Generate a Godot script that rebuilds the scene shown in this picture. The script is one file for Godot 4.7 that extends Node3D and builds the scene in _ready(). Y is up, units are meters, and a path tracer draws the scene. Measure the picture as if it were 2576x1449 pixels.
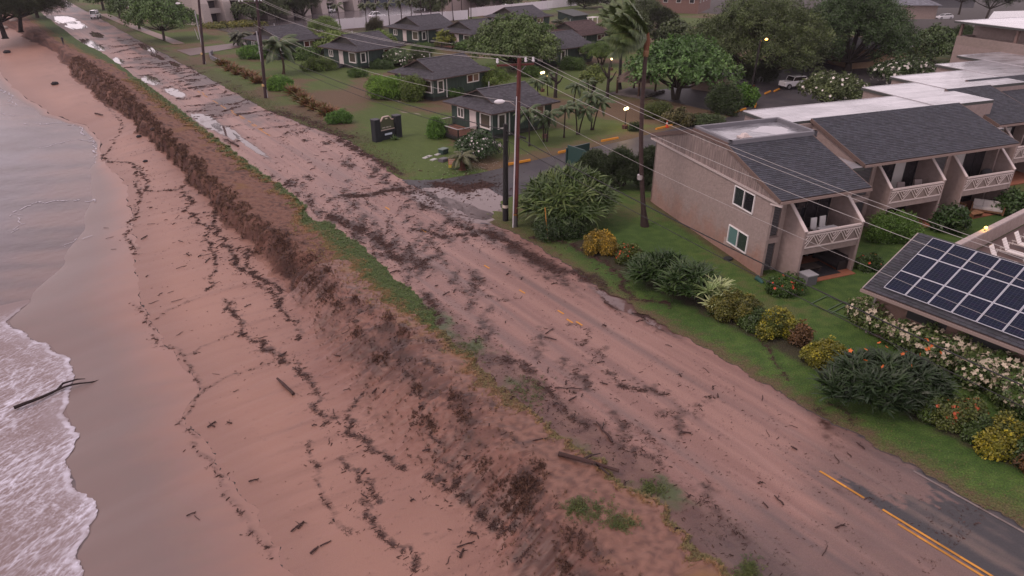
extends Node3D
# World: x runs inland, -z runs along the road away from the camera, y up, metres. The camera hovers over the beach.
const CH := 20.0
var rng := RandomNumberGenerator.new()
var mats := {}
var names := {}
var nz := FastNoiseLite.new()
var nf := FastNoiseLite.new()
var nw := FastNoiseLite.new()
var na := FastNoiseLite.new()

func _ready():
	# ---- camera, sky, sun, exposure
	var cam := Camera3D.new(); cam.name = "camera"; add_child(cam)
	cam.position = Vector3(0, CH, 0); cam.rotation = Vector3(deg_to_rad(-27.0), -acos(0.808), 0)
	cam.fov = 45.74; cam.near = 0.5; cam.far = 3000.0
	var we := WorldEnvironment.new(); we.name = "environment"; add_child(we)
	var env := Environment.new(); we.environment = env
	env.background_mode = Environment.BG_SKY
	var sk := Sky.new(); env.sky = sk
	var pm := ProceduralSkyMaterial.new(); sk.sky_material = pm
	pm.sky_top_color = Color(0.89, 0.83, 0.865); pm.sky_horizon_color = Color(1.25, 1.165, 1.2); pm.sky_curve = 0.2
	pm.ground_horizon_color = Color(0.75, 0.70, 0.72); pm.ground_bottom_color = Color(0.3, 0.26, 0.26)
	pm.sun_angle_max = 1.0
	env.tonemap_mode = Environment.TONE_MAPPER_LINEAR; env.tonemap_exposure = 1.06
	env.sdfgi_enabled = true; env.ssao_enabled = true; env.ssil_enabled = true
	env.fog_enabled = true; env.fog_density = 0.00011; env.fog_light_color = Color(0.80, 0.77, 0.81)
	var sun := DirectionalLight3D.new(); sun.name = "sun"; add_child(sun)
	sun.light_energy = 0.4; sun.light_angular_distance = 14.0; sun.light_color = Color(1.0, 0.90, 0.88); sun.shadow_enabled = true
	sun.rotation = Vector3(deg_to_rad(-52), deg_to_rad(-100), 0)
	setup()
	build_ground()
	build_condo()
	build_solar_house()
	build_cottages()
	build_far_buildings()
	build_poles()
	build_trees()
	build_palms()
	build_bushes()
	build_street_things()
	build_debris()

func setup():
	rng.seed = 7
	nz.seed = 3; nz.frequency = 0.12; nz.fractal_octaves = 4
	nf.seed = 9; nf.frequency = 0.9; nf.fractal_octaves = 3
	nw.seed = 21; nw.frequency = 0.02; nw.fractal_octaves = 3
	na.seed = 33; na.frequency = 0.35; na.fractal_octaves = 3
	var fine := noise_tex(256, 0.22, 3, 0.80, 1.0, 11)
	var finen := normal_tex(256, 0.06, 5, 3.0, 12)
	var soft := noise_tex(256, 0.03, 5, 0.88, 1.0, 13)
	var strk := streak_tex()
	mat("sand", 0.52, {"tex": fine, "nrm": finen, "sc": 0.5, "ns": 0.25})
	mat("wet", 0.42, {"nrm": finen, "sc": 0.2, "ns": 0.06})
	mat("bank", 0.95, {"tex": noise_tex(256, 0.10, 4, 0.66, 1.0, 14), "nrm": finen, "sc": 0.4, "ns": 1.0})
	mat("road", 0.48, {"tex": fine, "nrm": finen, "sc": 0.3, "ns": 0.4})
	mat("lawn", 0.95, {"tex": noise_tex(256, 0.09, 4, 0.5, 1.0, 15), "nrm": finen, "sc": 0.45, "ns": 1.2})
	mat("asphalt", 0.6, {"tex": fine, "nrm": finen, "sc": 0.6, "ns": 0.35})
	mat("sea", 0.25, {"spec": 0.22, "nrm": normal_tex(256, 0.02, 4, 2.0, 17), "sc": 0.14, "ns": 0.35})
	mat("foam", 0.6, {})
	mat("puddle", 0.04, {"spec": 0.55, "nrm": normal_tex(256, 0.015, 4, 1.0, 18), "sc": 0.2, "ns": 0.05})
	mat("brown_puddle", 0.05, {"spec": 0.5})
	mat("plain", 0.75, {})
	mat("stucco", 0.9, {"tex": soft, "nrm": finen, "sc": 0.25, "ns": 0.5})
	mat("siding", 0.8, {"tex": strk, "sc": 0.5})
	mat("shingle", 0.85, {"tex": fine, "sc": 0.8})
	mat("membrane", 0.2, {"tex": soft, "nrm": finen, "sc": 0.1, "ns": 0.1})
	mat("wood", 0.85, {"tex": strk, "sc": 0.6})
	mat("bark", 0.95, {"tex": fine, "nrm": finen, "sc": 1.2, "ns": 1.5})
	mat("glass", 0.06, {"spec": 0.8})
	mat("metal", 0.4, {"metal": 0.6})
	mat("paint", 0.35, {})
	mat("carpaint", 0.2, {"coat": 1.0})
	mat("panel", 0.2, {"spec": 0.3})
	mat("leaf", 0.5, {"back": Color(0.35, 0.4, 0.2)})
	mat("petal", 0.6, {"back": Color(0.4, 0.4, 0.4)})
	mat("thatch", 1.0, {"tex": strk, "sc": 1.0})
	mat("debris", 0.9, {"tex": fine, "sc": 2.0})
	mat("rubber", 0.8, {})

func noise_tex(n: int, f: float, oct: int, lo: float, hi: float, sd: int) -> Texture2D:
	var q := FastNoiseLite.new(); q.seed = sd; q.frequency = f; q.fractal_octaves = oct
	var im := q.get_seamless_image(n, n)
	im.convert(Image.FORMAT_L8)
	var d := im.get_data()
	for i in d.size(): d[i] = int(255.0 * (lo + (hi - lo) * d[i] / 255.0))
	im = Image.create_from_data(n, n, false, Image.FORMAT_L8, d); im.convert(Image.FORMAT_RGB8)
	return ImageTexture.create_from_image(im)

func normal_tex(n: int, f: float, oct: int, strength: float, sd: int) -> Texture2D:
	var q := FastNoiseLite.new(); q.seed = sd; q.frequency = f; q.fractal_octaves = oct
	var im := q.get_seamless_image(n, n); im.convert(Image.FORMAT_RGBA8)
	im.bump_map_to_normal_map(strength)
	return ImageTexture.create_from_image(im)

func streak_tex() -> Texture2D:
	var q := FastNoiseLite.new(); q.seed = 5; q.frequency = 0.03; q.fractal_octaves = 4
	var im := q.get_seamless_image(256, 32); im.resize(256, 512); im.convert(Image.FORMAT_L8)
	var d := im.get_data()
	for i in d.size(): d[i] = int(255.0 * (0.72 + 0.28 * d[i] / 255.0))
	im = Image.create_from_data(256, 512, false, Image.FORMAT_L8, d); im.convert(Image.FORMAT_RGB8)
	return ImageTexture.create_from_image(im)

func mat(n: String, rough: float, o: Dictionary):
	var m := StandardMaterial3D.new(); m.resource_name = n
	m.roughness = rough; m.vertex_color_use_as_albedo = true; m.vertex_color_is_srgb = false
	if o.has("tex"): m.albedo_texture = o.tex
	if o.has("nrm"): m.normal_enabled = true; m.normal_texture = o.nrm; m.normal_scale = o.ns
	if o.has("sc"): m.uv1_triplanar = true; m.uv1_world_triplanar = true; m.uv1_scale = Vector3.ONE * o.sc
	if o.has("metal"): m.metallic = o.metal
	if o.has("spec"): m.metallic_specular = o.spec
	if o.has("coat"): m.clearcoat_enabled = true; m.clearcoat = o.coat; m.clearcoat_roughness = 0.05
	if o.has("back"): m.backlight_enabled = true; m.backlight = o.back
	m.cull_mode = BaseMaterial3D.CULL_DISABLED
	mats[n] = m

func glow_mat(c: Color, e: float) -> StandardMaterial3D:
	var m := StandardMaterial3D.new(); m.albedo_color = Color(0.9, 0.9, 0.85)
	m.emission_enabled = true; m.emission = c; m.emission_energy_multiplier = e; return m

# ---- a pixel of the 2576 x 1449 view of the photograph -> the point of the plane y = h that it shows
func ray(x: float, y: float) -> Vector3:
	var a := (x - 1288.0) / 1717.3; var b := (724.5 - y) / 1717.3
	var s := sin(deg_to_rad(27.0)); var c := cos(deg_to_rad(27.0))
	var gx := a; var gz := -c - b * s
	return Vector3(0.808 * gx - 0.589 * gz, b * c - s, 0.589 * gx + 0.808 * gz)
func P(x: float, y: float, h := 0.0) -> Vector3:
	var d := ray(x, y); return Vector3(0, CH, 0) + d * ((h - CH) / d.y)
# the height over a ground point at which the pixel row y is reached
func up(base: Vector3, x: float, y: float) -> float:
	var d := ray(x, y); var k := Vector2(base.x, base.z).length() / Vector2(d.x, d.z).length()
	return CH + d.y * k - base.y

# ---- things
func numbered(n: String) -> String:
	if not names.has(n): names[n] = 0; return n
	names[n] += 1; return "%s_%03d" % [n, names[n]]
func thing(n: String, label: String, cat: String, at := Vector3.ZERO, turn := 0.0, group := "") -> Node3D:
	var o := Node3D.new(); o.name = numbered(n); add_child(o); o.position = at; o.rotation.y = turn
	return tag(o, label, cat, group)
func tag(o: Node3D, label: String, cat: String, group := "") -> Node3D:
	o.set_meta("label", label); o.set_meta("category", cat)
	if group != "": o.set_meta("group", group)
	return o
func dup(o: Node3D, at: Vector3, turn: float, sc: float, label: String, group := "") -> Node3D:
	var n := String(o.name)
	if n.length() > 4 and n[n.length() - 4] == "_" and n.right(3).is_valid_int(): n = n.left(n.length() - 4)
	var r: Node3D = o.duplicate(); r.name = numbered(n); add_child(r); r.position = at; r.rotation.y = turn; r.scale = Vector3.ONE * sc
	r.set_meta("label", label)
	if group != "": r.set_meta("group", group)
	return r
func part(n: String, mesh: Mesh, m, parent: Node, at := Vector3.ZERO) -> MeshInstance3D:
	var o := MeshInstance3D.new(); o.name = n; o.mesh = mesh; o.material_override = mats[m] if m is String else m
	parent.add_child(o, true); o.position = at; return o
func solo(n: String, mesh: Mesh, m, label: String, cat: String, at := Vector3.ZERO, group := "") -> MeshInstance3D:
	var o := part(numbered(n), mesh, m, self, at); tag(o, label, cat, group); return o
func ground(n: String, mesh: Mesh, m) -> MeshInstance3D:
	var o := part(numbered(n), mesh, m, self); o.set_meta("kind", "structure"); return o
func multi(n: String, mesh: Mesh, m, parent: Node, xf: Array, cols := []) -> MultiMeshInstance3D:
	var mm := MultiMesh.new(); mm.transform_format = MultiMesh.TRANSFORM_3D; mm.use_colors = cols.size() > 0
	mm.mesh = mesh; mm.instance_count = xf.size()
	for i in xf.size():
		mm.set_instance_transform(i, xf[i])
		if cols.size() > 0: mm.set_instance_color(i, cols[i])
	var o := MultiMeshInstance3D.new(); o.name = n; o.multimesh = mm; o.material_override = mats[m]
	parent.add_child(o, true); o.set_meta("kind", "stuff"); return o

func C(r: float, g: float, b: float) -> Color: return Color(r, g, b)
func R(a: float, b: float) -> float: return rng.randf_range(a, b)

# ---- mesh builder: flat faces and smooth tubes, with vertex colours
class MB:
	var v := PackedVector3Array()
	var n := PackedVector3Array()
	var c := PackedColorArray()
	var ix := PackedInt32Array()
	var xf := Transform3D.IDENTITY
	func quad(a: Vector3, b: Vector3, d: Vector3, e: Vector3, col: Color):   # counter-clockwise seen from outside
		a = xf * a; b = xf * b; d = xf * d; e = xf * e
		var nn := (b - a).cross(d - a)
		if nn.length_squared() < 1e-14: nn = (d - a).cross(e - a)
		nn = nn.normalized(); var k := v.size()
		v.append_array(PackedVector3Array([a, b, d, e])); n.append_array(PackedVector3Array([nn, nn, nn, nn])); c.append_array(PackedColorArray([col, col, col, col]))
		ix.append_array(PackedInt32Array([k, k + 2, k + 1, k, k + 3, k + 2]))
	func tri(a: Vector3, b: Vector3, d: Vector3, col: Color):
		a = xf * a; b = xf * b; d = xf * d
		var nn := (b - a).cross(d - a).normalized(); var k := v.size()
		v.append_array(PackedVector3Array([a, b, d])); n.append_array(PackedVector3Array([nn, nn, nn])); c.append_array(PackedColorArray([col, col, col]))
		ix.append_array(PackedInt32Array([k, k + 2, k + 1]))
	func hexa(p: Array, col: Color):   # 8 corners: bottom ring then top ring, both counter-clockwise seen from above
		quad(p[3], p[2], p[1], p[0], col); quad(p[4], p[5], p[6], p[7], col)
		for i in 4:
			var j := (i + 1) % 4
			quad(p[i], p[j], p[4 + j], p[4 + i], col)
	func box(lo: Vector3, hi: Vector3, col: Color):
		hexa([Vector3(lo.x, lo.y, hi.z), Vector3(hi.x, lo.y, hi.z), Vector3(hi.x, lo.y, lo.z), Vector3(lo.x, lo.y, lo.z),
			Vector3(lo.x, hi.y, hi.z), Vector3(hi.x, hi.y, hi.z), Vector3(hi.x, hi.y, lo.z), Vector3(lo.x, hi.y, lo.z)], col)
	func cbox(ce: Vector3, s: Vector3, col: Color): box(ce - s / 2, ce + s / 2, col)
	func bar(a: Vector3, b: Vector3, w: float, h: float, col: Color, upv := Vector3.UP):   # a beam between two points
		var d := (b - a).normalized(); var s := d.cross(upv).normalized() * w / 2; var u := s.cross(d).normalized() * h / 2
		hexa([a - s - u, a + s - u, b + s - u, b - s - u, a - s + u, a + s + u, b + s + u, b - s + u], col)
	func tube(path: Array, rad: Array, sides: int, col: Color, col2 := Color(-1, 0, 0), cap := true):
		var k := v.size(); var m := path.size(); var ref := Vector3(0.37, 0.2, 0.9)
		for i in m:
			var d: Vector3 = (path[mini(i + 1, m - 1)] - path[maxi(i - 1, 0)]).normalized()
			var s := d.cross(ref if absf(d.dot(ref)) < 0.9 else Vector3.RIGHT).normalized(); var u := d.cross(s)
			var cc := col if col2.r < 0 else col.lerp(col2, float(i) / (m - 1))
			for j in sides:
				var an := TAU * j / sides; var o := s * cos(an) + u * sin(an)
				v.append(xf * (path[i] + o * rad[i])); n.append((xf.basis * o).normalized()); c.append(cc)
		for i in m - 1:
			for j in sides:
				var a := k + i * sides + j; var b := k + i * sides + (j + 1) % sides
				ix.append_array(PackedInt32Array([a, b + sides, b, a, a + sides, b + sides]))
		if cap:
			for e in [0, m - 1]:
				var q := v.size(); var dd: Vector3 = (path[e] - path[1 if e == 0 else m - 2]).normalized()
				for j in sides: v.append(v[k + e * sides + j]); n.append((xf.basis * dd).normalized()); c.append(c[k + e * sides])
				for j in range(1, sides - 1):
					if e == 0: ix.append_array(PackedInt32Array([q, q + j, q + j + 1]))
					else: ix.append_array(PackedInt32Array([q, q + j + 1, q + j]))
	func ball(ce: Vector3, r: Vector3, col: Color, la := 6, lo := 8, f := 1.0):   # f: noise of the surface
		var k := v.size()
		for i in la + 1:
			var t := PI * i / la
			for j in lo:
				var p := TAU * j / lo; var o := Vector3(sin(t) * cos(p), cos(t), sin(t) * sin(p))
				var w := 1.0 + (f - 1.0) * sin(o.x * 5.1 + ce.x * 3.0 + o.y * 3.3) * cos(o.z * 4.7 + ce.z)
				v.append(xf * (ce + o * r * w)); n.append((xf.basis * (o / r)).normalized()); c.append(col)
		for i in la:
			for j in lo:
				var a := k + i * lo + j; var b := k + i * lo + (j + 1) % lo
				ix.append_array(PackedInt32Array([a, b + lo, b, a, a + lo, b + lo]))
	func mesh() -> ArrayMesh:
		var ar := []; ar.resize(Mesh.ARRAY_MAX)
		ar[Mesh.ARRAY_VERTEX] = v; ar[Mesh.ARRAY_NORMAL] = n; ar[Mesh.ARRAY_COLOR] = c; ar[Mesh.ARRAY_INDEX] = ix
		var m := ArrayMesh.new(); m.add_surface_from_arrays(Mesh.PRIMITIVE_TRIANGLES, ar); return m

# ======================================================= the ground
var SHORE := [[1500, -30], [400, -40], [220, -6], [147, -0.3], [139, 0.9], [120, 3.3], [112, 5.7], [108, 7.2], [98, 7.6], [90, 6.4], [85, 5.2], [77, 4.3], [68, 2.6], [60, 0.2], [54, -2.5], [51, -3.9], [48.4, -3.1], [45.4, -1.9], [43.6, -1.3], [41.3, -1.2], [39.7, -1.7], [37.7, -2.0], [35.1, -1.7], [34.2, -2.0], [33.4, -2.5], [31.1, -2.3], [28.8, -1.7], [27.7, -2.1], [26.5, -2.8], [25.3, -2.7], [15, -3.4], [-20, -4]]
var WETB := [[1500, -28], [400, -38], [220, -4], [147, 1.2], [139, 2.2], [120, 4.4], [112, 6.4], [108, 7.8], [98, 8.1], [88, 7.0], [77, 7.4], [68, 6.5], [60, 5.5], [53, 4.3], [47, 3.8], [40, 3.9], [35, 4.3], [33, 3.1], [28, 3.5], [24, 3.9], [20, 3.9], [-20, 4]]
var FOOT := [[1500, 0], [400, 0], [260, 3], [220, 7.5], [176, 11.0], [143, 10.6], [122, 10.9], [102, 12.3], [85, 12.3], [66, 12.5], [52, 12.0], [41, 11.9], [33, 10.6], [25, 10.0], [-20, 9.6]]
var TOPV := [[1500, 3], [400, 4], [260, 8], [220, 10], [174, 12.8], [148, 13.5], [122, 14.4], [103, 14.0], [86, 13.7], [66, 13.7], [57, 13.3], [46, 14.0], [37, 14.4], [31, 14.7], [24, 14.2], [17, 13.6], [12, 12.7], [-20, 12]]
var GL := [[1500, 8], [260, 11], [190, 12.5], [166, 14.4], [143, 16.8], [126, 16.9], [96, 17.0], [73, 17.3], [59, 17.35], [54, 17.3], [49.5, 16.1], [42, 15.7], [33, 15.7], [29, 16.1], [22, 15.6], [16, 15.9], [-20, 15.5]]
var GR := [[1500, 18], [260, 16], [190, 16.6], [158, 18.1], [113, 18.2], [78, 17.9], [54.5, 18.1], [53, 17.4], [50.8, 17.2], [49.5, 18.1], [44, 18.2], [36, 17.7], [32.6, 17.6], [30.3, 16.7], [23, 16.2], [-20, 16.2]]
var ROADR := [[1500, 30], [260, 28], [180, 27.6], [130, 27.6], [95, 27.4], [84, 28.2], [73, 29.6], [63, 29.0], [58, 28.0], [54, 27.8], [45.5, 28.0], [44, 28.4], [39, 28.6], [35, 28.5], [28, 27.7], [24, 27.5], [12, 27.0], [-20, 26.8]]
# puddles: u, v, half length along the road, half width
var PUD := [[240, 19.5, 12, 2.6], [222, 20, 9, 2.2], [181, 17.8, 9, 1.3], [172, 18.6, 6, 0.8], [150, 18.8, 4, 0.8], [125, 19.6, 5, 1.1], [112, 20.4, 4, 0.9], [91, 19.4, 5.5, 1.0], [84, 19.9, 4, 0.8], [76, 20.2, 5, 0.35], [47.6, 30.0, 4.0, 2.3], [45, 28.2, 3.0, 1.3], [49.5, 27.2, 2.4, 1.0], [26.0, 27.4, 2.4, 0.55], [23.0, 27.3, 1.6, 0.4], [152, 25.8, 6, 0.7], [140, 26.4, 4, 0.6], [165, 26.6, 8, 0.9], [196, 21.5, 7, 1.3]]
# lines of litter: height, width, density, then pixels of the photograph
var WRACK := [
	[-1.8, 0.25, 1.0, 230, 228, 313, 322, 297, 345, 273, 376, 250, 384], [-1.9, 0.3, 1.4, 250, 384, 281, 407, 324, 411, 348, 423, 363, 446, 375, 462, 367, 486, 391, 491, 449, 489, 480, 478, 492, 454],
	[-2.0, 0.2, 1.1, 336, 423, 348, 439, 340, 466, 355, 486, 355, 513, 336, 548, 320, 583, 328, 607, 348, 650], [-1.7, 0.22, 1.6, 461, 490, 480, 509, 477, 529, 465, 536, 488, 548, 504, 572, 527, 583, 523, 615, 543, 650, 539, 693, 520, 736],
	[-1.6, 0.32, 2.4, 547, 540, 539, 572, 551, 595, 575, 626, 590, 658, 610, 689, 645, 701, 684, 724, 704, 743, 712, 790], [-1.6, 0.25, 2.0, 625, 630, 622, 680, 650, 712, 700, 720], [-1.7, 0.3, 2.6, 565, 755, 594, 803, 604, 846, 647, 865, 680, 894, 719, 918],
	[-1.7, 0.35, 3.0, 660, 877, 689, 903, 732, 923, 756, 947, 785, 980, 804, 1004, 799, 1038, 838, 1066, 809, 1090], [-1.65, 0.35, 3.6, 862, 1076, 881, 1100, 919, 1129, 958, 1153, 996, 1177, 1015, 1200], [-1.6, 0.22, 2.0, 922, 994, 890, 1047, 867, 1081],
	[-1.55, 0.42, 4.2, 1073, 1224, 1116, 1253, 1164, 1244, 1188, 1282, 1216, 1315, 1250, 1349, 1283, 1378, 1317, 1402, 1331, 1449], [-1.8, 0.18, 1.3, 775, 1129, 799, 1186, 804, 1239, 828, 1272, 847, 1311, 886, 1349],
	[-1.7, 0.26, 2.6, 862, 1162, 876, 1186, 910, 1210, 938, 1248, 948, 1277, 919, 1272, 929, 1311, 958, 1354, 986, 1378, 1015, 1397, 1039, 1411, 1053, 1449], [-1.5, 0.22, 2.0, 948, 923, 977, 942, 1015, 980, 1044, 1009, 1044, 1038, 1058, 1062, 1077, 1100, 1101, 1148, 1121, 1181, 1159, 1215],
	[-1.5, 0.3, 1.6, 890, 827, 905, 879, 929, 899], [-1.9, 0.14, 0.9, 335, 764, 369, 798, 383, 836, 398, 865], [-2.0, 0.12, 1.1, 398, 870, 431, 880, 460, 903, 494, 942, 508, 980, 489, 1023, 455, 1071, 479, 1105, 518, 1157, 551, 1205, 580, 1258, 613, 1311, 661, 1378, 704, 1421],
	[-1.9, 0.15, 0.5, 508, 980, 620, 945, 720, 918], [-1.9, 0.12, 0.5, 460, 903, 540, 870, 604, 848], [-1.9, 0.12, 0.5, 383, 805, 440, 780, 498, 757], [-1.6, 0.3, 1.6, 640, 720, 690, 745, 720, 800, 760, 840, 755, 870],
	[0, 0.9, 3.2, 850, 495, 930, 490, 1000, 475, 1030, 490], [0, 0.9, 3.0, 830, 545, 900, 575, 960, 610, 1000, 650, 1060, 665], [0, 0.7, 2.2, 1040, 570, 1110, 600, 1200, 590, 1130, 555], [0, 0.6, 1.4, 1070, 600, 1110, 640, 1000, 690],
	[0, 0.9, 3.0, 1200, 580, 1260, 600, 1330, 640, 1400, 680, 1480, 700, 1520, 715], [0, 0.45, 3.0, 1530, 940, 1570, 970, 1640, 990, 1680, 980], [0, 0.5, 1.0, 1540, 880, 1450, 930, 1440, 1000], [0, 0.5, 1.0, 1650, 1040, 1750, 1040, 1790, 1000], [0, 0.5, 0.9, 1560, 1070, 1620, 1100, 1660, 1160],
	[0, 0.6, 3.0, 1060, 740, 1100, 790, 1110, 815], [0, 0.7, 3.0, 1240, 900, 1300, 910, 1330, 935], [0, 0.5, 2.0, 1340, 950, 1430, 1030, 1480, 1080], [0, 0.35, 2.0, 1560, 1120, 1620, 1150, 1660, 1190],
	[0, 1.1, 4.0, 690, 280, 760, 300, 830, 330, 890, 350], [0, 0.8, 3.6, 850, 350, 900, 380, 960, 410, 1010, 440], [0, 1.5, 6.0, 1100, 462, 1170, 478, 1235, 462, 1190, 470, 1120, 468],
	[0.06, 0.32, 5.0, 1330, 600, 1400, 605, 1460, 625, 1500, 650, 1530, 665, 1560, 690, 1570, 730, 1600, 755, 1650, 755, 1700, 770], [0.06, 0.12, 2.2, 1915, 850, 1935, 890, 1960, 930, 1990, 960], [0.06, 0.15, 1.6, 2080, 1010, 2130, 1040, 2140, 1075],
	[0, 0.7, 0.9, 430, 250, 560, 235, 610, 215], [0, 0.7, 0.9, 500, 275, 570, 262, 640, 262], [0, 0.6, 0.8, 540, 300, 610, 290], [0, 0.8, 0.6, 380, 160, 470, 165, 500, 190], [0, 0.8, 0.5, 290, 95, 350, 105, 420, 130], [0, 0.5, 1.2, 470, 225, 520, 215, 580, 205],
	[0, 0.5, 1.0, 1180, 690, 1210, 740, 1300, 760], [0, 0.4, 1.0, 1420, 820, 1490, 830, 1460, 870], [0, 0.4, 0.8, 2100, 1230, 2200, 1260], [0, 0.5, 0.7, 1750, 1250, 1850, 1330, 1900, 1400]]
var wr := PackedFloat32Array()   # litter stain raster: 0.12 m cells, u from 0, v from -10
const WU := 1600
const WV := 370
var gcol := Color()
const DRIVE := [46.2, 53.6]

func cur(t: Array, u: float) -> float:
	for i in range(t.size() - 1):
		if u >= t[i + 1][0]:
			var f := clampf((u - t[i + 1][0]) / (t[i][0] - t[i + 1][0]), 0.0, 1.0)
			f = f * f * (3.0 - 2.0 * f)
			return lerpf(t[i + 1][1], t[i][1], f)
	return t[t.size() - 1][1]
func wob(u: float, k: float, a: float) -> float: return nf.get_noise_2d(u * 0.5, k * 31.0) * a + nf.get_noise_2d(u * 2.3, k * 57.0) * a * 0.5
func shore(u: float) -> float: return cur(SHORE, u) + wob(u, 1, 0.22)
func wetb(u: float) -> float: return cur(WETB, u) + wob(u, 2, 0.35)
func foot(u: float) -> float: return cur(FOOT, u) + wob(u, 3, 0.55) + nz.get_noise_2d(u * 0.9, 300.0) * 0.9
func topv(u: float) -> float: return maxf(cur(TOPV, u) + wob(u, 4, 0.9), foot(u) + 0.5)
func glv(u: float) -> float: return cur(GL, u) + wob(u, 5, 0.9)
func grv(u: float) -> float: return maxf(cur(GR, u) + wob(u, 6, 0.3), glv(u) + 0.3)
func roadr(u: float) -> float: return cur(ROADR, u) + wob(u, 7, 0.35)

func stain(u: float, v: float) -> float:
	var i := int(u / 0.12); var j := int((v + 10.0) / 0.12)
	if i < 0 or j < 0 or i >= WU or j >= WV: return 0.0
	return wr[i * WV + j]
func wpath(w: Array) -> Array:   # a litter line in world metres
	var o := []
	for i in range(3, w.size(), 2): o.append(P(w[i], w[i + 1], w[0]))
	return o
func wig(c: Vector3, w: float) -> Vector3:   # litter lines wander
	var k := minf(0.9, 0.35 + w * 0.4); return c + Vector3(nf.get_noise_2d(c.x * 0.7, c.z * 0.7) * k, 0, nf.get_noise_2d(c.x * 0.7 + 50.0, c.z * 0.7) * k)
func make_stains():
	wr.resize(WU * WV)
	for w in WRACK:
		var p := wpath(w)
		for k in p.size() - 1:
			var a: Vector3 = p[k]; var b: Vector3 = p[k + 1]; var n := int(a.distance_to(b) / 0.1) + 1
			for q in n:
				var c := wig(a.lerp(b, float(q) / n), w[1]); var rr: float = maxf(w[1] * R(0.12, 0.6), 0.13); var off: float = w[1] * 0.75
				c.x += rng.randfn() * off * 0.45; c.z += rng.randfn() * off * 0.45
				var u := -c.z; var v := c.x; var st: float = clampf(0.36 * w[2], 0.35, 0.9)
				for i in range(int((u - rr) / 0.12), int((u + rr) / 0.12) + 1):
					for j in range(int((v + 10 - rr) / 0.12), int((v + 10 + rr) / 0.12) + 1):
						if i < 0 or j < 0 or i >= WU or j >= WV: continue
						var d := Vector2(i * 0.12 - u, j * 0.12 - 10.0 - v).length() / rr
						if d < 1.0: wr[i * WV + j] = minf(1.0, wr[i * WV + j] + st * (1.0 - d))

var TANGLES := []   # tangles of bark and twigs: u, v, angle, half length
func make_tangles():
	for i in 150: TANGLES.append([clampf(44.0 + rng.randfn() * 13.0, 12.0, 80.0), R(18.4, 27.4) if R(0, 1) < 0.45 else (R(18.2, 20.5) if R(0, 1) < 0.5 else R(26.0, 28.0)), R(0.1, 0.9), R(0.25, 1.3), "road_litter"])
	for i in 62: TANGLES.append([R(76.0, 185.0), R(18.6, 27.4), R(0.7, 2.0), R(0.4, 2.0), "road_litter"])
	for i in 55: var u := pow(R(0, 1), 1.2) * 45.0 + 10.0; TANGLES.append([u, topv(u) - 0.5 + rng.randfn() * 0.7, R(-0.5, 0.5), R(0.2, 0.8), "beach_litter"])
	for t in TANGLES:
		for k in int(34 * t[3]) + 8:
			var f: float = rng.randfn() * t[3] * 0.8; var g: float = rng.randfn() * 0.12 * (1.0 + t[3] * 0.5); var u: float = t[0] + f * cos(t[2]) - g * sin(t[2]); var v: float = t[1] + f * sin(t[2]) + g * cos(t[2]); var rr := R(0.12, 0.3)
			for i in range(int((u - rr) / 0.12), int((u + rr) / 0.12) + 1):
				for j in range(int((v + 10 - rr) / 0.12), int((v + 10 + rr) / 0.12) + 1):
					if i < 0 or j < 0 or i >= WU or j >= WV: continue
					var d := Vector2(i * 0.12 - u, j * 0.12 - 10.0 - v).length() / rr
					if d < 1.0: wr[i * WV + j] = minf(1.0, wr[i * WV + j] + 0.4 * (1.0 - d))
func pudd(u: float, v: float) -> float:   # > 0 inside a puddle
	var m := -1.0
	for p in PUD:
		var a: float = absf(u - p[0]) / p[2]
		if a > 1.6: continue
		var b: float = absf(v - p[1]) / p[3]
		if b < 1.6: m = maxf(m, 1.0 - sqrt(a * a + b * b))
	return m + nf.get_noise_2d(u * 0.7, v * 1.2) * 0.45 if m > -0.9 else -1.0
func drive_d(u: float, v: float) -> float:   # < 0 inside the driveway or the car park behind
	var fl := 5.0 * exp(-maxf(v - 28.0, 0.0) / 2.2)   # the mouth flares
	var a := maxf(46.6 + 0.06 * (v - 40.0) - fl * 0.7 - u, u - (53.4 + 0.03 * (v - 40.0)) - fl * 0.6)
	if v > 74.0: a = minf(a, maxf(maxf(47.0 - u, u - 72.0), maxf(75.0 - v, v - 124.0)))
	if v < 26.0: a = 1.0
	return a
func hgt(u: float, v: float) -> float:
	var f := foot(u); var t := topv(u)
	var s := cur(SHORE, u)
	if v < s: return -2.45 - minf(1.5, (s - v) * 0.05)
	if v < f: return lerpf(-2.43, -1.3, pow((v - s) / maxf(f - s, 1.0), 0.8)) + nf.get_noise_2d(u * 0.6, v * 0.2) * 0.02
	var gl := glv(u)
	if v < t:
		var q := (v - f) / (t - f); var rough := nf.get_noise_2d(u * 1.3, v * 1.3) * 0.13 + nf.get_noise_2d(u * 4.0, v * 4.0 + 9.0) * 0.08
		var steep := clampf((u - 26.0) / 34.0, 0.0, 1.0)
		var prof := lerpf(q, smoothstep(0.2, 0.55, q) * 0.85 + q * 0.15, steep); if steep < 1.0: prof = lerpf(smoothstep(0.0, 1.0, q), prof, steep)
		return lerpf(-1.3, 0.22, prof) + rough * sin(q * PI) * (0.45 + 0.75 * steep)
	if v < gl: return lerpf(0.28, 0.2, (v - t) / maxf(gl - t, 0.1)) + nf.get_noise_2d(u * 0.8, v * 0.8) * 0.1 * minf(1.0, (v - t) * 2.0)
	var gr := grv(u)
	if v < gr: return lerpf(0.22, 0.04, (v - gl) / maxf(gr - gl, 0.1)) + nf.get_noise_2d(u * 1.5, v * 1.5) * 0.05
	return road_h(u, v) if v < roadr(u) else lawn_h(u, v)
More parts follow.
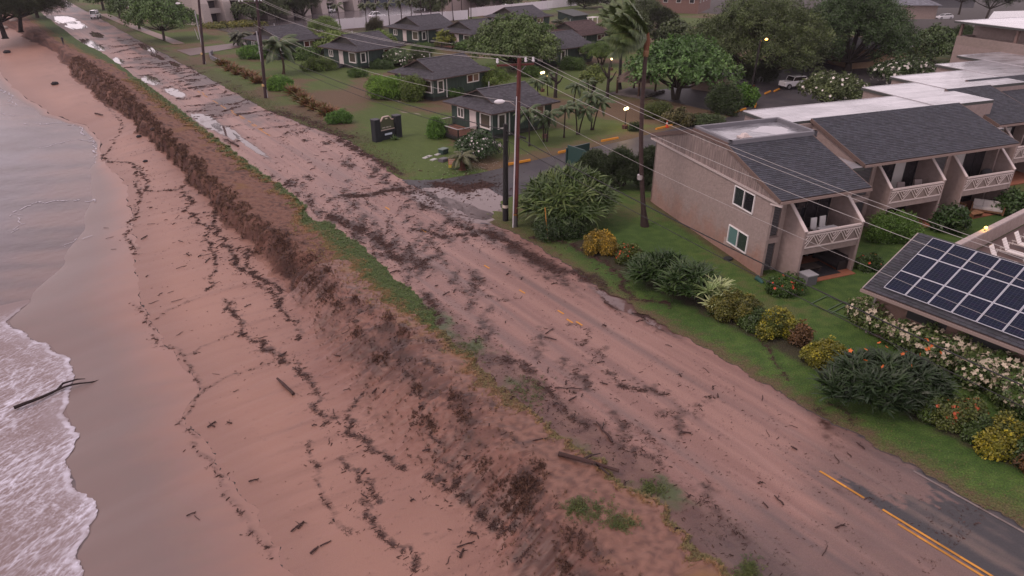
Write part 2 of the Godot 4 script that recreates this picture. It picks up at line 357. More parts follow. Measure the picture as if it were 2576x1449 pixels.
func road_h(u: float, v: float) -> float:
	var h := 0.03 + na.get_noise_2d(u * 0.12, v * 2.2) * 0.022 + nf.get_noise_2d(u, v) * 0.01
	var p := pudd(u, v)
	if p > -0.3: h = lerpf(h, -0.03, smoothstep(-0.12, 0.12, p))
	return h
func lawn_h(u: float, v: float) -> float:
	var h := 0.07 + nz.get_noise_2d(u * 0.5, v * 0.5) * 0.07
	if v > 27.0 and v < 34.0 and u > 40.0 and u < 56.0:
		var p := pudd(u, v)
		if p > -0.3: h = lerpf(h, -0.03, smoothstep(-0.15, 0.05, p))
	if u > 36.0 and u < 80.0:
		var d := drive_d(u, v)
		if d < 0.6: h = lerpf(-0.12, h, smoothstep(-0.25, 0.2, d))
	return h
func mixc(a: Color, b: Color, t: float) -> Color: return a.lerp(b, clampf(t, 0.0, 1.0))

func beach_col(u: float, v: float) -> Color:
	var c := mixc(C(0.395, 0.22, 0.165), C(0.33, 0.18, 0.136), 0.5 + nz.get_noise_2d(u * 0.4, v * 0.6))
	c = mixc(C(0.30, 0.168, 0.132), c, smoothstep(0.0, 3.0, v - wetb(u)))
	var f := foot(u)
	var near := clampf((v - f + 6.0) / 6.0, 0.0, 1.0)
	var st := na.get_noise_2d(u * 2.4 + v * 0.5, v * 0.22)   # marks of the backwash run across the beach
	c = mixc(c, C(0.27, 0.145, 0.11), maxf(0.0, st - 0.12) * (0.5 + 1.6 * near))
	c = mixc(c, C(0.26, 0.13, 0.10), near * near * (0.75 if u < 45 else 0.35) * (0.7 + nz.get_noise_2d(u, v)))
	c = mixc(c, C(0.10, 0.05, 0.045), maxf(0.0, nf.get_noise_2d(u * 3.0 + v, v * 1.1) - 0.42) * 2.2 * near)
	return mixc(c, C(0.06, 0.027, 0.02), stain(u, v) * 0.9)
func wet_col(u: float, v: float, t: float) -> Color:
	var c := mixc(C(0.178, 0.124, 0.112), C(0.27, 0.15, 0.118), smoothstep(0.4, 1.0, t))
	c = mixc(c, C(0.165, 0.12, 0.11), (0.35 + 0.6 * na.get_noise_2d(u * 3.0 + v * 1.2, v * 0.3) + 0.6 * nw.get_noise_2d(u * 3.0, v * 3.0)) * (1.0 - t * 0.8))
	return mixc(c, C(0.06, 0.027, 0.02), stain(u, v) * 0.8)
func bank_col(u: float, v: float, t: float) -> Color:   # t: 0 foot .. 1 top edge, then the flat top
	var n := nf.get_noise_2d(u * 2.2, v * 2.2); var m := nz.get_noise_2d(u * 1.7, v * 1.7)
	var sandy := clampf((64.0 - u) / 34.0, 0, 1); var s := mixc(C(0.245, 0.115, 0.082), C(0.165, 0.074, 0.052), 0.5 + m * 1.5 + n * 0.4)
	if t < 1.0:
		var c := mixc(C(0.165, 0.077, 0.054), C(0.085, 0.039, 0.029), 0.5 + n * 1.3)
		c = mixc(c, C(0.25, 0.125, 0.09), smoothstep(0.0, 0.4, m + (t - 0.6) * 0.8))
		# in the foreground the edge has slumped: sand with a ragged dark band of roots and peat
		var band := smoothstep(0.55, 0.05, absf(t - 0.68 + m * 0.5)) * smoothstep(-0.35, 0.2, n + nz.get_noise_2d(u * 0.8, v * 2.0 + 60.0))
		s = mixc(s, C(0.085, 0.036, 0.026), band * 0.85)
		c = mixc(c, s, sandy)
		c = mixc(beach_col(u, v), c, smoothstep(0.0, lerpf(0.2, 0.45, sandy), t + n * 0.15))
		return mixc(c, C(0.06, 0.027, 0.02), stain(u, v) * 0.9)
	var d := mixc(C(0.265, 0.135, 0.095), C(0.175, 0.083, 0.058), 0.5 + n * 1.2)
	d = mixc(d, C(0.24, 0.125, 0.045), smoothstep(0.1, 0.45, m + (t - 1.75) * 0.5) * 0.8)
	d = mixc(d, C(0.085, 0.045, 0.035), smoothstep(0.2, 0.5, n - m * 0.6) * (0.85 - 0.5 * sandy))
	return mixc(d, C(0.06, 0.027, 0.02), stain(u, v) * 0.9)
func strip_col(u: float, v: float, t: float) -> Color:
	var n := nf.get_noise_2d(u * 2.5, v * 2.5); var g := mixc(C(0.10, 0.165, 0.03), C(0.06, 0.105, 0.02), 0.5 + n)
	g = mixc(C(0.24, 0.14, 0.05), g, smoothstep(0.05, 0.45, t + n * 0.5))
	if u < 30.0: g = mixc(g, C(0.24, 0.135, 0.07), clampf((34.0 - u) / 9.0, 0, 0.85) + n * 0.3)
	return mixc(g, C(0.06, 0.027, 0.02), stain(u, v) * 0.8)
func road_col(u: float, v: float) -> Color:
	var n := nf.get_noise_2d(u * 0.9, v * 0.9); var m := nz.get_noise_2d(u * 0.7, v * 0.9 + 40.0)
	var tr := na.get_noise_2d(u * 0.05, v * 3.4)
	var c := mixc(C(0.35, 0.202, 0.164), C(0.272, 0.15, 0.124), 0.5 + tr * 1.4 + m * 0.5)
	c = mixc(c, C(0.21, 0.135, 0.12), maxf(0.0, na.get_noise_2d(u * 0.08, v * 2.0 + 77.0) - 0.1) * 1.6)
	for k0 in [20.5, 22.1, 24.7, 26.2]:
		var e0: float = v - k0 - nz.get_noise_2d(u * 0.25, k0 * 7.0) * 0.9; var wv := 0.16 + 0.08 * n
		c = mixc(c, C(0.215, 0.125, 0.108), exp(-e0 * e0 / (wv * wv)) * 0.55 * (0.6 + m)); e0 -= 0.33; c = mixc(c, C(0.40, 0.245, 0.205), exp(-e0 * e0 * 90.0) * 0.5 * (0.6 - m))
	# verge between the grass strip and the road in the foreground
	if u < 34.0:
		var e := 18.1 + n * 0.4 - v
		if e > 0.0:
			var q := mixc(C(0.19, 0.105, 0.08), C(0.12, 0.06, 0.05), 0.5 + n)
			q = mixc(q, C(0.075, 0.095, 0.035), smoothstep(0.12, 0.5, nz.get_noise_2d(u * 2.0, v * 2.2 + 11.0)))
			c = mixc(c, q, e * 3.0)
		c = mixc(c, C(0.12, 0.065, 0.05), exp(-e * e * 30.0) * 0.6)
	# bare asphalt: right lane in the foreground, much of the far road
	var asph := C(0.055, 0.052, 0.058); asph = mixc(asph, C(0.16, 0.12, 0.105), 0.22 + tr * 1.3 + n * 0.5)
	var k := 0.0
	if u < 20.0: k = smoothstep(0.0, 0.9, (10.6 - u) * 0.55 + nz.get_noise_2d(u * 0.7, v * 2.4) * 3.6 + nf.get_noise_2d(u * 1.2, v * 3.0) * 1.2) * smoothstep(23.4, 23.5, v + n * 0.1 + clampf(u - 7.0, 0, 4) * -0.12)
	if u < 6.0: k = maxf(k, smoothstep(0.0, 0.5, 2.6 - u + (v - 23.4) * 0.5 + n))
	k = maxf(k, smoothstep(0.1, 0.6, v - 26.6 + n * 0.5) * smoothstep(18.0, 9.0, u) * 0.75)
	k = maxf(k, smoothstep(0.35, 0.6, 0.5 + nz.get_noise_2d(u * 0.25, v * 1.6) * 1.5) * smoothstep(13.0, 9.0, u) * 0.5)
	if u > 78.0:
		var far := smoothstep(78.0, 90.0, u)
		k = maxf(k, far * clampf(smoothstep(22.6, 24.0, v + n) * 0.8 - smoothstep(-0.15, 0.25, m) * 0.8 + smoothstep(130.0, 170.0, u) * 0.2, 0.0, 1.0))
		asph = mixc(asph, C(0.125, 0.10, 0.098), 0.6)
		var cr := absf(nf.get_noise_2d(u * 1.1, v * 1.6 + 90.0))
		asph = mixc(asph, C(0.03, 0.028, 0.028), smoothstep(0.05, 0.015, cr))
		c = mixc(c, C(0.08, 0.05, 0.045), smoothstep(0.22, 0.42, nz.get_noise_2d(u * 0.5, v * 0.5 + 200.0) + smoothstep(125, 90, absf(u - 105.0) * 6.0) * 0.1) * 0.8 * far)
	c = mixc(c, asph, k)
	var p := pudd(u, v)
	if p > -0.6: c = mixc(c, C(0.13, 0.085, 0.075), smoothstep(-0.5, 0.0, p) * 0.8)
	return mixc(c, C(0.06, 0.027, 0.02), stain(u, v) * 0.95)
func lawn_col(u: float, v: float) -> Color:
	var n := nf.get_noise_2d(u * 1.3, v * 1.3); var m := nz.get_noise_2d(u * 0.55, v * 0.55); var w := nw.get_noise_2d(u, v)
	var c := mixc(C(0.068, 0.155, 0.019), C(0.125, 0.23, 0.036), 0.5 + n * 1.3 + m * 1.3)
	c = mixc(c, C(0.13, 0.13, 0.03), smoothstep(0.05, 0.5, w + m * 0.6) * 0.5)
	var dirt := C(0.225, 0.13, 0.085)
	var far := smoothstep(50.0, 58.0, u)
	if far > 0.0:
		c = mixc(c, C(0.155, 0.20, 0.045), 0.6 * far)
		c = mixc(c, dirt, far * smoothstep(-0.1, 0.35, m * 1.3 + w * 0.9 + n * 0.3) * 0.85)
		var e := v - roadr(u)
		if u > 70.0: c = mixc(c, C(0.12, 0.10, 0.045), far * smoothstep(5.0, 0.5, e + n * 2.0) * 0.6)
		if v > 36.0 and u < 62.0: c = mixc(c, dirt, smoothstep(57.5, 54.6, u + n * 1.5) * 0.8)
		c = mixc(c, C(0.55, 0.48, 0.42), smoothstep(0.52, 0.62, n + m * 0.4) * smoothstep(9.0, 4.0, Vector2(u - 83.0, (v - 42.0) * 0.9).length()))
		if v > 60.0: c = mixc(c, C(0.10, 0.06, 0.045), smoothstep(165.0, 170.0, u) * smoothstep(176.0, 173.0, u) * 0.9)
	else:
		c = mixc(c, dirt, smoothstep(1.3, 0.1, v - roadr(u) + n * 0.9) * 0.8); c = mixc(c, C(0.135, 0.17, 0.04), smoothstep(0.0, 0.5, w + n * 0.5) * 0.45)
		c = mixc(c, dirt, smoothstep(0.3, 0.55, m + n * 0.4 - w * 0.2) * 0.35)
		# worn ground under the flower beds and along the gable wall
		var bed := absf(v - 31.5 + n * 0.6) - 0.9
		if u < 35.0: c = mixc(c, C(0.075, 0.05, 0.035), smoothstep(0.5, 0.0, bed) * 0.85)
		var gd: float = absf((v - 37.4) - (u - 23.3) * 0.337)
		if u > 23.0 and u < 38.5: c = mixc(c, C(0.16, 0.085, 0.05), smoothstep(0.9, 0.2, gd + n * 0.3) * 0.7)
	return mixc(c, C(0.06, 0.027, 0.02), stain(u, v) * 0.95)

func urows(k: float) -> PackedFloat32Array:
	var o := PackedFloat32Array(); var u := -16.0
	while u < 1400.0:
		o.append(u)
		var d := maxf(u, 0.0) + 6.0
		u += k * maxf(0.1, (d * d + 400.0) / 13660.0) if u > 2.0 else 1.0
	return o
# a strip of ground between two curves of u; kind picks the height and the colour
func ribbon(called: String, kind: int, rows: PackedFloat32Array, lf: Callable, rf: Callable, n: int, m: String, pw := 1.0):
	var v := PackedVector3Array(); var c := PackedColorArray(); var ix := PackedInt32Array()
	v.resize(rows.size() * (n + 1)); c.resize(v.size()); var k := 0
	for u in rows:
		var l: float = lf.call(u); var r: float = rf.call(u); var f := foot(u); var t := topv(u); var gl := glv(u); var gr := grv(u)
		for j in n + 1:
			var q := float(j) / n; var x := lerpf(l, r, pow(q, pw)); var h := 0.0; var cc: Color
			match kind:
				0: h = -2.4; cc = sea_col(u, x)
				1: h = hgt(u, x); cc = wet_col(u, x, q)
				2: h = hgt(u, x); cc = beach_col(u, x)
				3: h = hgt(u, x); cc = bank_col(u, x, (x - f) / maxf(t - f, 0.1) if x < t else 1.0 + (x - t) / maxf(gl - t, 0.1))
				4: h = hgt(u, x); cc = strip_col(u, x, (x - gl) / maxf(gr - gl, 0.1))
				5: h = road_h(u, x); cc = road_col(u, x)
				6: h = lawn_h(u, x); cc = lawn_col(u, x)
			v[k] = Vector3(x, h, -u); c[k] = cc; k += 1
	for i in rows.size() - 1:
		for j in n:
			var a := i * (n + 1) + j
			ix.append_array(PackedInt32Array([a, a + n + 1, a + 1, a + 1, a + n + 1, a + n + 2]))
	ground(called, smooth(v, c, ix), m)
func smooth(v: PackedVector3Array, c: PackedColorArray, ix: PackedInt32Array) -> ArrayMesh:
	var n := PackedVector3Array(); n.resize(v.size())
	for i in range(0, ix.size(), 3):
		var a := ix[i]; var b := ix[i + 1]; var d := ix[i + 2]
		var x := (v[d] - v[a]).cross(v[b] - v[a])
		n[a] += x; n[b] += x; n[d] += x
	for i in n.size(): n[i] = n[i].normalized() if n[i].y >= 0 else -n[i].normalized()
	var ar := []; ar.resize(Mesh.ARRAY_MAX)
	ar[Mesh.ARRAY_VERTEX] = v; ar[Mesh.ARRAY_NORMAL] = n; ar[Mesh.ARRAY_COLOR] = c; ar[Mesh.ARRAY_INDEX] = ix
	var m := ArrayMesh.new(); m.add_surface_from_arrays(Mesh.PRIMITIVE_TRIANGLES, ar); return m
func sea_col(u: float, v: float) -> Color:
	var n := na.get_noise_2d(u * 0.5 + v * 0.25, v * 0.12)
	var e := shore(u) - v
	var c := mixc(C(0.20, 0.15, 0.142), C(0.185, 0.168, 0.185), smoothstep(0.0, 9.0, e + n * 5.0))
	return mixc(c, C(0.135, 0.112, 0.115), 0.35 + n * 1.5)

func build_ground():
	make_stains(); make_tangles()
	var rows := urows(1.0); var far := urows(2.2)
	ribbon("sea", 0, far, func(u): return -60.0 if u < 120 else -300.0, func(u): return shore(u) + 0.3, 60, "sea", 0.35)
	ribbon("wet_sand", 1, far, func(u): return shore(u) - 0.6, wetb, 40, "wet")
	ribbon("beach", 2, rows, wetb, foot, 90, "sand")
	var near := PackedFloat32Array(); var away := PackedFloat32Array()
	for u in rows:
		if u <= 42.0: near.append(u)
		if u >= 42.0 or (away.is_empty() and u > 41.9): away.append(u)
	near.append(away[0])
	ribbon("sand_bank", 3, near, foot, glv, 70, "sand"); ribbon("sand_bank", 3, away, foot, glv, 48, "bank")
	ribbon("grass_verge", 4, rows, glv, grv, 14, "lawn")
	ribbon("road", 5, rows, grv, roadr, 96, "road")
	ribbon("lawn", 6, urows(1.6), roadr, func(u): return 60.0, 120, "lawn")
	var back := urows(4.0)
	ribbon("lawn", 6, back, func(u): return 60.0, func(u): return 180.0 if u < 300 else 900.0, 110, "lawn")
	build_foam()
	# puddle water lies level; the road rises out of it
	for p in PUD:
		var b := MB.new(); var ce := Vector3(p[1], 0.004, -p[0])
		for i in 24:
			var a := TAU * i / 24; var a2 := TAU * (i + 1) / 24
			var k0: float = 1.2 + 0.2 * sin(a * 3.0 + p[0]) + 0.12 * sin(a * 7.0); var k1: float = 1.2 + 0.2 * sin(a2 * 3.0 + p[0]) + 0.12 * sin(a2 * 7.0)
			b.tri(ce, ce + Vector3(sin(a) * p[3] * k0, 0, -cos(a) * p[2] * k0), ce + Vector3(sin(a2) * p[3] * k1, 0, -cos(a2) * p[2] * k1), C(0.10, 0.07, 0.065) if p[0] > 60 else C(0.135, 0.085, 0.075))
		ground("puddle", b.mesh(), "puddle" if p[0] > 60 else "brown_puddle")
	# driveway and the car park behind the flats
	var b2 := MB.new(); var d := C(0.045, 0.042, 0.048)
	var us := []; for i in 41: us.append(36.0 + i * 1.0)
	for i in range(us.size() - 1):
		for j in 100:
			var v0 := 26.5 + j * 1.0; var v1 := v0 + 1.0; var u0: float = us[i]; var u1: float = us[i + 1]
			if minf(minf(drive_d(u0, v0), drive_d(u1, v1)), minf(drive_d(u1, v0), drive_d(u0, v1))) > 0.4: continue
			b2.quad(Vector3(v0, -0.012, -u0), Vector3(v1, -0.012, -u0), Vector3(v1, -0.012, -u1), Vector3(v0, -0.012, -u1), mixc(d, C(0.07, 0.064, 0.068), 0.5 + nz.get_noise_2d(u0 * 2, v0 * 2) * 1.5))
	ground("driveway", b2.mesh(), "asphalt")
	# painted lines: a double yellow line and a white edge line, worn and buried in places
	var yl := MB.new(); var wl := MB.new()
	var u := 3.0
	while u < 130.0:
		var st := 0.3 + u * 0.01
		for s in [-0.13, 0.13]:
			var vis := false; var k := nf.get_noise_2d(u * 0.8, s * 40.0 + 3.0)
			if u < 6.5: vis = k > -0.5
			elif u < 10.0: vis = s > 0 and k > -0.32
			elif u > 88.0: vis = k > 0.02 and u < 112.0
			elif u > 78.0: vis = k > 0.15
			elif u > 16 and u < 50: vis = k > 0.42
			if vis:
				var x0: float = 23.43 + s + (0.0 if u > 20 else 0.0)
				strip(yl, u, u + st, x0, 0.11, C(0.52, 0.235, 0.035) * (0.85 + 0.5 * k))
		if (u < 7.6 and nf.get_noise_2d(u, 8.0) > -0.4) or (u > 84.0 and u < 116.0 and nf.get_noise_2d(u, 9.0) > -0.1):
			strip(wl, u, u + st, 26.75 if u < 20 else 27.0, 0.1, mixc(C(0.25, 0.21, 0.20), C(0.14, 0.11, 0.10), 0.5 + nf.get_noise_2d(u * 3.0, 2.0)))
		u += st
	ground("yellow_centre_line", yl.mesh(), "plain"); ground("white_edge_line", wl.mesh(), "plain")
func strip(b: MB, u0: float, u1: float, x: float, w: float, c: Color):
	var h0 := maxf(road_h(u0, x), 0.0) + 0.016; var h1 := maxf(road_h(u1, x), 0.0) + 0.016
	b.quad(Vector3(x - w / 2, h0, -u0), Vector3(x + w / 2, h0, -u0), Vector3(x + w / 2, h1, -u1), Vector3(x - w / 2, h1, -u1), c)

func build_foam():   # the broken wave: a web of white over brown water, and thin foam lines further up
	var q := FastNoiseLite.new(); q.seed = 4; q.noise_type = FastNoiseLite.TYPE_CELLULAR; q.frequency = 1.0
	q.cellular_return_type = FastNoiseLite.RETURN_DISTANCE2_SUB; q.cellular_jitter = 1.0
	q.domain_warp_enabled = true; q.domain_warp_amplitude = 0.55; q.domain_warp_frequency = 0.9
	var v := PackedVector3Array(); var c := PackedColorArray(); var ix := PackedInt32Array()
	var nu := 560; var nv := 320
	for i in nu + 1:
		var u := 12.0 + 42.0 * i / nu; var sh := shore(u)
		for j in nv + 1:
			var e := 22.0 * pow(float(j) / nv, 1.25); var x := sh + 0.12 - e
			# the streaks run out to sea and a little towards the camera
			var p := (x * 0.86 + u * 0.50); var r := (x * -0.50 + u * 0.86)
			var w := q.get_noise_2d(p * 0.95, r * 2.7); var w2 := q.get_noise_2d(p * 2.2 + 40.0, r * 5.6)
			var big := nz.get_noise_2d(p * 0.7, r * 1.6)
			var web := smoothstep(0.24 + big * 0.3, 0.02, (w + 1.0) * 0.9) * 0.7 + smoothstep(0.30, 0.04, (w2 + 1.0) * 0.9) * 0.4
			var fade := smoothstep(54.0, 50.0, u + e * 0.25)
			var rim := smoothstep(0.22, 0.06, absf(e - 0.16 + nf.get_noise_2d(u * 3.0, 0) * 0.06))
			var foam := clampf((web * (0.75 + big) + smoothstep(1.6, 0.0, e) * 0.12) * fade, 0.0, 1.0)
			foam = maxf(foam, rim * (0.5 + 0.5 * nf.get_noise_2d(u * 1.3, 70.0)) * fade)
			c.append(mixc(C(0.21, 0.155, 0.15), C(0.62, 0.61, 0.70), foam))
			v.append(Vector3(x, -2.385 + foam * 0.03 + 0.03 * smoothstep(0.0, 0.6, e) + big * 0.03 * smoothstep(0.0, 2.0, e), -u))
	for i in nu:
		for j in nv:
			var a := i * (nv + 1) + j
			ix.append_array(PackedInt32Array([a, a + 1, a + nv + 1, a + 1, a + nv + 2, a + nv + 1]))
	ground("breaking_wave", smooth(v, c, ix), "foam")
	# thin lines at the edges of the last waves
	var b := MB.new()
	for l in [[0.16, 225, 345, 238, 358, 243, 385, 240, 410], [0.1, 240, 358, 200, 350, 160, 356, 120, 368, 100, 371], [0.2, 0, 225, 30, 240, 28, 255], [0.15, 60, 310, 110, 312, 165, 309, 205, 318, 212, 340], [0.2, 30, 540, 50, 522, 90, 511, 150, 505, 210, 502, 255, 505], [0.12, 20, 585, 60, 560, 45, 540], [0.1, 150, 620, 200, 603, 240, 600], [0.13, 0, 285, 40, 290, 60, 287], [0.1, 0, 260, 40, 265, 28, 252]]:
		var p := []
		for i in range(1, l.size(), 2): p.append(P(l[i], l[i + 1], -2.36))
		for k in p.size() - 1:
			for s in 8:
				var a: Vector3 = p[k].lerp(p[k + 1], s / 8.0); var d: Vector3 = p[k].lerp(p[k + 1], (s + 1) / 8.0)
				a.y = maxf(hgt(-a.z, a.x), -2.4) + 0.03; d.y = maxf(hgt(-d.z, d.x), -2.4) + 0.03
				if a.distance_to(d) < 0.01: continue
				a += Vector3(nf.get_noise_2d(a.x * 0.8, a.z * 0.8), 0, nf.get_noise_2d(a.x * 0.8 + 9.0, a.z * 0.8)) * 0.9; d += Vector3(nf.get_noise_2d(d.x * 0.8, d.z * 0.8), 0, nf.get_noise_2d(d.x * 0.8 + 9.0, d.z * 0.8)) * 0.9
				if nf.get_noise_2d(a.x * 1.7, a.z * 1.7) < -0.25: continue
				var w: float = l[0] * R(0.2, 0.9) * clampf(a.length() / 60.0, 0.4, 1.6)
				var sd := (d - a).cross(Vector3.UP).normalized() * w
				b.quad(a - sd * 0.5, a + sd * 0.5, d + sd * 0.5, d - sd * 0.5, C(0.42, 0.385, 0.42))
	ground("foam_line", b.mesh(), "foam")

# ======================================================= buildings
const STUC := Color(0.345, 0.27, 0.245)
const TRIM := Color(0.54, 0.465, 0.44)
const BROWN := Color(0.105, 0.07, 0.06)
# overlapping roof tabs over a four-cornered roof plane (bottom left, bottom right, top right, top left, seen from outside)
func shingles(b: MB, bl: Vector3, br: Vector3, tr: Vector3, tl: Vector3, w: float, h: float, col: Color, seedv: int):
	var g := RandomNumberGenerator.new(); g.seed = seedv
	var nn := (br - bl).cross(tl - bl).normalized()
	var rows := maxi(1, int(round(((tl - bl).length() + (tr - br).length()) * 0.5 / h)))
	for i in rows:
		var f0 := float(i) / rows; var f1 := minf(1.0, float(i + 1.25) / rows)
		var l0 := bl.lerp(tl, f0); var r0 := br.lerp(tr, f0); var l1 := bl.lerp(tl, f1); var r1 := br.lerp(tr, f1)
		var n := maxi(1, int(round((r0 - l0).length() / w))); var sh := 0.5 if i % 2 else 0.0
		for j in n + 1:
			var a0 := clampf((j - sh) / n, 0, 1); var a1 := clampf((j + 1 - sh - 0.05) / n, 0, 1)
			if a1 - a0 < 0.001: continue
			var c := col * g.randf_range(0.72, 1.25); var up0 := nn * g.randf_range(0.03, 0.045); var up1 := nn * 0.006
			var p0 := l0.lerp(r0, a0) + up0; var p1 := l0.lerp(r0, a1) + up0; var p2 := l1.lerp(r1, a1) + up1; var p3 := l1.lerp(r1, a0) + up1
			b.quad(p0, p1, p2, p3, c); b.quad(p0 - up0, p1 - up0, p1, p0, c * 0.8)
func nb(t: Transform3D) -> MB:
	var b := MB.new(); b.xf = t; return b
# a prism: a polygon in local (z, y) pushed along x
func slab_x(b: MB, poly: Array, x0: float, x1: float, col: Color):   # poly counter-clockwise seen from +x, as Vector2(z, y): z to the left
	var n := poly.size()
	for i in range(1, n - 1):
		b.tri(Vector3(x1, poly[0].y, poly[0].x), Vector3(x1, poly[i + 1].y, poly[i + 1].x), Vector3(x1, poly[i].y, poly[i].x), col)
		b.tri(Vector3(x0, poly[0].y, poly[0].x), Vector3(x0, poly[i].y, poly[i].x), Vector3(x0, poly[i + 1].y, poly[i + 1].x), col)
	for i in n:
		var p: Vector2 = poly[i]; var q: Vector2 = poly[(i + 1) % n]
		b.quad(Vector3(x0, p.y, p.x), Vector3(x1, p.y, p.x), Vector3(x1, q.y, q.x), Vector3(x0, q.y, q.x), col)

# window on a wall plane: o = lower left corner, along = unit vector, out = outward unit vector
func window(par: Node, t: Transform3D, o: Vector3, along: Vector3, out: Vector3, w: float, h: float, panes: Array, frame := Color(0.78, 0.75, 0.74), fw := 0.07):
	var b := nb(t); var up3 := Vector3.UP; var d := out * 0.05
	var rail := func(a: Vector3, e: Vector3): b.bar(a + d * 0.6, e + d * 0.6, fw, 0.12, frame, out)
	var k := out * 0.0
	for s in [0.0, 1.0]:
		rail.call(o + along * w * s + k, o + along * w * s + up3 * h)
		rail.call(o + up3 * h * s - along * fw / 2, o + up3 * h * s + along * (w + fw / 2))
	var n := panes.size()
	for i in range(1, n): rail.call(o + along * w * i / n, o + along * w * i / n + up3 * h)
	var f := part("window", b.mesh(), "paint", par)
	for i in n:
		var g := nb(t); var a := o + along * (w * i / n) + out * 0.025; var e := along * (w / n)
		g.quad(a, a + e, a + e + up3 * h, a + up3 * h, panes[i]); part("pane", g.mesh(), "glass", f)

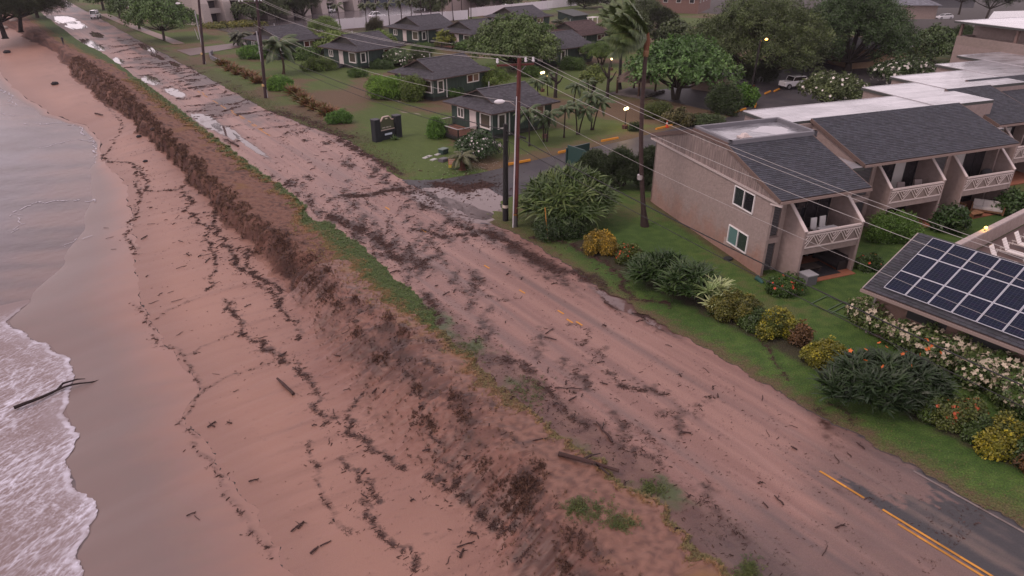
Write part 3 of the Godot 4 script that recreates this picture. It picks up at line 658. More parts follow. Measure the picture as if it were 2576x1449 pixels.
func condo_wing(co: Node3D, t: Transform3D, a0: float, a1: float, bf: float, bays: Array, pd: float, sd: int):
	# roof: f = -b
	var he := 5.66; var sl := 0.3; var f0 := -bf + 1.05; var f1 := -bf - 5.25; var h1 := he + sl * (f0 - f1)
	var r := nb(t); var th := 0.16
	r.hexa([Vector3(a0 - 0.15, he - th, f0), Vector3(a1 + 0.15, he - th, f0), Vector3(a1 + 0.15, h1 - th, f1), Vector3(a0 - 0.15, h1 - th, f1),
		Vector3(a0 - 0.15, he, f0), Vector3(a1 + 0.15, he, f0), Vector3(a1 + 0.15, h1, f1), Vector3(a0 - 0.15, h1, f1)], BROWN)
	var roof := part("roof", r.mesh(), "wood", co)
	var s := nb(t)
	shingles(s, Vector3(a0 - 0.17, he + 0.005, f0 + 0.03), Vector3(a1 + 0.17, he + 0.005, f0 + 0.03), Vector3(a1 + 0.17, h1 + 0.005, f1), Vector3(a0 - 0.17, h1 + 0.005, f1), 0.36, 0.21, C(0.058, 0.062, 0.078), sd)
	part("shingles", s.mesh(), "shingle", roof).set_meta("kind", "stuff")
	var g := nb(t); g.box(Vector3(a0 - 0.2, he - 0.22, f0 + 0.02), Vector3(a1 + 0.2, he - 0.06, f0 + 0.12), C(0.24, 0.175, 0.15))
	g.bar(Vector3(a0 - 0.2, he - 0.1, f0), Vector3(a0 - 0.2, h1 - 0.1, f1), 0.06, 0.26, BROWN * 1.3); g.bar(Vector3(a1 + 0.2, he - 0.1, f0), Vector3(a1 + 0.2, h1 - 0.1, f1), 0.06, 0.26, BROWN * 1.3)
	part("fascia", g.mesh(), "plain", roof)
	# front wall, set back in the bays
	var w := nb(t); w.box(Vector3(a0 + 0.2, 0, f1), Vector3(a1, 5.3, -bf - 1.25), STUC)
	slab_x(w, [Vector2(f1, 5.3), Vector2(f1, h1 - th), Vector2(-bf, he - th + sl * 1.02), Vector2(-bf, 5.3)], a1 - 0.16, a1, STUC)
	slab_x(w, [Vector2(f1, 5.3), Vector2(f1, h1 - th), Vector2(-bf, he - th + sl * 1.02), Vector2(-bf, 5.3)], a0 + 0.02, a0 + 0.18, STUC * 1.05)
	w.box(Vector3(a0 + 0.02, 0, f1), Vector3(a0 + 0.2, 5.3, -bf), STUC * 1.02); w.box(Vector3(a1 - 0.18, 0.0, -bf - 1.25), Vector3(a1, 5.3, -bf - 0.2), STUC)
	part("wall", w.mesh(), "stucco", co)
	for bay in bays:
		var p0: float = bay[0]; var p1: float = bay[1]; var fp := -bf + pd
		for x in [p0, p1]:
			var p := nb(t)
			slab_x(p, [Vector2(-bf - 1.25, 0), Vector2(-bf - 1.25, 5.5), Vector2(-bf - 0.3, 5.0), Vector2(fp, 3.55), Vector2(fp, 0)], x - 0.09, x + 0.09, STUC * 1.06)
			var pier := part("balcony_side_wall", p.mesh(), "stucco", co)
			var q := nb(t); q.bar(Vector3(x, 5.48, -bf - 0.9), Vector3(x, 3.6, fp + 0.02), 0.24, 0.07, TRIM * 1.1); part("coping", q.mesh(), "plain", pier)
		var d := nb(t); d.box(Vector3(p0 + 0.09, 1.98, -bf - 1.25), Vector3(p1 - 0.09, 2.34, fp - 0.03), STUC * 0.95); part("balcony_floor", d.mesh(), "stucco", co)
		var rl := nb(t); rl.box(Vector3(p0 + 0.09, 3.42, fp - 0.14), Vector3(p1 - 0.09, 3.52, fp + 0.04), TRIM * 1.15); rl.box(Vector3(p0 + 0.09, 2.42, fp - 0.08), Vector3(p1 - 0.09, 2.5, fp + 0.02), TRIM * 1.15); rl.box(Vector3(p0 + 0.09, 3.25, fp - 0.08), Vector3(p1 - 0.09, 3.32, fp + 0.02), TRIM * 1.15)
		var rail := part("railing", rl.mesh(), "paint", co)
		var pn := nb(t); pn.box(Vector3(p0 + 0.09, 2.34, fp - 0.12), Vector3(p1 - 0.09, 3.42, fp - 0.05), STUC * 0.8); part("railing_panel", pn.mesh(), "stucco", rail)
		var k := 8; var wd := (p1 - p0 - 0.2) / k
		for i in k:   # chevrons of white slats
			var xa := p0 + 0.1 + i * wd; var s1 := i % 2 == 0
			for j in 3:
				var sx := xa + wd * (0.0 if s1 else 1.0); var dx := (1.0 if s1 else -1.0) * wd
				var st := Vector3(sx, 2.5 + j * 0.27, fp - 0.0); var en := Vector3(sx + dx * (1.0 - j * 0.36), 3.25, fp - 0.0)
				if s1: st.x = sx + dx * 0.0; 
				var sb := nb(t); sb.bar(st, en, 0.05, 0.05, TRIM * 1.2, Vector3(0, 0, 1)); part("slat", sb.mesh(), "paint", rail)
		# sliding doors, upstairs and down
		for fl in 2:
			var y0 := 0.1 if fl == 0 else 2.36; var gl := nb(t); var zz := -bf - 1.2
			var wn := (p1 - p0 - 0.6) / 4
			var fr := nb(t)
			for i in 5: fr.box(Vector3(p0 + 0.3 + i * wn - 0.03, y0, zz), Vector3(p0 + 0.3 + i * wn + 0.03, y0 + 2.2, zz + 0.07), C(0.03, 0.026, 0.025))
			fr.box(Vector3(p0 + 0.3, y0 + 2.14, zz), Vector3(p1 - 0.3, y0 + 2.2, zz + 0.065), C(0.03, 0.026, 0.025))
			var door := part("sliding_door", fr.mesh(), "plain", co)
			for i in 4:
				var pg := nb(t); var xx := p0 + 0.3 + i * wn + 0.03
				var cc := C(0.02, 0.022, 0.024); if (i == int(bay[2]) and fl == 1) or (i == 1 and fl == 0): cc = C(0.5, 0.48, 0.46)
				pg.quad(Vector3(xx, y0, zz + 0.02), Vector3(xx + wn - 0.06, y0, zz + 0.02), Vector3(xx + wn - 0.06, y0 + 2.14, zz + 0.02), Vector3(xx, y0 + 2.14, zz + 0.02), cc); part("pane", pg.mesh(), "glass", door)
		var pt := nb(t); pt.box(Vector3(p0 - 0.05, 0.0, -bf - 1.24), Vector3(p1 - 0.1, 0.13, fp + 0.5), C(0.30, 0.11, 0.06)); part("patio", pt.mesh(), "stucco", co)
		# louvred recess left of the bay
		var lv := nb(t); var la := (a0 + 0.2) if p0 - a0 < 3.0 else p0 - 2.2; var lb := p0 - 0.5
		lv.box(Vector3(la, 0.1, -bf - 0.5), Vector3(lb, 5.3, -bf - 0.42), C(0.05, 0.048, 0.05))
		lv.box(Vector3(la - 0.02, 2.25, -bf - 0.42), Vector3(lb, 2.62, -bf - 0.05), STUC)
		lv.box(Vector3(lb, 0.0, -bf - 1.25), Vector3(p0 - 0.1, 5.4, -bf - 0.3), STUC * 1.05)
		for q in 46:
			if q > 18 and q < 23: continue
			lv.box(Vector3(la, 0.15 + q * 0.112, -bf - 0.42), Vector3(lb, 0.2 + q * 0.112, -bf - 0.37), C(0.13, 0.125, 0.13))
		part("louvre_screen", lv.mesh(), "plain", co)

func flat_roof(co: Node3D, t: Transform3D, a0: float, a1: float, b0: float, b1: float, h: float, wall := true):
	if wall:
		var w := nb(t); w.box(Vector3(a0 + 0.15, 0, -b1 + 0.25), Vector3(a1 - 0.02, h - 0.25, -b0), STUC * 0.9); part("wall", w.mesh(), "stucco", co)
	var r := nb(t); r.box(Vector3(a0, h - 0.25, -b1), Vector3(a1, h - 0.03, -b0), C(0.055, 0.06, 0.055)); var rf := part("flat_roof", r.mesh(), "plain", co)
	var m := MB.new(); m.xf = t; var nx := int((a1 - a0) / 0.6) + 1; var ny := int((b1 - b0) / 0.6) + 1
	for i in nx:
		for j in ny:
			var x0 := lerpf(a0 + 0.08, a1, float(i) / nx); var x1 := lerpf(a0 + 0.08, a1, float(i + 1) / nx); var y0 := lerpf(b0, b1 - 0.08, float(j) / ny); var y1 := lerpf(b0, b1 - 0.08, float(j + 1) / ny)
			m.quad(Vector3(x0, h, -y0), Vector3(x1, h, -y0), Vector3(x1, h, -y1), Vector3(x0, h, -y1), C(0.42, 0.415, 0.44) * (0.85 + 0.5 * na.get_noise_2d(x0 * 0.5, y0 * 1.6)))
	m.box(Vector3(a0 + 0.04, h - 0.03, -b1 + 0.04), Vector3(a1, h + 0.03, -b1 + 0.1), C(0.5, 0.48, 0.5)); m.box(Vector3(a0 + 0.04, h - 0.03, -b1 + 0.1), Vector3(a0 + 0.1, h + 0.03, -b0), C(0.5, 0.48, 0.5))
	part("membrane", m.mesh(), "membrane", rf)

func build_condo():
	var A := P(1911, 698)
	var bv := Vector3(0.3195, 0, -0.947).normalized(); var av := (Vector3(0.948, 0, 0.32).normalized() + bv * 0.07).normalized()
	var t := Transform3D(Basis(av, Vector3.UP, -bv), Vector3.ZERO)
	var co := thing("apartment_building", "mauve two-storey stepped apartment building with chevron balcony rails and grey roofs", "building", A)
	condo_wing(co, t, 0.0, 7.0, 0.2, [[1.75, 6.45, 9]], 1.75, 11)
	condo_wing(co, t, 10.7, 26.4, 4.2, [[13.4, 18.85, 2], [21.2, 26.6, 1]], 1.4, 12)
	condo_wing(co, t, 30.6, 36.2, 8.9, [[33.2, 38.0, 1]], 1.4, 13)
	condo_wing(co, t, 36.6, 52.0, 11.6, [[39.0, 44.0, 1], [46.5, 51.5, 1]], 1.4, 14)
	# the end gable: stucco with red earth splashed up from the ground, boards above
	var w := nb(t); var nx := 52; var ny := 18
	for i in nx:
		for j in ny:
			var b0 := 15.4 * i / nx; var b1 := 15.4 * (i + 1) / nx; var y0 := 5.38 * j / ny; var y1 := 5.38 * (j + 1) / ny
			var k := smoothstep(2.4, 0.0, y0 + nf.get_noise_2d(b0 * 0.7, y0 * 0.5) * 1.3) * 0.68
			k *= 0.75 + 0.25 * smoothstep(8.0, 2.0, b0)
			var c := mixc(STUC * 0.92, C(0.36, 0.185, 0.13), k)
			if absf(b0 - 3.9) < 0.35 and y0 < 1.0 and y0 > 0.3: c = mixc(c, C(0.5, 0.44, 0.41), 0.5)
			w.quad(Vector3(0, y0, -b1), Vector3(0, y0, -b0), Vector3(0, y1, -b0), Vector3(0, y1, -b1), c)
	w.box(Vector3(0.0, 0, -15.4), Vector3(0.3, 5.3, -15.2), STUC); w.box(Vector3(0.005, 0, -0.2), Vector3(0.2, 5.38, 0.0), STUC * 1.05)
	part("wall", w.mesh(), "stucco", co)
	var sd := nb(t)   # the boards follow the roof line
	var prof := func(b: float) -> float:
		if b < 5.45: return 5.4 + 0.3 * (b + 0.85)
		if b < 9.8: return 7.38
		return 7.38 - (b - 9.8) * 0.29
	var b := -0.8
	while b < 16.0:
		var bn := b + 0.2; var ya: float = minf(prof.call(b), prof.call(bn)) - 0.02
		if ya > 5.42: sd.box(Vector3(-0.06, 5.4, -bn + 0.018), Vector3(0.02, ya, -b), C(0.32, 0.25, 0.228) * R(0.95, 1.04))
		b = bn
	part("siding", sd.mesh(), "siding", co)
	var tr := nb(t); tr.bar(Vector3(-0.09, 5.37, 0.95), Vector3(-0.09, 5.37, -16.1), 0.1, 0.14, TRIM * 0.8); tr.bar(Vector3(-0.1, 5.3, 0.95), Vector3(-0.1, 5.15, -0.1), 0.09, 0.09, TRIM); tr.bar(Vector3(-0.1, 5.2, -0.12), Vector3(-0.1, 0.1, -0.12), 0.09, 0.09, STUC * 0.9)
	tr.bar(Vector3(-0.1, 7.5, -5.45), Vector3(-0.1, 7.5, -9.9), 0.1, 0.34, BROWN * 1.2); tr.bar(Vector3(-0.1, 7.44, -9.9), Vector3(-0.1, 5.62, -16.2), 0.1, 0.3, BROWN * 1.2); tr.bar(Vector3(-0.1, 5.55, 0.85), Vector3(-0.1, 7.44, -5.45), 0.08, 0.2, BROWN * 1.2)
	part("trim", tr.mesh(), "plain", co)
	window(co, t, Vector3(0, 3.84, -4.0), Vector3(0, 0, 1), Vector3(-1, 0, 0), 2.2, 1.28, [C(0.03, 0.036, 0.036), C(0.022, 0.022, 0.024)])
	window(co, t, Vector3(0, 0.98, -4.0), Vector3(0, 0, 1), Vector3(-1, 0, 0), 2.2, 1.27, [C(0.10, 0.19, 0.185), C(0.03, 0.04, 0.04)])
	# boxed flat roof of the first wing, with standing rain water
	var fx := nb(t); fx.box(Vector3(0.0, 5.3, -9.85), Vector3(7.5, 7.5, -5.4), STUC)
	fx.hexa([Vector3(0.05, 5.3, -9.85), Vector3(7.4, 5.3, -9.85), Vector3(7.4, 5.3, -16.2), Vector3(0.05, 5.3, -16.2), Vector3(0.05, 7.45, -9.85), Vector3(7.4, 7.45, -9.85), Vector3(7.4, 5.62, -16.2), Vector3(0.05, 5.62, -16.2)], C(0.075, 0.075, 0.085))
	for e in [[0.0, 0.16, 5.4, 9.85], [7.34, 7.5, 5.4, 9.85], [0.0, 7.5, 5.4, 5.56], [0.0, 7.5, 9.69, 9.85]]: fx.box(Vector3(e[0] - 0.05, 7.4, -e[3] - 0.05), Vector3(e[1] + 0.05, 7.82 + e[2] * 0.001, -e[2] + 0.05), C(0.16, 0.155, 0.17))
	var fxp := part("flat_roof", fx.mesh(), "plain", co)
	var m := nb(t)
	for i in 30:
		for j in 18: m.quad(Vector3(0.16 + i * 0.2393, 7.56, -5.56 - j * 0.2294), Vector3(0.16 + (i + 1) * 0.2393, 7.56, -5.56 - j * 0.2294), Vector3(0.16 + (i + 1) * 0.2393, 7.56, -5.56 - (j + 1) * 0.2294), Vector3(0.16 + i * 0.2393, 7.56, -5.56 - (j + 1) * 0.2294), C(0.25, 0.25, 0.275) * (0.9 + 0.5 * nf.get_noise_2d(i * 0.2, j * 0.3)))
	part("membrane", m.mesh(), "membrane", fxp)
	var pd := nb(t)   # the pool of rain water
	for i in 20:
		var a := TAU * i / 20; var a2 := TAU * (i + 1) / 20
		var rr := func(q): return Vector3(5.3 + cos(q) * (1.5 + 0.5 * sin(q * 3.0)), 7.566, -7.5 - sin(q) * (1.15 + 0.3 * cos(q * 4.0)))
		pd.tri(Vector3(5.3, 7.566, -7.5), rr.call(a), rr.call(a2), C(0.3, 0.29, 0.31))
	part("rain_water", pd.mesh(), "puddle", fxp)
	var ve := nb(t); ve.cbox(Vector3(2.0, 7.64, -6.5), Vector3(0.85, 0.12, 0.7), TRIM); ve.hexa([Vector3(1.72, 7.7, -6.27), Vector3(2.28, 7.7, -6.27), Vector3(2.28, 7.7, -6.73), Vector3(1.72, 7.7, -6.73), Vector3(1.85, 7.9, -6.35), Vector3(2.15, 7.9, -6.35), Vector3(2.15, 7.9, -6.65), Vector3(1.85, 7.9, -6.65)], TRIM); part("roof_vent", ve.mesh(), "plain", fxp)
	# long flat roofs stepping back
	flat_roof(co, t, 7.3, 24.1, 9.5, 14.1, 7.42)
	flat_roof(co, t, 24.1, 31.1, 9.5, 18.2, 7.44)
	flat_roof(co, t, 31.1, 41.9, 14.2, 21.5, 7.46)
	flat_roof(co, t, 41.9, 49.9, 16.9, 25.4, 7.48)
	flat_roof(co, t, 49.9, 58.5, 16.9, 29.2, 7.5)
	# entrance recesses between the wings
	for e in [[7.0, 10.7, 3.2, 9.5], [26.4, 30.6, 7.4, 14.2]]:
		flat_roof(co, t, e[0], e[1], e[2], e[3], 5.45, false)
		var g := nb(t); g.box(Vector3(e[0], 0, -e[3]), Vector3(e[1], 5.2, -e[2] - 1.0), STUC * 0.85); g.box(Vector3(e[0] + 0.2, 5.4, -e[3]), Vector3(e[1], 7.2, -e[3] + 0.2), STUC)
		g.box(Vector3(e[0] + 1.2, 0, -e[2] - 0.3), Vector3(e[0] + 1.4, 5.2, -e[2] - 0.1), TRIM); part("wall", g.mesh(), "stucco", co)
		window(co, t, Vector3(e[0] + 1.7, 3.3, -e[2] - 0.99), Vector3(1, 0, 0), Vector3(0, 0, 1), 1.4, 1.7, [C(0.03, 0.035, 0.035)], C(0.25, 0.2, 0.18))
	# roofed terrace at the far end
	var tw := nb(t); tw.box(Vector3(57.5, 0, -36), Vector3(72, 7.6, -24), STUC * 0.9)
	for e in [[57.5, 72, 35.7, 36], [57.5, 57.8, 24, 35.7]]: tw.box(Vector3(e[0], 7.6, -e[3]), Vector3(e[1], 8.7, -e[2]), STUC * 0.8)
	tw.box(Vector3(60.5, 7.6, -36.1), Vector3(72, 10.2, -26), STUC); tw.box(Vector3(57.6, 8.7, -35.9), Vector3(57.9, 10.3, -35.6), BROWN * 2); tw.box(Vector3(57.6, 8.7, -28), Vector3(57.9, 10.3, -27.7), BROWN * 2)
	part("terrace_wall", tw.mesh(), "stucco", co)
	flat_roof(co, t, 57.0, 72.0, 24.0, 36.6, 10.5, false)
	# furniture on the balconies and patios
	var loc := func(a: float, y: float, f: float) -> Vector3: return A + t * Vector3(a, y, f)
	var yaw := atan2(-av.z, av.x)
	var tb := MB.new(); tb.box(Vector3(-0.75, 0.68, -0.5), Vector3(0.75, 0.74, 0.5), C(0.7, 0.68, 0.68))
	for x in [-0.65, 0.65]:
		for z in [-0.4, 0.4]: tb.cbox(Vector3(x, 0.34, z), Vector3(0.06, 0.68, 0.06), C(0.55, 0.53, 0.52))
	solo("patio_table", tb.mesh(), "paint", "white rectangular dining table on the nearest upstairs balcony", "table", loc.call(4.6, 2.34, 0.7)).rotation.y = yaw
	var ch := MB.new(); ch.box(Vector3(-0.25, 0.4, -0.25), Vector3(0.25, 0.47, 0.25), C(0.66, 0.64, 0.63)); ch.hexa([Vector3(-0.25, 0.47, -0.2), Vector3(0.25, 0.47, -0.2), Vector3(0.25, 0.47, -0.26), Vector3(-0.25, 0.47, -0.26), Vector3(-0.25, 1.15, -0.3), Vector3(0.25, 1.15, -0.3), Vector3(0.25, 1.15, -0.36), Vector3(-0.25, 1.15, -0.36)], C(0.7, 0.68, 0.67))
	for x in [-0.22, 0.22]:
		for z in [-0.22, 0.22]: ch.cbox(Vector3(x, 0.2, z), Vector3(0.04, 0.4, 0.04), C(0.5, 0.48, 0.47))
	var chm := ch.mesh()
	solo("patio_chair", chm, "paint", "left of two white high-backed chairs at the white balcony table", "chair", loc.call(4.15, 2.34, -0.15), "white balcony chairs").rotation.y = yaw
	solo("patio_chair", chm, "paint", "right of two white high-backed chairs at the white balcony table", "chair", loc.call(4.95, 2.34, -0.2), "white balcony chairs").rotation.y = yaw
	var mk_sofa := func(called, label, at: Vector3, turn: float, w2: float, fr: Color, cu: Color):
		var so := thing(called, label, "sofa", at, turn)
		var f := MB.new(); f.box(Vector3(-w2, 0.12, -0.4), Vector3(w2, 0.28, 0.4), fr)
		for s in [-1, 1]: f.box(Vector3(s * w2 - 0.05, 0.0, -0.4), Vector3(s * w2 + 0.05, 0.62, 0.42), fr)
		part("frame", f.mesh(), "wood", so)
		var n := 3
		for i in n:
			var x0 := -w2 + 0.07 + i * (2 * w2 - 0.14) / n; var x1 := x0 + (2 * w2 - 0.14) / n - 0.02
			var c := MB.new(); c.box(Vector3(x0, 0.28, -0.35), Vector3(x1, 0.44, 0.4), cu); part("seat_cushion", c.mesh(), "stucco", so)
			var d := MB.new(); d.hexa([Vector3(x0, 0.44, -0.2), Vector3(x1, 0.44, -0.2), Vector3(x1, 0.44, -0.38), Vector3(x0, 0.44, -0.38), Vector3(x0, 0.9, -0.3), Vector3(x1, 0.9, -0.3), Vector3(x1, 0.9, -0.45), Vector3(x0, 0.9, -0.45)], cu * 1.05); part("back_cushion", d.mesh(), "stucco", so)
	mk_sofa.call("outdoor_sofa", "pale cushioned wooden sofa on the terracotta patio under the third balcony", loc.call(25.0, 0.13, -2.9), yaw - 0.9, 1.1, C(0.28, 0.15, 0.08), C(0.55, 0.51, 0.49))
	mk_sofa.call("outdoor_sofa", "pale cushioned sofa against the left wall of the third patio", loc.call(22.6, 0.13, -4.2), yaw, 0.9, C(0.28, 0.15, 0.08), C(0.5, 0.46, 0.44))
	mk_sofa.call("outdoor_sofa", "dark wicker sofa along the right wall of the nearest patio", loc.call(5.8, 0.13, 0.1), yaw - PI / 2, 1.1, C(0.03, 0.025, 0.025), C(0.05, 0.04, 0.04))
	var ct := MB.new(); ct.box(Vector3(-0.6, 0.3, -0.35), Vector3(0.6, 0.36, 0.35), C(0.33, 0.17, 0.08)); for x in [-0.5, 0.5]: ct.box(Vector3(x - 0.05, 0, -0.3), Vector3(x + 0.05, 0.3, 0.3), C(0.28, 0.14, 0.07))
	solo("coffee_table", ct.mesh(), "wood", "low wooden coffee table in front of the pale patio sofa", "table", loc.call(23.2, 0.13, -2.6)).rotation.y = yaw
	var rg := MB.new(); rg.box(Vector3(-1.4, 0, -1.0), Vector3(1.4, 0.02, 1.0), C(0.02, 0.022, 0.025))
	solo("outdoor_rug", rg.mesh(), "stucco", "dark rug on the terracotta patio of the nearest flat", "rug", loc.call(4.0, 0.13, 0.6)).rotation.y = yaw
	var lt := MB.new(); lt.box(Vector3(-0.7, 0.3, -0.4), Vector3(0.7, 0.36, 0.4), C(0.08, 0.06, 0.05)); for x in [-0.6, 0.6]: lt.box(Vector3(x - 0.05, 0.0, -0.35), Vector3(x + 0.05, 0.3, 0.35), C(0.08, 0.06, 0.05))
	solo("coffee_table", lt.mesh(), "wood", "dark low table on the rug of the nearest patio", "table", loc.call(3.6, 0.15, 0.6)).rotation.y = yaw
	var cb := MB.new(); cb.box(Vector3(-0.4, 0, -0.4), Vector3(0.4, 0.75, 0.4), C(0.16, 0.16, 0.17)); cb.box(Vector3(-0.44, 0.75, -0.44), Vector3(0.44, 0.82, 0.44), C(0.3, 0.3, 0.31))
	solo("storage_box", cb.mesh(), "plain", "grey cabinet at the left corner of the nearest patio beside the red-flowered bush", "cabinet", loc.call(2.3, 0.0, 1.95)).rotation.y = yaw
	var gr := MB.new(); gr.ball(Vector3(0, 0.75, 0), Vector3(0.55, 0.35, 0.35), C(0.03, 0.03, 0.032), 6, 10); gr.cbox(Vector3(0, 0.35, 0), Vector3(0.8, 0.6, 0.45), C(0.02, 0.02, 0.02))
	solo("covered_grill", gr.mesh(), "rubber", "black covered grill on the upstairs balcony above the pale sofa", "grill", loc.call(25.2, 2.34, -4.1)).rotation.y = yaw
	for e in [[15.6, "left of two grey lounge chairs on the second balcony"], [17.4, "right of two grey lounge chairs on the second balcony"]]:
		var lc := MB.new(); lc.box(Vector3(-0.3, 0.3, -0.3), Vector3(0.3, 0.42, 0.35), C(0.2, 0.17, 0.16)); lc.hexa([Vector3(-0.3, 0.42, -0.2), Vector3(0.3, 0.42, -0.2), Vector3(0.3, 0.42, -0.3), Vector3(-0.3, 0.42, -0.3), Vector3(-0.3, 1.1, -0.45), Vector3(0.3, 1.1, -0.45), Vector3(0.3, 1.1, -0.55), Vector3(-0.3, 1.1, -0.55)], C(0.22, 0.18, 0.17))
		for x in [-0.26, 0.26]: lc.box(Vector3(x - 0.03, 0, -0.3), Vector3(x + 0.03, 0.3, 0.33), C(0.1, 0.09, 0.09))
		solo("lounge_chair", lc.mesh(), "plain", e[1], "chair", loc.call(e[0], 2.34, -3.6), "grey balcony chairs").rotation.y = yaw - 0.3

func build_solar_house():
	var hs := thing("pool_house", "low building beside the pool with solar panels on a dark shingle roof", "building", Vector3(40.3, 0, -15.6))
	var t := Transform3D.IDENTITY   # x inland, z towards the camera; the eave runs along z at x = -5
	var L := 19.0; var xe := -5.05; var he := 3.0; var hr := 5.02
	var r := nb(t)
	r.hexa([Vector3(xe, he - 0.16, L), Vector3(0, hr - 0.16, L), Vector3(0, hr - 0.16, 0), Vector3(xe, he - 0.16, 0), Vector3(xe, he, L), Vector3(0, hr, L), Vector3(0, hr, 0), Vector3(xe, he, 0)], BROWN)
	r.hexa([Vector3(0.002, hr - 0.16, L), Vector3(5, he - 0.16, L), Vector3(5, he - 0.16, 0), Vector3(0.002, hr - 0.16, 0), Vector3(0.002, hr, L), Vector3(5, he, L), Vector3(5, he, 0), Vector3(0.002, hr, 0)], BROWN)
	var roof := part("roof", r.mesh(), "wood", hs)
	var s := nb(t)
	shingles(s, Vector3(xe - 0.03, he + 0.004, 0), Vector3(xe - 0.03, he + 0.004, L), Vector3(0, hr + 0.004, L), Vector3(0, hr + 0.004, 0), 0.33, 0.2, C(0.06, 0.062, 0.074), 21)
	shingles(s, Vector3(5, he + 0.004, L), Vector3(5, he + 0.004, 0), Vector3(0, hr + 0.004, 0), Vector3(0, hr + 0.004, L), 0.33, 0.3, C(0.06, 0.062, 0.074), 22)
	part("shingles", s.mesh(), "shingle", roof).set_meta("kind", "stuff")
	var g := nb(t); g.box(Vector3(xe - 0.14, he - 0.22, -0.1), Vector3(xe - 0.02, he - 0.06, L), C(0.25, 0.19, 0.165)); g.bar(Vector3(xe, he - 0.1, -0.04), Vector3(0, hr - 0.1, -0.04), 0.06, 0.24, TRIM * 0.6); part("gutter", g.mesh(), "plain", roof)
	var w := nb(t); w.box(Vector3(xe + 0.8, 0, 0.5), Vector3(4.4, he - 0.05, L), C(0.19, 0.12, 0.095)); slab_x(nb(t), [], 0, 0, BROWN)
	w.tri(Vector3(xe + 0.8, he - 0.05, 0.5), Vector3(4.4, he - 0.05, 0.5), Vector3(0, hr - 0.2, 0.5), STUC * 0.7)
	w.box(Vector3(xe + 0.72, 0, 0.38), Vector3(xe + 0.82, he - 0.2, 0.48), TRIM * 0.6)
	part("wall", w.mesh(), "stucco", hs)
	for i in 5:
		var q := nb(t); q.box(Vector3(xe + 0.76, 1.9, 2.2 + i * 2.9), Vector3(xe + 0.83, 2.6, 4.2 + i * 2.9), C(0.02, 0.02, 0.02)); part("vent_opening", q.mesh(), "plain", hs)
	# three rows of solar panels on the slope that faces the road
	var sl := Vector3(-xe, hr - he, 0).normalized(); var nn := Vector3(-sl.y, sl.x, 0); var tot := Vector3(xe, he - hr, 0).length()
	var pw := 1.16; var ph := (tot - 0.62) / 3.0; var o := Vector3(xe, he, 0.85) + sl * 0.42 + nn * 0.11
	for row in 3:
		for k in 13:
			var p := o + sl * row * ph + Vector3(0, 0, k * pw); var gp := 0.012
			var x := Vector3(0, 0, 1); var f := nb(t); var fr := C(0.62, 0.62, 0.66); var tt := nn * 0.04
			f.hexa([p + x * gp, p + x * gp + sl * (ph - gp), p + x * (pw - gp) + sl * (ph - gp), p + x * (pw - gp), p + x * gp + tt, p + x * gp + sl * (ph - gp) + tt, p + x * (pw - gp) + sl * (ph - gp) + tt, p + x * (pw - gp) + tt], fr)
			var pan := part("solar_panel", f.mesh(), "metal", roof)
			var c := nb(t); var m := 0.032; var nxc := 6; var nyc := 10
			var q0 := p + nn * 0.043 + x * (gp + m) + sl * m; var lw := pw - 2 * gp - 2 * m; var lh := ph - gp - 2 * m
			c.quad(q0, q0 + x * lw, q0 + x * lw + sl * lh, q0 + sl * lh, C(0.05, 0.055, 0.085))
			for i in nxc:
				for j in nyc:
					var a := q0 + x * (lw * (i + 0.04) / nxc) + sl * (lh * (j + 0.04) / nyc) + nn * 0.002
					c.quad(a, a + x * lw * 0.92 / nxc, a + x * lw * 0.92 / nxc + sl * lh * 0.92 / nyc, a + sl * lh * 0.92 / nyc, C(0.007, 0.010, 0.026) * R(0.85, 1.2))
			part("cells", c.mesh(), "panel", pan)
	# pool terrace behind: wall, deck, loungers, wall lamp
	var wl := MB.new(); wl.box(Vector3(0, 0, -0.15), Vector3(40, 1.2, 0.1), C(0.40, 0.31, 0.28)); wl.box(Vector3(-0.05, 1.2, -0.22), Vector3(40, 1.32, 0.17), C(0.5, 0.42, 0.40))
	var wa := P(2390, 632, 1.2); wa.y = 0
	solo("pool_wall", wl.mesh(), "stucco", "low beige wall with a flat coping round the pool terrace", "wall", Vector3(47.0, 0, -16.9))
	var dk := MB.new(); dk.box(Vector3(45.4, -0.1, -16.7), Vector3(95, 0.11, 12), C(0.135, 0.09, 0.08)); ground("pool_terrace", dk.mesh(), "asphalt")
	for i in 6:
		var lg := thing("sun_lounger", ["white slatted sun lounger half hidden behind the solar panels", "white slatted sun lounger next to the hidden one, nearest the solar panels", "white slatted sun lounger second along the wall from the solar panels", "white slatted sun lounger below the lit wall lamp", "white slatted sun lounger at the right edge of the photo", "white slatted sun lounger beyond the right edge of the terrace view"][i], "sun lounger", Vector3(50.3 + i * 2.05, 0.11, -15.7), -PI / 2, "white loungers along the pool wall")
		var fr := MB.new(); for z in [-0.3, 0.3]: fr.bar(Vector3(0.0, 0.3, z), Vector3(1.9, 0.3, z), 0.05, 0.06, C(0.6, 0.57, 0.55))
		for x in [0.1, 1.8]:
			for z in [-0.3, 0.3]: fr.cbox(Vector3(x, 0.15, z), Vector3(0.05, 0.3, 0.05), C(0.6, 0.57, 0.55))
		part("frame", fr.mesh(), "paint", lg)
		for k in 9: var sb := MB.new(); sb.box(Vector3(0.62 + k * 0.145, 0.33, -0.33), Vector3(0.745 + k * 0.145, 0.37, 0.33), C(0.72, 0.66, 0.62)); part("slat", sb.mesh(), "paint", lg)
		for k in 5:
			var sb := MB.new(); var a := Vector3(0.58 - k * 0.09, 0.38 + k * 0.15, 0); sb.bar(a, a + Vector3(-0.08, 0.135, 0), 0.66, 0.03, C(0.72, 0.66, 0.62), Vector3(0.86, 0.5, 0)); part("slat", sb.mesh(), "paint", lg)
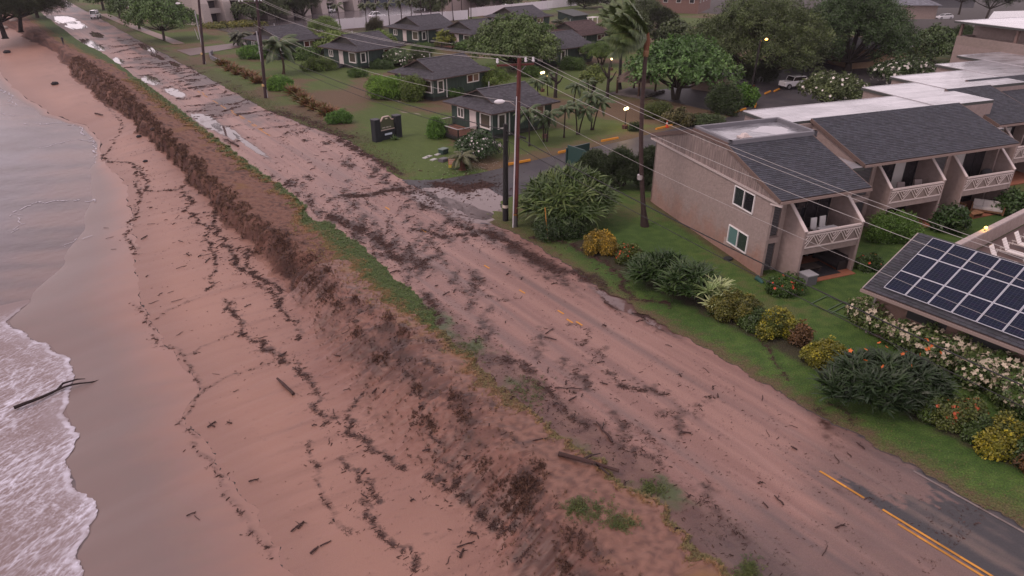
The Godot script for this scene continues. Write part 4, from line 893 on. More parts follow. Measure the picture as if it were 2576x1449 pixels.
	lamp_ball("wall_lamp", "small yellow lamp glowing on the pool wall coping", Vector3(54.6, 1.34, -16.9), 0.11, Color(1.0, 0.75, 0.25), 6.0, 0.5)

func lamp_ball(n: String, label: String, at: Vector3, r: float, c: Color, e: float, le: float):
	var o := thing(n, label, "lamp", at)
	var b := MB.new(); b.tube([Vector3.ZERO, Vector3(0, 0.08, 0)], [0.06, 0.05], 8, C(0.05, 0.05, 0.05)); part("base", b.mesh(), "plain", o)
	var g := MB.new(); g.ball(Vector3(0, 0.08 + r, 0), Vector3.ONE * r, Color.WHITE, 8, 12); part("glowing_globe", g.mesh(), glow_mat(c, e), o)
	lit(o, Vector3(0, 0.08 + r, 0), c, le, r)
func lit(o: Node3D, at: Vector3, c: Color, e: float, r: float):
	var l := OmniLight3D.new(); l.name = "light"; l.light_color = c; l.light_energy = e; l.omni_range = 40.0; l.omni_attenuation = 2.0; l.light_size = r * 0.8; l.shadow_enabled = true
	o.add_child(l, true); l.position = at

# ---- green cottages: the front faces the road (-x), the ridge runs inland
func cottage(label: String, at: Vector3, turn: float, wid: float, len: float, wallc: Color, roofc: Color, deck: bool, sd: int) -> Node3D:
	var o := thing("cottage", label, "house", at, turn); var t := Transform3D.IDENTITY
	var fl := 0.55; var he := 3.1; var ov := 0.75; var x0 := -ov; var x1 := len + ov; var W := wid / 2 + ov; var sl := 0.40; var hr := he + sl * W
	var w := MB.new()
	w.box(Vector3(0, fl, -wid / 2), Vector3(len, he + 0.12, wid / 2), wallc)
	var n := int(wid / 0.22)
	for i in n: w.box(Vector3(-0.022, fl, -wid / 2 + i * wid / n + 0.015), Vector3(0.0, he, -wid / 2 + (i + 1) * wid / n), wallc * R(0.9, 1.08))
	n = int(len / 0.22)
	for i in n: w.box(Vector3(i * len / n + 0.015, fl, wid / 2), Vector3((i + 1) * len / n, he, wid / 2 + 0.022), wallc * R(0.9, 1.08))
	part("wall", w.mesh(), "siding", o)
	var ft := MB.new(); for x in [0.3, len * 0.33, len * 0.66, len - 0.3]:
		for z in [-wid / 2 + 0.3, 0.0, wid / 2 - 0.3]: ft.cbox(Vector3(x, fl / 2, z), Vector3(0.3, fl, 0.3), C(0.12, 0.1, 0.09))
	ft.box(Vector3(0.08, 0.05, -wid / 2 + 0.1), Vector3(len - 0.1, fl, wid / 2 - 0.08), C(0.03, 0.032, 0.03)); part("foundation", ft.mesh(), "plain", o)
	var d := 2.0; var hs := he + 0.36 * d; var zs := (hr - hs) / sl; var g0 := x0 + d; var g1 := x1 - d
	var r := MB.new(); var dn := Vector3(0, -0.14, 0)
	var pl := [[Vector3(x0, he, W), Vector3(x1, he, W), Vector3(g1, hs, zs), Vector3(g0, hs, zs)], [Vector3(x1, he, -W), Vector3(x0, he, -W), Vector3(g0, hs, -zs), Vector3(g1, hs, -zs)],
		[Vector3(x0, he, -W), Vector3(x0, he, W), Vector3(g0, hs, zs), Vector3(g0, hs, -zs)], [Vector3(x1, he, W), Vector3(x1, he, -W), Vector3(g1, hs, -zs), Vector3(g1, hs, zs)],
		[Vector3(g0 - 0.45, hs - 0.0, zs), Vector3(g1 + 0.45, hs, zs), Vector3(g1 + 0.45, hr, 0), Vector3(g0 - 0.45, hr, 0)], [Vector3(g1 + 0.45, hs, -zs), Vector3(g0 - 0.45, hs, -zs), Vector3(g0 - 0.45, hr, 0), Vector3(g1 + 0.45, hr, 0)]]
	for i in pl.size():
		var p: Array = pl[i]; var dd := dn if i < 4 else Vector3(0, -0.1, 0)
		r.hexa([p[0] + dd, p[1] + dd, p[2] + dd, p[3] + dd, p[0], p[1], p[2], p[3]], BROWN)
	for e in [[g0, -1.0], [g1, 1.0]]:
		r.tri(Vector3(e[0], hs, zs), Vector3(e[0], hr - 0.1, 0), Vector3(e[0], hs, -zs), C(0.06, 0.055, 0.05))
	var roof := part("roof", r.mesh(), "wood", o)
	var s := MB.new(); for i in pl.size():
		var p: Array = pl[i]; shingles(s, p[0], p[1], p[2], p[3], 0.4, 0.24, roofc, sd + i)
	s.bar(Vector3(g0 - 0.45, hr + 0.03, 0), Vector3(g1 + 0.45, hr + 0.03, 0), 0.3, 0.05, roofc * 1.2)
	part("shingles", s.mesh(), "shingle", roof).set_meta("kind", "stuff")
	var vp := MB.new(); vp.tube([Vector3(len * 0.4, hr - 0.4, -1.2), Vector3(len * 0.4, hr + 0.35, -1.2)], [0.06, 0.06], 6, C(0.5, 0.5, 0.5)); part("vent_pipe", vp.mesh(), "metal", roof)
	# openings
	var dk := C(0.045, 0.045, 0.045); var cur := C(0.20, 0.13, 0.11)
	window(o, t, Vector3(-0.03, 1.6, -wid * 0.33), Vector3(0, 0, 1), Vector3(-1, 0, 0), 1.1, 1.05, [dk, dk], C(0.72, 0.69, 0.66), 0.13)
	window(o, t, Vector3(-0.03, 1.15, wid * 0.5 - 2.1), Vector3(0, 0, 1), Vector3(-1, 0, 0), 1.75, 1.6, [C(0.10, 0.085, 0.07)], C(0.72, 0.69, 0.66), 0.16)
	window(o, t, Vector3(0.75, 1.15, wid / 2 + 0.03), Vector3(1, 0, 0), Vector3(0, 0, 1), 1.0, 1.55, [dk], C(0.72, 0.69, 0.66), 0.16)
	window(o, t, Vector3(len * 0.6, 1.75, wid / 2 + 0.03), Vector3(1, 0, 0), Vector3(0, 0, 1), 2.3, 1.05, [C(0.10, 0.03, 0.028), cur], C(0.72, 0.69, 0.66), 0.13)
	var db := MB.new(); db.box(Vector3(-0.06, fl + 0.05, -0.25), Vector3(-0.02, 2.75, 0.85), C(0.62, 0.54, 0.52)); for z in [-0.28, 0.8]: db.box(Vector3(-0.09, fl, z), Vector3(-0.02, 2.82, z + 0.09), C(0.66, 0.6, 0.58))
	var door := part("door", db.mesh(), "paint", o)
	var hb := MB.new(); hb.ball(Vector3(-0.1, 1.6, 0.72), Vector3.ONE * 0.04, C(0.4, 0.35, 0.2)); part("handle", hb.mesh(), "metal", door)
	var ds := MB.new(); ds.box(Vector3(2.3, 0.3, wid / 2 + 0.02), Vector3(2.42, he, wid / 2 + 0.12), C(0.55, 0.56, 0.54)); ds.box(Vector3(-0.12, 1.2, wid / 2 - 0.04), Vector3(-0.04, he, wid / 2 + 0.04), C(0.25, 0.28, 0.26)); part("downspout", ds.mesh(), "paint", o)
	var st := MB.new()
	for i in 4: st.box(Vector3(-1.3 + i * 0.3, 0.0, -0.4), Vector3(-1.0 + i * 0.3, 0.14 * (i + 1), 1.0), C(0.05, 0.05, 0.055))
	if not deck: part("front_steps", st.mesh(), "wood", o)
	else:
		var z0 := -wid * 0.42; var z1 := wid * 0.28; var xd := -3.6
		var dkp := Node3D.new(); dkp.name = "deck"; o.add_child(dkp)
		for i in 24:
			var bb := MB.new(); bb.box(Vector3(xd + i * 0.149, fl - 0.05, z0), Vector3(xd + i * 0.149 + 0.138, fl, z1), C(0.30, 0.135, 0.085) * R(0.85, 1.1)); part("plank", bb.mesh(), "wood", dkp)
		var rb := MB.new(); var black := C(0.025, 0.025, 0.027)
		for e in [[Vector3(xd, 0, z0), Vector3(xd, 0, z1)], [Vector3(xd, 0, z0), Vector3(-0.1, 0, z0)], [Vector3(xd, 0, z1), Vector3(-0.9, 0, z1)]]:
			rb.bar(e[0] + Vector3(0, 1.45, 0), e[1] + Vector3(0, 1.45, 0), 0.16, 0.05, C(0.36, 0.34, 0.33)); rb.bar(e[0] + Vector3(0, 0.62, 0), e[1] + Vector3(0, 0.62, 0), 0.05, 0.08, black)
			rb.bar(e[0] + Vector3(0, 0.4, 0), e[1] + Vector3(0, 0.4, 0), 0.05, 0.3, black)
		for p in [Vector3(xd, 0, z0), Vector3(xd, 0, (z0 + z1) / 2), Vector3(xd, 0, z1), Vector3(-0.9, 0, z1)]: rb.cbox(p + Vector3(0, 0.72, 0), Vector3(0.12, 1.44, 0.12), black)
		part("deck_rail", rb.mesh(), "paint", dkp)
		var ba := MB.new(); ba.cbox(Vector3(0, 1.03, 0), Vector3(0.04, 0.8, 0.04), C(0.035, 0.035, 0.037)); var bam := ba.mesh()
		var nb1 := 34
		for i in nb1: part("baluster", bam, "paint", dkp, Vector3(xd, 0, lerpf(z0 + 0.1, z1 - 0.1, float(i) / (nb1 - 1))))
		for i in 17: part("baluster", bam, "paint", dkp, Vector3(lerpf(xd + 0.15, -1.0, i / 16.0), 0, z1))
		for i in 17: part("baluster", bam, "paint", dkp, Vector3(lerpf(xd + 0.15, -0.2, i / 16.0), 0, z0))
	return o

func build_cottages():
	var g := C(0.046, 0.08, 0.064); var rc := C(0.088, 0.085, 0.098)
	var place := func(label, e: Vector3, turn: float, wid: float, len: float, deck: bool, sd: int, wc: Color, rcol: Color):
		# e: the near eave corner
		var bx := Vector3(cos(turn), 0, -sin(turn)); var bz := Vector3(sin(turn), 0, cos(turn))
		var at := e + bx * 0.75 - bz * (wid / 2 + 0.75); at.y = 0.02
		return cottage(label, at, turn, wid, len, wc, rcol, deck, sd)
	place.call("nearest dark green cottage with a railed deck beside the flowering white tree", Vector3(42.2, 0, -61.6), deg_to_rad(5), 7.6, 9.0, true, 100, g, rc)
	place.call("dark green cottage behind the square green hedge, second from the driveway", Vector3(47.3, 0, -83.1), deg_to_rad(11), 8.4, 10.6, false, 110, g, rc)
	place.call("dark green cottage with front steps behind the leafy shrub, third from the driveway", Vector3(49.9, 0, -113.3), deg_to_rad(13), 9.5, 9.8, false, 120, g, rc)
	place.call("dark green cottage in front of the white fence and its row of thin palms", Vector3(73.4, 0, -133.7), deg_to_rad(12), 10.0, 11.4, false, 130, g, rc)
	place.call("dark green cottage half hidden behind the coconut palm by the dark pole", P(690, 110, 3.1) * Vector3(1, 0, 1), deg_to_rad(13), 10.0, 10.0, false, 140, g, rc)
	place.call("dark green cottage mostly hidden behind the left side of the big central tree", P(1186, 88, 3.1) * Vector3(1, 0, 1), deg_to_rad(12), 9.0, 10.0, true, 150, g, rc)
	place.call("dark green cottage with blank side wall right of the big central tree", P(1405, 126, 3.1) * Vector3(1, 0, 1), deg_to_rad(8), 9.0, 9.5, false, 160, g, rc)
	place.call("cottage with a reddish brown roof behind the blank-walled cottage", P(1455, 92, 3.1) * Vector3(1, 0, 1), deg_to_rad(8), 9.0, 10.0, false, 170, g, C(0.10, 0.062, 0.06))
	place.call("grey-roofed cottage by the white fence behind the big central tree", P(1300, 50, 3.1) * Vector3(1, 0, 1), deg_to_rad(10), 10.0, 12.0, false, 180, g, rc)
	# shed
	var sh := thing("garden_shed", "dark green shed with a single-slope roof near the white arbour", "shed", P(1440, 66) * Vector3(1, 0, 1), deg_to_rad(10))
	var w := MB.new(); w.hexa([Vector3(-3, 0, 2.5), Vector3(3, 0, 2.5), Vector3(3, 0, -2.5), Vector3(-3, 0, -2.5), Vector3(-3, 2.8, 2.5), Vector3(3, 2.8, 2.5), Vector3(3, 3.6, -2.5), Vector3(-3, 3.6, -2.5)], C(0.035, 0.06, 0.05)); part("wall", w.mesh(), "siding", sh)
	var r := MB.new(); r.hexa([Vector3(-3.3, 2.72, 3), Vector3(3.3, 2.72, 3), Vector3(3.3, 3.7, -2.9), Vector3(-3.3, 3.7, -2.9), Vector3(-3.3, 2.85, 3), Vector3(3.3, 2.85, 3), Vector3(3.3, 3.83, -2.9), Vector3(-3.3, 3.83, -2.9)], C(0.06, 0.07, 0.065)); part("roof", r.mesh(), "plain", sh)

func simple_house(n: String, label: String, at: Vector3, turn: float, sx: float, sz: float, h: float, rh: float, wc: Color, rc: Color, wins: int, hip := true):
	var o := thing(n, label, "house" if h < 5 else "building", at, turn)
	var w := MB.new(); w.box(Vector3(-sx / 2, 0, -sz / 2), Vector3(sx / 2, h, sz / 2), wc); part("wall", w.mesh(), "stucco", o)
	var r := MB.new(); var ov := 0.8; var a := Vector3(-sx / 2 - ov, h, sz / 2 + ov); var b := Vector3(sx / 2 + ov, h, sz / 2 + ov); var c := Vector3(sx / 2 + ov, h, -sz / 2 - ov); var d := Vector3(-sx / 2 - ov, h, -sz / 2 - ov)
	var k := sz / 2 * 0.8 if hip else 0.0
	var e := Vector3(-sx / 2 - ov + k, h + rh, 0); var f := Vector3(sx / 2 + ov - k, h + rh, 0)
	for q in [[a, b, f, e], [c, d, e, f]]:
		r.quad(q[0], q[1], q[2], q[3], rc)
		shingles(r, q[0] + Vector3(0, 0.02, 0), q[1] + Vector3(0, 0.02, 0), q[2] + Vector3(0, 0.02, 0), q[3] + Vector3(0, 0.02, 0), 0.8, 0.5, rc, 300)
	r.tri(b, c, f, rc * 0.95); r.tri(d, a, e, rc * 0.95); r.quad(d, c, b, a, BROWN)
	part("roof", r.mesh(), "shingle", o)
	for i in wins:
		window(o, Transform3D.IDENTITY, Vector3(-sx / 2 + sx * (i + 0.3) / wins, h - 2.0, sz / 2 + 0.01), Vector3(1, 0, 0), Vector3(0, 0, 1), 1.6, 1.2, [C(0.03, 0.03, 0.035), C(0.04, 0.04, 0.045)], C(0.6, 0.57, 0.55), 0.1)
		window(o, Transform3D.IDENTITY, Vector3(-sx / 2 - 0.01, h - 2.0, -sz / 2 + sz * (i + 0.3) / wins), Vector3(0, 0, 1), Vector3(-1, 0, 0), 1.4, 1.2, [C(0.03, 0.03, 0.035)], C(0.6, 0.57, 0.55), 0.1)

func build_far_buildings():
	# three-storey flats with sloping piers at the top left
	var o := thing("apartment_building", "beige three-storey apartment building with leaning piers beyond the far lawn", "building", P(505, 66) * Vector3(1, 0, 1), deg_to_rad(20))
	var w := MB.new(); w.box(Vector3(0, 0, -14), Vector3(60, 9.5, -2), C(0.42, 0.36, 0.34)); part("wall", w.mesh(), "stucco", o)
	var r := MB.new(); r.box(Vector3(-0.5, 9.5, -14.5), Vector3(60.5, 9.9, -1.0), C(0.1, 0.09, 0.09)); part("roof", r.mesh(), "plain", o)
	for i in 9:
		var b := MB.new(); var x := i * 6.6
		slab_x(b, [Vector2(-2, 0), Vector2(-2, 9.5), Vector2(-0.5, 9.4), Vector2(1.6, 5.4), Vector2(2.4, 0)], x, x + 2.3, C(0.47, 0.40, 0.38)); part("pier", b.mesh(), "stucco", o)
		for f in 3:
			var q := MB.new(); q.box(Vector3(x + 2.35, f * 3.1 + 0.1, -2.0), Vector3(x + 6.5, f * 3.1 + 2.5, -1.95), C(0.03, 0.03, 0.033)); part("balcony_glass", q.mesh(), "glass", o)
			if f > 0: var q2 := MB.new(); q2.box(Vector3(x + 2.3, f * 3.1 - 0.3, -2), Vector3(x + 6.6, f * 3.1 + 0.9, 0.6 - f * 0.4), C(0.44, 0.39, 0.37)); part("balcony", q2.mesh(), "stucco", o)
	# house and wall behind the white fence
	simple_house("grey_roof_house", "low blue-grey roofed house beyond the wet car park and white fence", P(1000, 16) * Vector3(1, 0, 1) + Vector3(0, 0, -8), deg_to_rad(10), 22, 12, 3.2, 2.4, C(0.10, 0.12, 0.15), C(0.10, 0.11, 0.14), 4)
	simple_house("beige_block", "beige two-storey block with barred windows behind the white fence", P(1155, 27) * Vector3(1, 0, 1) + Vector3(6, 0, -6), deg_to_rad(12), 24, 12, 8.0, 2.5, C(0.36, 0.29, 0.27), C(0.09, 0.08, 0.08), 6)
	simple_house("brown_house", "brown house with a pale metal roof beyond the tall palm", P(1735, 32) * Vector3(1, 0, 1) + Vector3(4, 0, -8), deg_to_rad(30), 22, 16, 5.0, 3.4, C(0.20, 0.12, 0.10), C(0.28, 0.29, 0.34), 4)
	simple_house("tan_house", "tan house with grey hip roof beside the parked white car", P(2290, 48) * Vector3(1, 0, 1) + Vector3(2, 0, -6), deg_to_rad(-38), 18, 12, 3.6, 2.6, C(0.34, 0.26, 0.23), C(0.22, 0.225, 0.26), 0)
	simple_house("grey_garage_house", "grey house with a garage behind the tan house at the top right", P(2385, 22) * Vector3(1, 0, 1) + Vector3(6, 0, -6), deg_to_rad(-38), 18, 10, 3.4, 2.4, C(0.13, 0.13, 0.14), C(0.17, 0.17, 0.19), 0)
	simple_house("tan_cottage", "small tan house under the big dark trees with an orange porch lamp", P(2190, 172) * Vector3(1, 0, 1) + Vector3(3, 0, -3), deg_to_rad(-20), 11, 7, 3.3, 1.4, C(0.40, 0.27, 0.17), C(0.40, 0.38, 0.40), 0, false)
	simple_house("storage_hut", "low hut with a dark roof half hidden behind the round dark shrub", P(1795, 232) * Vector3(1, 0, 1) + Vector3(2, 0, -2), deg_to_rad(10), 5, 4, 2.2, 0.9, C(0.25, 0.19, 0.16), C(0.06, 0.06, 0.065), 0, false)
	simple_house("pale_house", "pale house in the trees at the top edge left of the white fence", P(1700, 12) * Vector3(1, 0, 1) + Vector3(-60, 0, -90), deg_to_rad(10), 26, 12, 5.5, 3, C(0.35, 0.3, 0.28), C(0.12, 0.11, 0.12), 4)
	# white fence, panel by panel
	var fn := thing("white_fence", "long white panel fence behind the cottages with thin palms in front", "fence", Vector3.ZERO)
	var line := [P(800, 79) * Vector3(1, 0, 1), P(1178, 49) * Vector3(1, 0, 1)]; var prev: Vector3
	var fence_run := func(par, a: Vector3, b: Vector3, h: float, step: float, col: Color):
		var n := int(a.distance_to(b) / step); var dd := (b - a) / n
		for i in n:
			var p := a + dd * i; var q := p + dd
			var m := MB.new(); m.bar(p + dd * 0.03 + Vector3(0, h * 0.5, 0), q - dd * 0.03 + Vector3(0, h * 0.5, 0), 0.06, h - 0.1, col * R(0.97, 1.02)); m.bar(p + Vector3(0, h - 0.06, 0), q + Vector3(0, h - 0.06, 0), 0.1, 0.12, col); part("panel", m.mesh(), "paint", par)
			var pm := MB.new(); pm.cbox(p + Vector3(0, h * 0.52, 0), Vector3(0.14, h * 1.04, 0.14), col); part("post", pm.mesh(), "paint", par)
	fence_run.call(fn, line[0], line[1], 2.5, 2.4, C(0.74, 0.70, 0.74))
	var f2 := thing("white_fence", "second run of white panel fence further back behind the big central tree", "fence", Vector3.ZERO)
	fence_run.call(f2, P(1182, 44) * Vector3(1, 0, 1), P(1454, 14) * Vector3(1, 0, 1), 2.5, 2.8, C(0.74, 0.70, 0.74))
	# wet car park behind the fence and road beyond the trees on the right
	var cp := MB.new(); cp.quad(Vector3(48, 0.135, -179), Vector3(150, 0.135, -183), Vector3(150, 0.135, -290), Vector3(40, 0.135, -290), C(0.13, 0.115, 0.125)); ground("car_park", cp.mesh(), "membrane")
	var rd := MB.new(); var e0 := P(2440, 110); var e1 := P(2700, 20); rd.quad(e0 + Vector3(0, 0.14, 0), P(2700, 120) + Vector3(0, 0.14, 0), P(2900, 20) + Vector3(0, 0.14, 0), P(2500, 30) + Vector3(0, 0.14, 0), C(0.13, 0.12, 0.125)); ground("back_street", rd.mesh(), "membrane")

# ======================================================= plants
var clumps := {}
func leaf(b: MB, o: Vector3, d: Vector3, side: Vector3, l: float, w: float, c: Color, bend := 0.25):   # a pointed leaf folded once across its length
	var m := o + d * l * 0.5; var n := d.cross(side); var e := o + d * l - n * l * bend * signf(n.y + 0.001)
	b.quad(o, m + side * w * 0.5, e, m - side * w * 0.5, c)
func rdir(g: RandomNumberGenerator) -> Vector3:
	var z := g.randf_range(-1, 1); var a := g.randf() * TAU; var r := sqrt(1 - z * z); return Vector3(r * cos(a), z, r * sin(a))
func clump(kind: String) -> ArrayMesh:   # a spray of leaves about 1 m across, growing towards +y
	if clumps.has(kind): return clumps[kind]
	var b := MB.new(); var g := RandomNumberGenerator.new(); g.seed = kind.hash()
	var spec: Array = {"broad": [20, 0.34, 0.2, 0.5], "fine": [40, 0.21, 0.095, 0.55], "tiny": [40, 0.17, 0.12, 0.55], "big": [15, 0.46, 0.27, 0.5], "needle": [54, 0.34, 0.03, 0.4], "strap": [26, 0.75, 0.075, 0.05], "willow": [40, 0.3, 0.05, 0.45]}[kind]
	for i in spec[0]:
		var p: Vector3 = rdir(g) * pow(g.randf(), 0.4) * float(spec[3]); p.y = p.y * 0.6 + 0.1
		var d: Vector3 = (p * 1.3 + rdir(g) * 0.55 + Vector3(0, 0.1, 0)).normalized()
		if kind == "strap": p = Vector3(g.randf_range(-0.06, 0.06), 0, g.randf_range(-0.06, 0.06)); d = Vector3(cos(i * 2.4) * 0.6, g.randf_range(0.5, 1.7), sin(i * 2.4) * 0.6).normalized()
		var s: Vector3 = d.cross(Vector3.UP + rdir(g) * 0.6).normalized()
		var k := g.randf_range(0.62, 1.3); var c := Color(k, k * g.randf_range(0.95, 1.05), k * g.randf_range(0.8, 1.05))
		var l: float = spec[1] * g.randf_range(0.7, 1.25)
		if kind == "strap":
			var w: float = spec[2]; var q0 := p; var dd := d; var n := 4
			for j in n:
				var q1: Vector3 = q0 + dd * l / n; var w0 := w * (1.0 - j / 4.6); var w1 := w * (1.0 - (j + 1) / 4.6)
				b.quad(q0 - s * w0, q0 + s * w0, q1 + s * w1, q1 - s * w1, c); q0 = q1; dd = (dd + Vector3(0, -0.27, 0)).normalized()
		else: leaf(b, p, d, s, l, spec[2] * g.randf_range(0.8, 1.2), c)
	clumps[kind] = b.mesh(); return clumps[kind]
func flower_mesh() -> ArrayMesh:
	if clumps.has("flower"): return clumps.flower
	var b := MB.new()
	for i in 5:
		var a := TAU * i / 5; var d := Vector3(cos(a), 0.35, sin(a)).normalized(); leaf(b, Vector3.ZERO, d, d.cross(Vector3.UP).normalized(), 0.5, 0.34, Color.WHITE, 0.1)
	clumps.flower = b.mesh(); return clumps.flower
func aligned(n: Vector3, s: float) -> Basis:
	var y := n.normalized(); var x := y.cross(Vector3(0.3, 0.1, 0.9)).normalized(); var z := x.cross(y)
	return Basis(x, y, z).rotated(y, R(0, TAU)).scaled(Vector3.ONE * s)
# leaf sprays over a set of lobes [centre, radii]
func foliage(par: Node, called: String, kind: String, lobes: Array, n: int, size: float, c0: Color, c1: Color, flowers := 0, fc := Color(0.75, 0.72, 0.68), fs := 0.3, low := -0.45):
	var xf := []; var cs := []; var fx := []; var fcs := []
	var tot := 0.0; for l in lobes: tot += pow(l[1].x * l[1].z * l[1].y, 0.667)
	for l in lobes:
		var m := int(ceil(n * pow(l[1].x * l[1].z * l[1].y, 0.667) / tot)); var lt := R(0.0, 1.0)
		for i in m:
			var d := rdir(rng); if d.y < low: d.y = -d.y * 0.6
			var rr := pow(R(0.2, 1.0), 0.4) * R(0.8, 1.16); var p: Vector3 = l[0] + d * l[1] * rr
			if p.y < 0.08: continue
			xf.append(Transform3D(aligned((d + Vector3(0, 0.5, 0)) + rdir(rng) * 0.5, size * R(0.7, 1.3)), p))
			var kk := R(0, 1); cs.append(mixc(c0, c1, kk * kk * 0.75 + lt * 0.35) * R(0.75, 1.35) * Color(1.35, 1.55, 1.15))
		for i in int(ceil(float(flowers) / lobes.size())):
			var d := rdir(rng); d.y = absf(d.y) * 0.9 if R(0, 1) < 0.8 else d.y
			fx.append(Transform3D(aligned(d + rdir(rng) * 0.4, fs * R(0.7, 1.3)), l[0] + d * l[1] * R(1.0, 1.12))); fcs.append(fc * R(0.8, 1.1))
	multi(called, clump(kind), "leaf", par, xf, cs)
	if flowers > 0: multi("flowers", flower_mesh(), "petal", par, fx, fcs)
func mpp(base: Vector3) -> float: return base.distance_to(Vector3(0, CH, 0)) / 1717.3   # metres to a pixel there

# base pixel, top row, half width in pixels, lowest row of the crown
func tree(called: String, label: String, bx: float, by: float, ty: float, hw: float, cy: float, kind: String, n: int, size: float, c0: Color, c1: Color, o := {}):
	var base := P(bx, by); var h := maxf(up(base, bx, ty), 1.5); var r := hw * mpp(base); var cb := clampf(up(base, bx, cy), h * 0.15, h * 0.7)
	var t := thing(called, label, o.get("cat", "tree"), base, 0.0, o.get("group", ""))
	var lean := Vector3(R(-0.3, 0.3), 0, R(-0.3, 0.3)) + Vector3(o.get("dx", 0.0), 0, o.get("dz", 0.0))
	var b := MB.new(); var tr: float = o.get("tr", 0.06 * pow(h, 0.9)); var bc: Color = o.get("bark", C(0.07, 0.055, 0.045)); var fork := Vector3(0, cb * 0.75, 0) + lean * 0.5
	if o.get("trunks", 1) > 1:
		for i in o.trunks: b.tube([Vector3(cos(i * 2.2) * 0.3, -0.1, sin(i * 2.2) * 0.3), Vector3(cos(i * 2.2) * 0.7, cb * 0.6, sin(i * 2.2) * 0.7), Vector3(cos(i * 2.2) * r * 0.35, cb * 1.15, sin(i * 2.2) * r * 0.35)], [tr * 0.7, tr * 0.55, tr * 0.35], 7, bc)
	else: b.tube([Vector3(0, -0.1, 0), Vector3(0, 0.25, 0), fork * 0.6, fork], [tr * 1.5, tr * 1.05, tr * 0.9, tr * 0.8], 9, bc)
	part("trunk", b.mesh(), "bark", t)
	var lobes := []; var m: int = o.get("lobes", 9); var ch := h - cb; var flat: float = o.get("flat", 0.42)
	var lb := MB.new()
	for i in m:
		var a := i * 2.39996 + R(-0.3, 0.3); var q := sqrt((i + 0.5) / m); var rad := r * (0.46 - 0.12 * q) * R(0.8, 1.2)
		var ce := Vector3(cos(a) * q * (r - rad * 0.8), 0, sin(a) * q * (r - rad * 0.8)) + lean
		var ry := minf(rad * R(0.6, 0.85), ch * flat); ce.y = clampf(lerpf(h - ry, cb + ry * 0.6, pow(q, 1.6)) + R(-0.08, 0.05) * ch, cb + ry * 0.4, h - ry * 0.9)
		lobes.append([ce, Vector3(rad, ry, rad)])
		var mid := fork.lerp(ce, 0.5) + Vector3(0, -0.06 * ch, 0); lb.tube([fork - Vector3(0, 0.1, 0), mid, ce], [tr * 0.5, tr * 0.32, tr * 0.12], 6, bc, Color(-1, 0, 0), false)
	part("branches", lb.mesh(), "bark", t)
	foliage(t, "crown", kind, lobes, n, size, c0, c1, o.get("fl", 0), o.get("fc", Color(0.75, 0.72, 0.68)), o.get("fs", 0.4))
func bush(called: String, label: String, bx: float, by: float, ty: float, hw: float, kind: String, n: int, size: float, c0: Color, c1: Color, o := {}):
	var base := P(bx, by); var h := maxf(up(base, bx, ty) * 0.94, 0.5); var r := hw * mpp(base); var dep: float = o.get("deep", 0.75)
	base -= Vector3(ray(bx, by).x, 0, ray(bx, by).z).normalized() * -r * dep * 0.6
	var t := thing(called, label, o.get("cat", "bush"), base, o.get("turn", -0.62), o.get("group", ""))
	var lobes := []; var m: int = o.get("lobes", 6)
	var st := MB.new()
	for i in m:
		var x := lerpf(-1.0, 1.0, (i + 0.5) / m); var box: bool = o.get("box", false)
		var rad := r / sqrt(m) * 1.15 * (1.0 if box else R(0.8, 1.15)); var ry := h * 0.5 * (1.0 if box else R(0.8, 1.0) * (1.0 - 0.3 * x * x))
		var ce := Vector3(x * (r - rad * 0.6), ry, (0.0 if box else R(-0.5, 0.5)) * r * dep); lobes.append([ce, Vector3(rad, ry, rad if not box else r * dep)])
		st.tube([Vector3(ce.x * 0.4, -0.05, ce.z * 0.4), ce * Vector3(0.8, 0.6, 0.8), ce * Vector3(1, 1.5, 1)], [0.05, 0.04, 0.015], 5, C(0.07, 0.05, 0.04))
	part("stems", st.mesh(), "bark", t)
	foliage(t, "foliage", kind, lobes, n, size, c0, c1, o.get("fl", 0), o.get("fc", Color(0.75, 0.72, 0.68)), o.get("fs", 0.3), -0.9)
	return t
